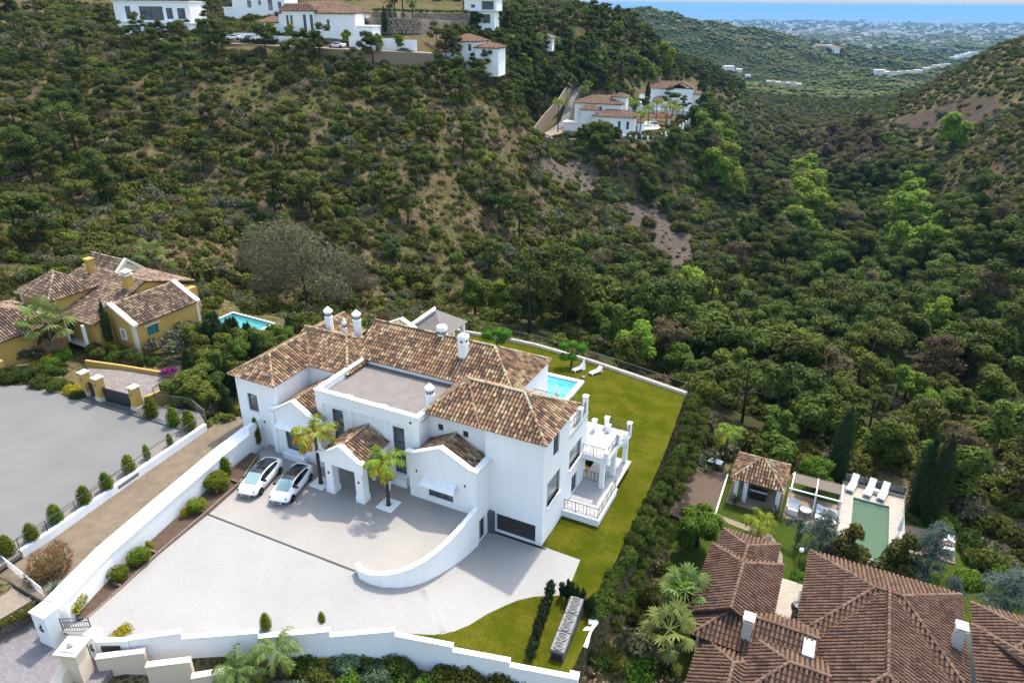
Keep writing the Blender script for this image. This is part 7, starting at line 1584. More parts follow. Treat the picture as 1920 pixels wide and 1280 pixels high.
# trees of this garden
tree('cypress_tree', RL_(1.4,16.9,-9.8), 1.0, label='tall dark cypress behind the lattice pergola', cat='cypress', sz=1.05); tree('cypress_tree', RL_(9.9,13.4,-9.4), 1.05, label='tall dark cypress of the pair right of the green pool, the front one', cat='cypress', sz=1.12); tree('cypress_tree', RL_(8.85,14.7,-9.6), .9, label='tall dark cypress of the pair right of the green pool, the rear one', cat='cypress', sz=1.05)
tree('magnolia_tree', RL_(3.15,2.6,-9.1), 1.15, label='dark conical magnolia in front of the green pool, the left of two', cat='tree', sz=.82); tree('magnolia_tree', RL_(7.4,3.6,-9.1), 1.1, label='dark conical magnolia in front of the green pool, the right of two', cat='tree', sz=.8)
tree('blue_cedar', RL_(.9,3.6,-9.1), 1.0, label='blue grey cedar beside the left magnolia', cat='tree'); tree('blue_cedar', RL_(9.5,4.8,-9.1), 1.2, label='blue grey cedar on the edge of the pink patio', cat='tree'); tree('blue_cedar', RL_(15.5,4.0,-9.1), 1.15, label='wide blue green cedar at the right photo edge', cat='tree', sz=.8); tree('blue_cedar', RL_(11.2,2.6,-9.1), .55, label='small drooping blue cedar behind the roof corner', cat='tree')
tree('weeping_cedar', RL_(-1.1,4.2,-9.1), .85, rz=HA, label='weeping blue cedar standing on the garden lawn', cat='tree')
tree('citrus_tree', RL_(-9.2,-.2,-9.3), 1.0, label='round bright green tree at the near end of the sports court', cat='tree'); tree('citrus_tree', RL_(-.4,13.8,-9.6), .9, label='bright green tree between the hut and the tall cypress', cat='tree')
palm('queen_far', 'feathery palm between the garden path and the side wing roof', RL_(-4.4,3.6,-9.1), 1.8, .14, .5, .85); palm('queen_far', 'tall dark trunked palm behind the sports court', RL_(-9.7,14.6,-9.6), 4.4, .12, 1.0, .8); palm('fan', 'fan palm closest to the roofs at the bottom', RL_(-8.4,-9.4,-9.3), 3.4, .2, .8, 1.2); palm('fan2', 'fan palm at the bottom edge left of the brown roofs', RL_(-8.4,-14.4,-9.3), 4.0, .2, 2.0, 1.2)
for i, (x, y, s) in enumerate(((-7.3,7.9,.8),(-3.4,7.4,1.0),(-4.6,7.2,.7))): palm('sago', ('dark spiky sago palm left of the hut opening', 'large dark spiky sago palm right of the hut opening', 'small dark spiky sago palm in front of the hut')[i], RL_(x, y, -9.1), .45, .16, i, s)
GS = [(-.3,-.2,.8,'citrus_shrub','bright green bush at the corner of the inner court'),(.6,.8,.7,'garden_shrub','dark bush between cedar and roof'),(12.6,6.2,1.3,'citrus_shrub','bright green bush right of the pink patio'),(13.2,11.4,1.6,'hedge_shrub','dark round bush behind the pink patio'),(14.6,9.3,1.7,'hedge_shrub','large dark round bush near the right photo edge'),(16.2,7.6,1.5,'citrus_shrub','bright green bush near the right photo edge'),(11.9,13.6,1.4,'citrus_shrub','light green bush behind the cypress pair'),(8.6,12.9,.7,'garden_shrub','small bush beside the cypress pair'),(2.0,16.9,.8,'garden_shrub','bush at the deck corner under the tall cypress')]
for x, y, s, kd, lab in GS: shrub(kd, RL_(x, y, -9.3), (s, s, s*1.05), lab)
tree('broadleaf_tree', RL_(7.4,-17.5,-9.4), .7, label='dark tree top at the bottom right edge in front of the roofs', cat='tree')
# thick planting on the bank between hedge and villa
rr = random.Random(8)
for i, (u, v) in enumerate([(1190,1110),(1215,1150),(1240,1190),(1200,1200),(1225,1250),(1190,1260),(1255,1090),(1235,1060),(1250,1140),(1265,1240),(1210,1080),(1180,1160),(1245,1010),(1285,1050),(1220,1010),(1150,1200),(1160,1260),(1120,1230),(1270,1130),(1110,1270)]):
    q = P(u, v + 10, -6.0); q.z = G(q.x, q.y) - .1; kd = ('garden_shrub', 'olive_shrub', 'hedge_shrub', 'citrus_shrub', 'dry_shrub')[i % 5]; s = rr.uniform(1.0,1.6)
    shrub(kd, q, (s, s, s*1.1), {'garden_shrub': 'dark wild bush on the bank right of the lawn hedge', 'olive_shrub': 'grey wild bush on the bank right of the lawn hedge', 'hedge_shrub': 'deep green wild bush on the bank right of the lawn hedge', 'citrus_shrub': 'bright green wild bush on the bank right of the lawn hedge', 'dry_shrub': 'dry brown bush on the bank right of the lawn hedge'}[kd], 'shrub', 'wild bushes on the bank, ' + kd.split('_')[0])
x1, y1 = jgrid(6, 34, 22, 100, 1.5); k, z, u, v, d = visible(x1, y1, 60); x1, y1, z, u, v = (q[k] for q in (x1, y1, z, u, v)); hx = np.array([hloc((a, b)) for a, b in zip(x1, y1)])
rx = (x1 - _ro.x)*_ex.x + (y1 - _ro.y)*_ex.y; ry = (x1 - _ro.x)*_ey.x + (y1 - _ro.y)*_ey.y
k = (hx[:, 0] > 8.2 + np.clip((hx[:, 1] - 20)*-.1, -1.5, 0)) & ~((rx > -8.8) & (ry < 14.3)) & ~((rx > -14.6) & (ry > 1.5) & (ry < 13.2)) & ~((rx > -13) & (ry < -3)) & (rng.random(len(x1)) < .8) & (hx[:, 1] < 32)
a = np.stack([x1[k], y1[k], z[k] - .1], -1); s = rng.uniform(.35,.8,len(a)); scatter('bank_undergrowth', 'mixed wild plants covering the bank between the hedge and the lower garden', a, np.stack([s, s, s*1.1], -1), rng.integers(0, 9, len(a)), PROTO['garden_shrub'][:2] + PROTO['olive_shrub'][:2] + PROTO['hedge_shrub'][:1] + PROTO['dry_shrub'] * 2)
x1, y1 = jgrid(-26, 12, 16, 32, 1.35); k, z, u, v, d = visible(x1, y1, 60); x1, y1, z, u, v = (q[k] for q in (x1, y1, z, u, v)); hx = np.array([hloc((a_, b_)) for a_, b_ in zip(x1, y1)])
def fl(x): 
    return np.interp(x, [q[0] for q in FRONT], [q[1] for q in FRONT])
k = (hx[:, 1] < fl(hx[:, 0]) - .9) & (u > 430) & (rng.random(len(x1)) < .85); a = np.stack([x1[k], y1[k], z[k] - .1], -1); s = rng.uniform(.45,.95,len(a))
scatter('front_bed_plants', 'mixed garden plants filling the bed below the front wall', a, np.stack([s, s, s*1.1], -1), rng.integers(0, 9, len(a)), PROTO['garden_shrub'] + PROTO['hedge_shrub'][:3] + PROTO['grey_shrub'] + PROTO['citrus_shrub'][:1])
mat('pale_rubble', (.50,.42,.33), .9, c2=(.33,.26,.2), scale=1.2)
# ------------------------------------------------------------------ houses on the ridge
def PT(u, v, t):
    d = _fw + (u - 960) / F * _rt - (v - 640) / F * _up; return Vector((d[0]*t, d[1]*t, CAMZ + d[2]*t))
def hillhouse(name, label, base, rz, blocks, wins=(), wall='white_render', pal=CLAY, cat='house'):
    """blocks: (x0, x1, y0, y1, z0, z1, roof, rise, axis); wins: (block, side, s0, s1, h0, h1)"""
    t = thing(name, label, cat, base, rz)
    for i, (x0, x1, y0, y1, z0, z1, rf, rise, ax) in enumerate(blocks):
        hs = {}
        for w in wins:
            if w[0] == i: hs.setdefault(w[1], []).append(w[2:6])
        c = house_box(t, 'wall', x0, x1, y0, y1, z0, z1, wall, hs, .25)
        for w in wins:
            if w[0] == i: window(t, *c[w[1]], *w[2:6], bars=2 if w[3]-w[2] > 1.2 else 1)
        if rf == 'flat':
            mb = MB(); mb.box(x0-.25, x1+.25, y0-.25, y1+.25, z1, z1+.3); mb.build('roof', 'white_cap', t)
        elif rf:
            roof('roof', lambda m, cc, r: hip(m, cc, x0-.5, x1+.5, y0-.5, y1+.5, z1, z1+rise, pal, ax, e0='hip' if rf == 'hip' else 'gable', e1='hip' if rf == 'hip' else 'gable', rr=r, cw=.5, tl=.8, seg=3), pal, parent=t)
    return t
hillhouse('modern_house', 'white modern house with large glass windows at the top left', PT(212,64,216), R(-6), [(0,24,3,13,-3,8.8,'flat',0,'x'),(2,15,0.5,3,-3,3.2,'flat',0,'x'),(15,25,0,5,-3,3.0,'flat',0,'x')],
 [(0,'f',3.5,5.2,4.0,7.6),(0,'f',8,15.5,3.8,7.6),(0,'f',16.5,18.5,4.2,7.2),(0,'f',20,22.5,4.2,7.2),(1,'f',1,3,.2,2.4),(1,'f',4,7,.2,2.6),(1,'f',8,12,.2,2.6),(2,'f',1,4,.2,2.4),(2,'f',6,9,.2,2.4)])
hillhouse('white_block_house', 'white house with small square windows, second from the top left', PT(440,40,244), R(-10), [(0,19,0,10,-4,9,'flat',0,'x'),(-4,0,1,8,-4,4,'flat',0,'x')], [(0,'f',5.5,7,4.2,6.4),(0,'f',5.5,7,.4,1.8),(0,'f',9,10.2,.4,1.8),(0,'f',9.5,10.6,5,6.4),(0,'f',13,14.6,3.4,7.6),(0,'f',13.5,14.6,.2,1.8),(0,'f',16.5,17.8,4,6)])
hillhouse('red_roof_house', 'large white house with pink tiled roof above the ridge road', PT(527,72,204), R(-9), [(0,22.5,0,12,-3,6.6,'hip',2.8,'x'),(1.5,11,-1.0,1,-3,7.2,'hip',1.6,'x'),(22.5,27,1,8,-3,3.2,'flat',0,'x')],
 [(1,'f',1.2,1.9,2.2,6.0),(1,'f',2.4,3.1,3.5,6.0),(1,'f',6.2,7.1,1.8,6.2),(1,'f',8.2,9.1,1.8,6.2),(0,'f',14.2,15,3.0,5.0),(0,'f',18.5,19.6,.2,1.8),(2,'f',.6,1.8,.2,2.0),(2,'f',2.6,3.8,.2,2.0)])
hillhouse('garage_annex', 'small white annex with tiled roof left of the pink roofed house', PT(486,62,207), R(-9), [(0,6.6,0,6,-3,2.8,'hip',1.5,'x')], [(0,'f',2,4.5,.1,2.2)])
hillhouse('cube_house', 'modern two-storey cube house on the ridge skyline', PT(877,46,262), R(-12), [(0,10,0,8,-2,4.2,'flat',0,'x'),(-1.0,11,-.6,8.5,4.5,8.2,'flat',0,'x')], [(0,'f',1,4,.4,3.4),(0,'f',5.5,8.5,.4,3.4),(1,'f',6.5,11,4.9,7.7),(1,'f',2.5,4,5.5,6.6)])
hillhouse('ridge_house', 'white house with pink roofs half hidden by pines on the ridge', PT(845,114,213), R(-14), [(0,9,0,8,-4,5.4,'hip',1.8,'x'),(8,15,-1,7,-4,3.8,'hip',1.6,'x'),(-2,2.5,-3,1,-4,2.6,'hip',1,'x')], [(0,'f',2,3,2.8,4.6),(0,'f',5.5,6.5,2.8,4.6),(1,'f',2,3.2,1.6,3.4)])
hillhouse('hidden_house', 'pale roofed house showing between the trees of the ridge', PT(1005,76,285), R(-10), [(0,6.5,0,7,-4,.9,'hip',1.9,'x')], [], pal=[(.62,.52,.42),(.58,.48,.38)])
hillhouse('long_villa', 'pink roofed villa with grey side wall on the spur, closest to its blue pool', PT(1070,240,258), R(-18), [(0,17,5,16,-5,8.2,'hip',2.2,'x'),(8,23,0,8,-5,4.6,'hip',1.9,'x'),(18,25,3,9,-5,2.6,'hip',1.2,'x'),(5,18,3.2,5,3,5.4,'flat',0,'x'),(3,9,1.5,6,-5,6.4,'hip',1.4,'x'),(-3,4,1,5,-5,1.6,'flat',0,'x'),(12,27,-3.5,0,-5,-1.2,'flat',0,'x'),(13,18,8,13,5,10.4,'hip',1.2,'x')], [(1,'f',2,3,1.6,3.4),(1,'f',9,10,.6,3.2),(1,'f',12,13,.6,3.2),(0,'f',2,3,3.5,5.0),(0,'f',9,10,5.8,7.2),(2,'f',4,5.5,-.5,1.6)])
hillhouse('far_villa', 'white villa with pink roofs on the spur, farther one with a tall side wing', PT(1208,208,314), R(-16), [(2,16,2,12,-6,9.4,'hip',2.6,'x'),(10,20,0,7,-6,9.6,'gable',2.6,'y'),(19,26,3,9,-8,7.4,'hip',1.0,'x'),(-8,4,-3,4,-6,3.6,'flat',0,'x'),(-3,3,3,9,-6,7.0,'hip',1.3,'x'),(4,10,-2,2,-6,5.0,'hip',1.2,'x'),(5,21,-5,-1,-6,1.2,'flat',0,'x')], [(0,'f',1.5,2.4,3,5.6),(0,'f',4.5,5.4,3,5.6),(1,'f',2.4,3.4,2,4.6),(1,'f',6,7,4.8,6.4),(3,'f',3,5,.5,2.4)])
for (x, y, z0, z1, p) in ((5,5,8,11.5,0),):
    pass
# ridge road, walls, terraces
def ribbon(name, pts, w, mt, lift=.25, skirt=.8):
    mb = MB(); vs_ = []; n = len(pts); pts = [Vector(p) for p in pts]
    for i, p in enumerate(pts):
        d = pts[min(i+1, n-1)] - pts[max(i-1, 0)]; d.z = 0; d.normalize(); s = Vector((-d.y, d.x, 0))*w/2
        vs_ += [p - s - Vector((0,0,skirt)), p - s + Vector((0,0,lift)), p + s + Vector((0,0,lift)), p + s - Vector((0,0,skirt))]
    return mb.add(vs_, [f for i in range(n-1) for f in ((4*i,4*i+4,4*i+5,4*i+1),(4*i+1,4*i+5,4*i+6,4*i+2),(4*i+2,4*i+6,4*i+7,4*i+3))]).build(name, mt, kind='structure')
def dens(pts, k=8):
    out = []
    for a, b in zip(pts[:-1], pts[1:]):
        for i in range(k): out.append(Vector(a).lerp(Vector(b), i/k))
    return out + [Vector(pts[-1])]
rp = [PT(180,72,214), PT(300,76,208), PT(430,84,201), PT(560,91,196), PT(680,97,194), PT(810,103,199)]
ribbon('ridge_road', dens(rp), 5.5, 'sand_slab', .5, 3.0)
for i, (a, b, h_, lab) in enumerate(((PT(440,74,202), PT(548,84,199), 1.9, 'white garden wall behind the parked cars on the ridge road'), (PT(655,84,198), PT(782,93,199), 2.2, 'long white garden wall right of the pink roofed house'))):
    t = thing('garden_wall', lab, 'wall'); d = (b - a); n = max(2, int(d.length/6)); mb = MB(); an = math.atan2(d.y, d.x)
    for k in range(n): c0 = a + d*((k+.5)/n); mb.obox(c0.x, c0.y, d.length/n/2*.999, .15, c0.z - 2, c0.z + h_, an)
    build_each(mb, 'wall_section', 'white_render', t)
for i, (u, v, t_, rz, paint, lab) in enumerate(((470,78,200,2.9,None,'small white car parked first along the ridge road wall'),(505,80,199,2.9,'dark_car','dark car parked along the ridge road wall'),(440,75,202,2.9,None,'white car half hidden by trees at the start of the ridge road wall'),(632,90,196,2.9,None,'pale car parked below the pink roofed house'),(757,101,197,2.9,'dark_car','dark car at the right end of the ridge road'),(300,64,212,3.0,'dark_car','dark car in front of the modern white house'))):
    p = PT(u, v, t_); q = G(p.x, p.y); p.z = max(q, p.z - .1) + .1; car(lab, p, rz, paint=paint, plain=True, scale=1.05)
for k, (v0, u0, u1, h_) in enumerate(((64,690,872,4.2),(46,700,878,3.6))):
    t = thing('terrace_wall', ('lower pale rubble terrace wall on the ridge', 'upper pale rubble terrace wall below the green hedge')[k], 'wall'); n = 26; srg = random.Random(k)
    base = [PG(u0 + (u1 - u0)*i/n, v0) for i in range(n + 1)]; bz = [p.z for p in base]
    for i in range(n):
        a, b = base[i], base[i+1]; d = b - a; d.z = 0; an = math.atan2(d.y, d.x); z0 = (bz[i] + bz[i+1])/2; c0 = (a + b)/2
        for j in range(5):
            c1 = c0 + d*(.5*(j % 2)); w_ = srg.uniform(.33,.55); m = MB().obox(0, 0, d.length*w_, .4, 0, h_/5*srg.uniform(.75,1.0)); o = m.build('stone', 'pale_rubble', t, loc=(c1.x + srg.uniform(-.2,.2), c1.y - .5 + srg.uniform(-.2,.2), z0 + j*h_/5), rz=an + srg.uniform(-.06,.06))
        MB().obox(c0.x, c0.y + .75, d.length*.54, .7, z0 - 3, z0 + h_*.9, an).build('core', 'pale_rubble', t)
for i in range(16):
    p = PG(705 + i*11, 44); p.z += 3.4; shrub('citrus_shrub', p, (1.3,1.2,.9), 'clipped bush of the bright hedge on top of the terrace walls', 'hedge plant', 'hedge on the ridge terraces')
for i, (u, v) in enumerate(((482,68),(510,70),(544,74),(650,86),(712,92),(748,93))): p = PT(u, v, 199); tree('lime_green_tree', p, .62, label='small round bright green tree along the ridge road wall', group='small trees on the ridge road')
for i, (u, v) in enumerate(((684,68),(722,60))): tree('cypress_tree', PT(u, v, 208), .75, label=('dark cypress right of the pink roofed house', 'small dark cypress in front of the terrace walls')[i], cat='cypress')
for i, (u, v, h_) in enumerate(((742,52,9),(757,52,10),(775,54,8),(733,55,8))): palm('fan', ('tall fan palm in front of the terrace walls, tallest of the group', 'tall fan palm in front of the terrace walls, second tallest', 'fan palm at the right of the ridge group', 'fan palm at the left of the ridge group')[i], PT(u, v, 218), h_, .2, i, 1.2)
for i, (u, v, t_) in enumerate(((1010,105,270),(1042,110,275),(1128,128,300),(1160,130,305),(1186,130,308),(1072,92,290),(1093,200,285),(1100,190,290))): palm('fan', 'tall fan palm rising from the wooded ridge', PG(u, v), 6.5, .2, i, 1.25, group='fan palms on the wooded ridge')
t = thing('water_tank', 'small white spherical tank on the bare slope', 'tank', PG(895,143)); MB().lathe([(.3,-.2),(.9,.15),(1.3,.8),(1.35,1.3),(1.0,2.0),(.4,2.35),(.05,2.4)], 14).build('shell', 'white_plastic', t, smooth=True); MB().lathe([(.35,2.36),(.35,2.5),(.05,2.52)], 8).build('hatch', 'light_metal', t)
# spur: access road, pool, gazebo, fence, palms
rd = [PT(1086,150,300), PT(1072,170,290), PT(1058,195,276), PT(1040,220,262), PT(1026,240,250), PT(1045,252,244), PT(1080,252,246)]
for p in rd: p.z = G(p.x, p.y) + .1
ribbon('spur_road', dens(rd, 6), 2.8, 'asphalt_grey', .3, 4.0)
MB().prism(poly_px([(1015,250),(1085,238),(1100,252),(1030,256)], -5.8), -8, -5.6).build('spur_forecourt', 'stone_path', kind='structure')
t = thing('spur_wall', 'pale curved retaining wall along the spur access road', 'wall'); mb = MB(); q = dens([PT(1084,150,299), PT(1060,188,274), PT(1030,222,256), PT(1014,245,246)], 4)
n = len(q); vs_ = []
for p in q: vs_ += [(p.x - 2.7, p.y - 1.2, p.z - 4), (p.x - 2.7, p.y - 1.2, p.z + .9), (p.x - 2.3, p.y - 1.0, p.z + .9), (p.x - 2.3, p.y - 1.0, p.z - 4)]
mb.add(vs_, [f for i in range(n-1) for f in ((4*i,4*i+4,4*i+5,4*i+1),(4*i+1,4*i+5,4*i+6,4*i+2),(4*i+2,4*i+6,4*i+7,4*i+3))] + [(0,1,2,3)]); mb.build('wall', 'sand_slab', t)
MB().prism(poly_px([(1180,228),(1230,228),(1240,243),(1180,246)], -5.9), -7, -5.75).build('spur_terrace', 'cream_paving', kind='structure')
pc = P(1198,236,-5.7); t = thing('blue_pool', 'bright blue pool beside the pink roofed villa on the spur', 'pool', pc, R(-18)); MB().box(-5.5,5.5,-2.4,2.4,-.1,.06).build('coping', 'white_cap', t); mat('blue_water', (.02,.22,.5), .05, c2=(.03,.28,.55), scale=.5); MB().box(-4.8,4.8,-1.8,1.8,.062,.1).build('water', 'blue_water', t)
t = thing('orange_gazebo', 'gazebo with orange tiled roof near the blue pool', 'gazebo', P(1240,232,-6), R(-18)); mb = MB()
for x in (-3,3):
    for y in (-2.4,2.4): mb.box(x-.2,x+.2,y-.2,y+.2,-1,2.6)
build_each(mb, 'post', 'white_render', t); roof('roof', lambda m, c, r: hip(m, c, -4,4,-3.3,3.3,2.6,4.1,[(.50,.20,.10),(.54,.24,.13)],'x',rr=r,cw=.5,tl=.8,seg=3), CLAY, parent=t)
t = thing('post_fence', 'fence with white posts below the spur villas', 'fence'); pts = [PT(1170,264,246), PT(1225,266,246), PT(1262,252,254), PT(1292,232,268)]; ps = MB(); rl = MB()
dd = dens(pts, 5)
for p in dd: ps.obox(p.x, p.y, .25, .25, p.z - 2.5, p.z + 1.8, .3)
for a, b in zip(dd[:-1], dd[1:]): d = b - a; c0 = (a + b)/2; rl.obox(c0.x, c0.y, d.length*.46, .1, c0.z - 2.5, c0.z + .5, math.atan2(d.y, d.x))
build_each(ps, 'post', 'white_render', t); build_each(rl, 'wall_section', 'white_cap', t)
for i in range(11): p = PT(992 + i*9, 266, 238); p.z = G(p.x, p.y) - .2; shrub('hedge_shrub', p, (1.6,1.5,1.7), 'bush of the dark hedge below the spur forecourt', 'hedge plant', 'dark hedge of the spur')
for i, (u, v, t_, h_) in enumerate(((1046,246,246,9.5),(1200,246,250,6),(1248,236,262,6.5),(1215,232,262,5.5),(1186,226,266,6),(1268,230,268,5),(1230,222,275,6),(1175,215,280,5.5),(1260,218,276,5))):
    palm('queen_far', ('tall thin palm standing by the spur road' if i == 0 else 'palm in the garden of the spur villas'), PT(u, v, t_), h_, .16, i, 1.3, group=None if i == 0 else 'palms of the spur gardens')
for i, (u, v, s) in enumerate(((1115,265,1.3),(1135,268,1.2),(1100,272,1.1),(1150,272,1.0),(1090,262,.9))): p = PT(u, v, 238); p.z = G(p.x, p.y); tree('broadleaf_tree', p, s, label='big dark tree in front of the pink roofed spur villa', group='dark trees in front of the spur villa')
for i, (u, v, s, kd) in enumerate(((1257,192,1.1,'stone_pine'),(1280,200,.9,'stone_pine'),(1125,188,.8,'lime_green_tree'),(1145,190,.8,'lime_green_tree'),(1165,185,.9,'broadleaf_tree'),(1190,195,.9,'broadleaf_tree'),(1208,190,.8,'broadleaf_tree'),(1330,215,.9,'broadleaf_tree'))): tree(kd, PT(u, v + 14, 290), s, label='tree standing between the two spur villas' , group='trees between the spur villas')
for i, (u, v) in enumerate(((1213,195),(1316,205))): tree('cypress_tree', PT(u, v, 300), 1.0, label=('dark cypress in front of the far spur villa', 'dark cypress at the right end of the spur')[i], cat='cypress')
# garden plants of the spur
sp = []
for k in range(420):
    u, v = random.uniform(985, 1330), random.uniform(150, 300)
    if any(inpoly(np.array([u]), np.array([v]), q)[0] for q in (NOGO_PX[0], NOGO_PX[3], [(1170,222),(1252,222),(1252,248),(1170,248)])): continue
    p = PG(u, v); sp.append((p.x, p.y, p.z - .1))
s_ = rng.uniform(.9, 2.3, len(sp)); scatter('spur_garden_plants', 'garden bushes and scrub round the spur villas', sp, np.stack([s_, s_, s_*1.15], -1), rng.integers(0, 9, len(sp)), PROTO['maquis_shrub'][:4] + PROTO['bright_shrub'] + PROTO['olive_shrub'][:2])
# scrub on the steep banks under the spur and trees above it
sp = []
for k in range(520):
    u, v = random.uniform(975, 1340), random.uniform(258, 520)
    if any(inpoly(np.array([u]), np.array([v]), q)[0] for q in SCREE) and random.random() < .93: continue
    p = PG(u, v)
    if p.y > 140: sp.append((p.x, p.y, p.z - .2))
s_ = rng.uniform(.8, 2.4, len(sp)); scatter('spur_bank_scrub', 'scrub clinging to the steep bank under the spur villas', sp, np.stack([s_, s_, s_*1.2], -1), rng.integers(0, 12, len(sp)), PROTO['maquis_shrub'][:5] + PROTO['bright_shrub'] + PROTO['olive_shrub'] + PROTO['dry_shrub'][:1])
sp = []
for k in range(230):
    u, v = random.uniform(930, 1270), random.uniform(95, 190)
    if any(inpoly(np.array([u]), np.array([v]), q)[0] for q in (NOGO_PX[0], NOGO_PX[3])): continue
    p = PG(u, v); sp.append((p.x, p.y, p.z))
s_ = rng.uniform(.6, 1.15, len(sp)); tmass('spur_wood', 'mixed trees on the slope above the spur villas', np.array(sp), rng.choice([0, 1, 1, 0, 3], len(sp)), s_)
# rocks on the slides
srg = random.Random(21); cand = []
for q in SCREE:
    for k in range(70):
        u = srg.uniform(min(a[0] for a in q), max(a[0] for a in q)); v = srg.uniform(min(a[1] for a in q), max(a[1] for a in q))
        if inpoly(np.array([u]), np.array([v]), q)[0]: cand.append((u, v))
mb_rock = []
for k in range(4): bm = stone(1.0, .8, .5, srg); me = bpy.data.meshes.new('rock'); bm.to_mesh(me); bm.free(); me.materials.append(MAT['rock']); mb_rock.append(me)
for k, (u, v) in enumerate(cand):
    p = PG(u, v); o = link('rock', mb_rock[k % 4], loc=p); o.scale = (srg.uniform(.4,1.5), srg.uniform(.4,1.2), srg.uniform(.4,1.0)); o.rotation_euler = (srg.uniform(-.4,.4), srg.uniform(-.4,.4), srg.uniform(0,6)); tag(o, 'grey brown rock lying on the bare rock slide of the spur', 'rock', 'rocks on the slide')
# ------------------------------------------------------------------ far houses and the coast
mat('far_white', (.74,.73,.70), .8); mat('far_cream', (.60,.52,.44), .8); mat('far_tile', (.42,.24,.17), .85); mat('far_grey', (.40,.40,.41), .8); mat('far_window', (.10,.11,.13), .4)
def farhouse_mesh(w, d, h_, rf, wall):
    mb = MB(); mb.box(-w/2, w/2, -d/2, d/2, -4, h_, 0)
    if rf: r = min(w, d)*.22; k = min(w, d)*.5; mb.add([(-w/2-.4,-d/2-.4,h_),(w/2+.4,-d/2-.4,h_),(w/2+.4,d/2+.4,h_),(-w/2-.4,d/2+.4,h_),(-w/2+k,0,h_+r),(w/2-k,0,h_+r)], [(0,1,5,4),(1,2,5),(2,3,4,5),(3,0,4)], 1)
    n = max(2, int(w/4)); 
    for i in range(n):
        for z in np.arange(1, h_ - 1.5, 3.2): x = -w/2 + (i+.5)*w/n; mb.add([(x-.7,-d/2-.03,z),(x+.7,-d/2-.03,z),(x+.7,-d/2-.03,z+1.7),(x-.7,-d/2-.03,z+1.7)], [(0,1,2,3)], 2)
    return mb.mesh('far_house', [wall, 'far_tile', 'far_window'])
FH = [farhouse_mesh(14,10,6.5,1,'far_white'), farhouse_mesh(18,12,7,1,'far_cream'), farhouse_mesh(12,9,6,0,'far_white'), farhouse_mesh(26,12,9.5,0,'far_white'), farhouse_mesh(22,12,9,1,'far_white'), farhouse_mesh(40,14,13,0,'far_white')]
def farhouse(u, v, k, label, group, s=1.0, rz=None, sink=0.0):
    p = PG(u, v); o = link('far_house', FH[k], loc=p - Vector((0,0,sink)), rz=srg.uniform(-.5,.4) if rz is None else rz); o.scale = (s,)*3; tag(o, label, 'house', group)
for i, (u, v, k, s) in enumerate(((1365,134,3,.75),(1385,136,2,.9),(1402,146,2,.7))): farhouse(u, v, k, ('white flat roofed house on the far shoulder, leftmost of three', 'white flat roofed house on the far shoulder, middle of three', 'small white house on the far shoulder, lowest of three')[i], None, s)
for i in range(7): farhouse(1440 + i*9.5, 156 + i*1.0, 0 if i % 2 else 2, 'small white row house in the far valley', 'row houses in the far valley', .62)
for i in range(9): farhouse(1648 + i*9, 143 - abs(i - 3)*1.0, 4 if i % 2 else 3, 'white terraced house in the row left of the right hill', 'first row beside the right hill', .62)
for i in range(5): farhouse(1735 + i*10, 133 - i*2.2, 4 if i % 2 else 3, 'white terraced house in the second row beside the right hill', 'second row beside the right hill', .6)
for i in range(5): farhouse(1788 + i*9, 113 - i*2.2, 3, 'white apartment block rising behind the right hill', 'blocks behind the right hill', .9)
for i, (u, v) in enumerate([(1475,68),(1485,70),(1492,72),(1530,93),(1540,95),(1553,92),(1565,96),(1580,90),(1572,74),(1585,72),(1620,88),(1628,90),(1650,92),(1660,90),(1500,66),(1700,76),(1712,78),(1600,80)]): farhouse(u, v, i % 3, 'villa scattered on the far green hills', 'villas on the far hills', 1.15)
t = thing('church_tower', 'pale tower standing on a far knoll', 'tower', PG(1453,48)); MB().lathe([(14,-5),(12,4),(6,6)], 10).build('base', 'far_white', t); MB().lathe([(5,5),(4,30),(1,44)], 6).build('spire', 'far_white', t)
t = thing('coast_tower', 'tall grey tower block near the coast', 'building', PG(1538,32)); MB().box(-45,45,-30,30,-10,95).build('block', 'far_grey', t)
for i, (u, v, w) in enumerate(((1490,27,150),(1505,42,190),(1475,44,120),(1520,30,110))): p = PG(u, v); t = thing('resort_block', 'long reddish resort building near the coast', 'building', p, .1, 'reddish resort buildings'); MB().box(-w/2*1.4, w/2*1.4, -30, 30, -10, 26).build('block', 'far_tile', t)
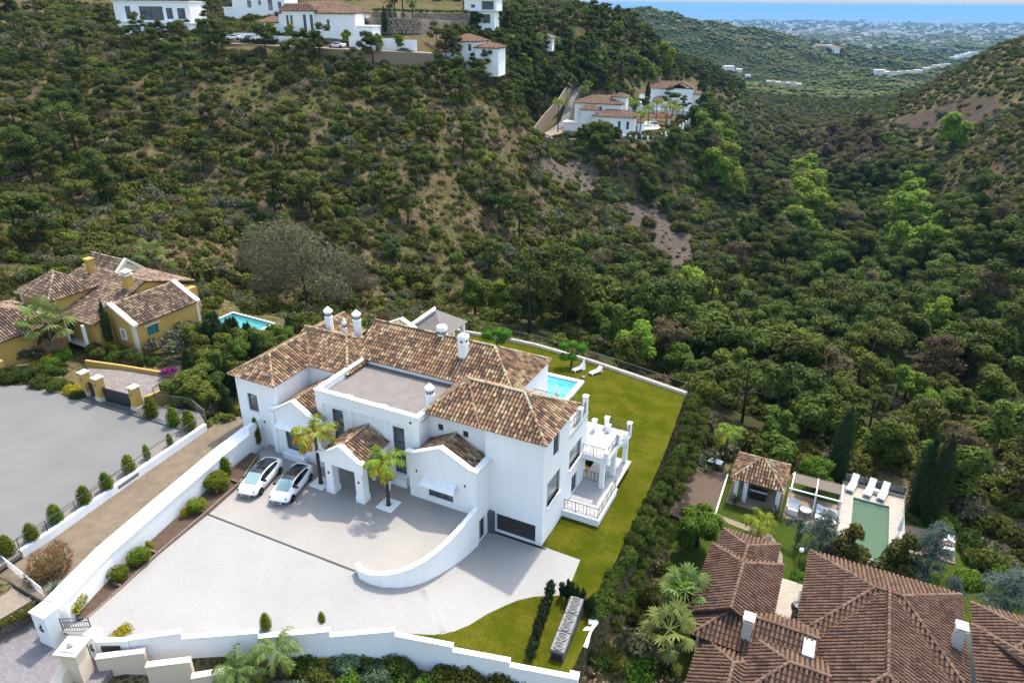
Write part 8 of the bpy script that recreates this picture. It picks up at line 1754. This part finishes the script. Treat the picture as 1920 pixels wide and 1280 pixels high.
t = thing('far_viaduct', 'thin grey viaduct crossing the far valley', 'bridge'); a, b = PG(1735,99), PG(1792,101); a.z += 14; b.z += 14; m_ = (a + b)/2; MB().obox(m_.x, m_.y, (b - a).length/2, 6, m_.z, m_.z + 3, math.atan2((b-a).y, (b-a).x)).build('deck', 'far_grey', t); mb = MB()
for k in range(5): c0 = a.lerp(b, (k+.5)/5); mb.obox(c0.x, c0.y, 2, 2, c0.z - 30, c0.z - .02)
build_each(mb, 'pier', 'far_grey', t)
u = rng.uniform(1190, 1920, 900); hz = HOR + (u - 960)*math.tan(ROLL); v = hz + 26 + rng.beta(1.1, 2.3, 900)*62
cand = []
for a, b in zip(u, v):
    p = PG(a, b)
    if p.y > 2900 and p.y < 11200 and p.z > -171: cand.append((p, a, b))
cand.sort(key=lambda q: q[0].y)
for p, a, b in cand[:220]:
    k = srg.choice((0,0,1,2,3,4)); o = link('coast_house', FH[k], loc=p, rz=srg.uniform(-.6,.6)); s = p.y/3000*srg.uniform(.55,1.05); o.scale = (s,)*3; tag(o, 'pale building in the hazy coastal town', 'building', 'buildings of the coastal town')
mb = MB()
for p, a, b in cand[220:]:
    s = p.y/3000*srg.uniform(.5,1.0); w, d, h_ = srg.uniform(8,22)*s, 9*s, srg.uniform(5,9)*s; mb.obox(p.x, p.y, w/2, d/2, p.z - 4, p.z + h_, srg.uniform(-.6,.6), srg.choice((0,0,1,2)))
o = mb.build('far_town', ['far_white', 'far_cream', 'far_tile'], kind='stuff'); o['label'] = 'mass of tiny pale buildings along the coast'
# ------------------------------------------------------------------ air
hm = bpy.data.materials.new('haze_air'); hm.use_nodes = True; hn = hm.node_tree.nodes
for q in list(hn):
    if q.type == 'BSDF_PRINCIPLED': hn.remove(q)
pv_ = hn.new('ShaderNodeVolumePrincipled'); pv_.inputs['Color'].default_value = (0.18, 0.43, 0.76, 1); pv_.inputs['Density'].default_value = 0.00005; pv_.inputs['Anisotropy'].default_value = 0.0
hm.node_tree.links.new(pv_.outputs[0], hn['Material Output'].inputs['Volume']); MAT['haze_air'] = hm
h = MB().box(-61000, 61000, -200, 61000, -320, 120).build('haze', 'haze_air', kind='stuff'); h['label'] = 'thin blue air over the valley and the coast'
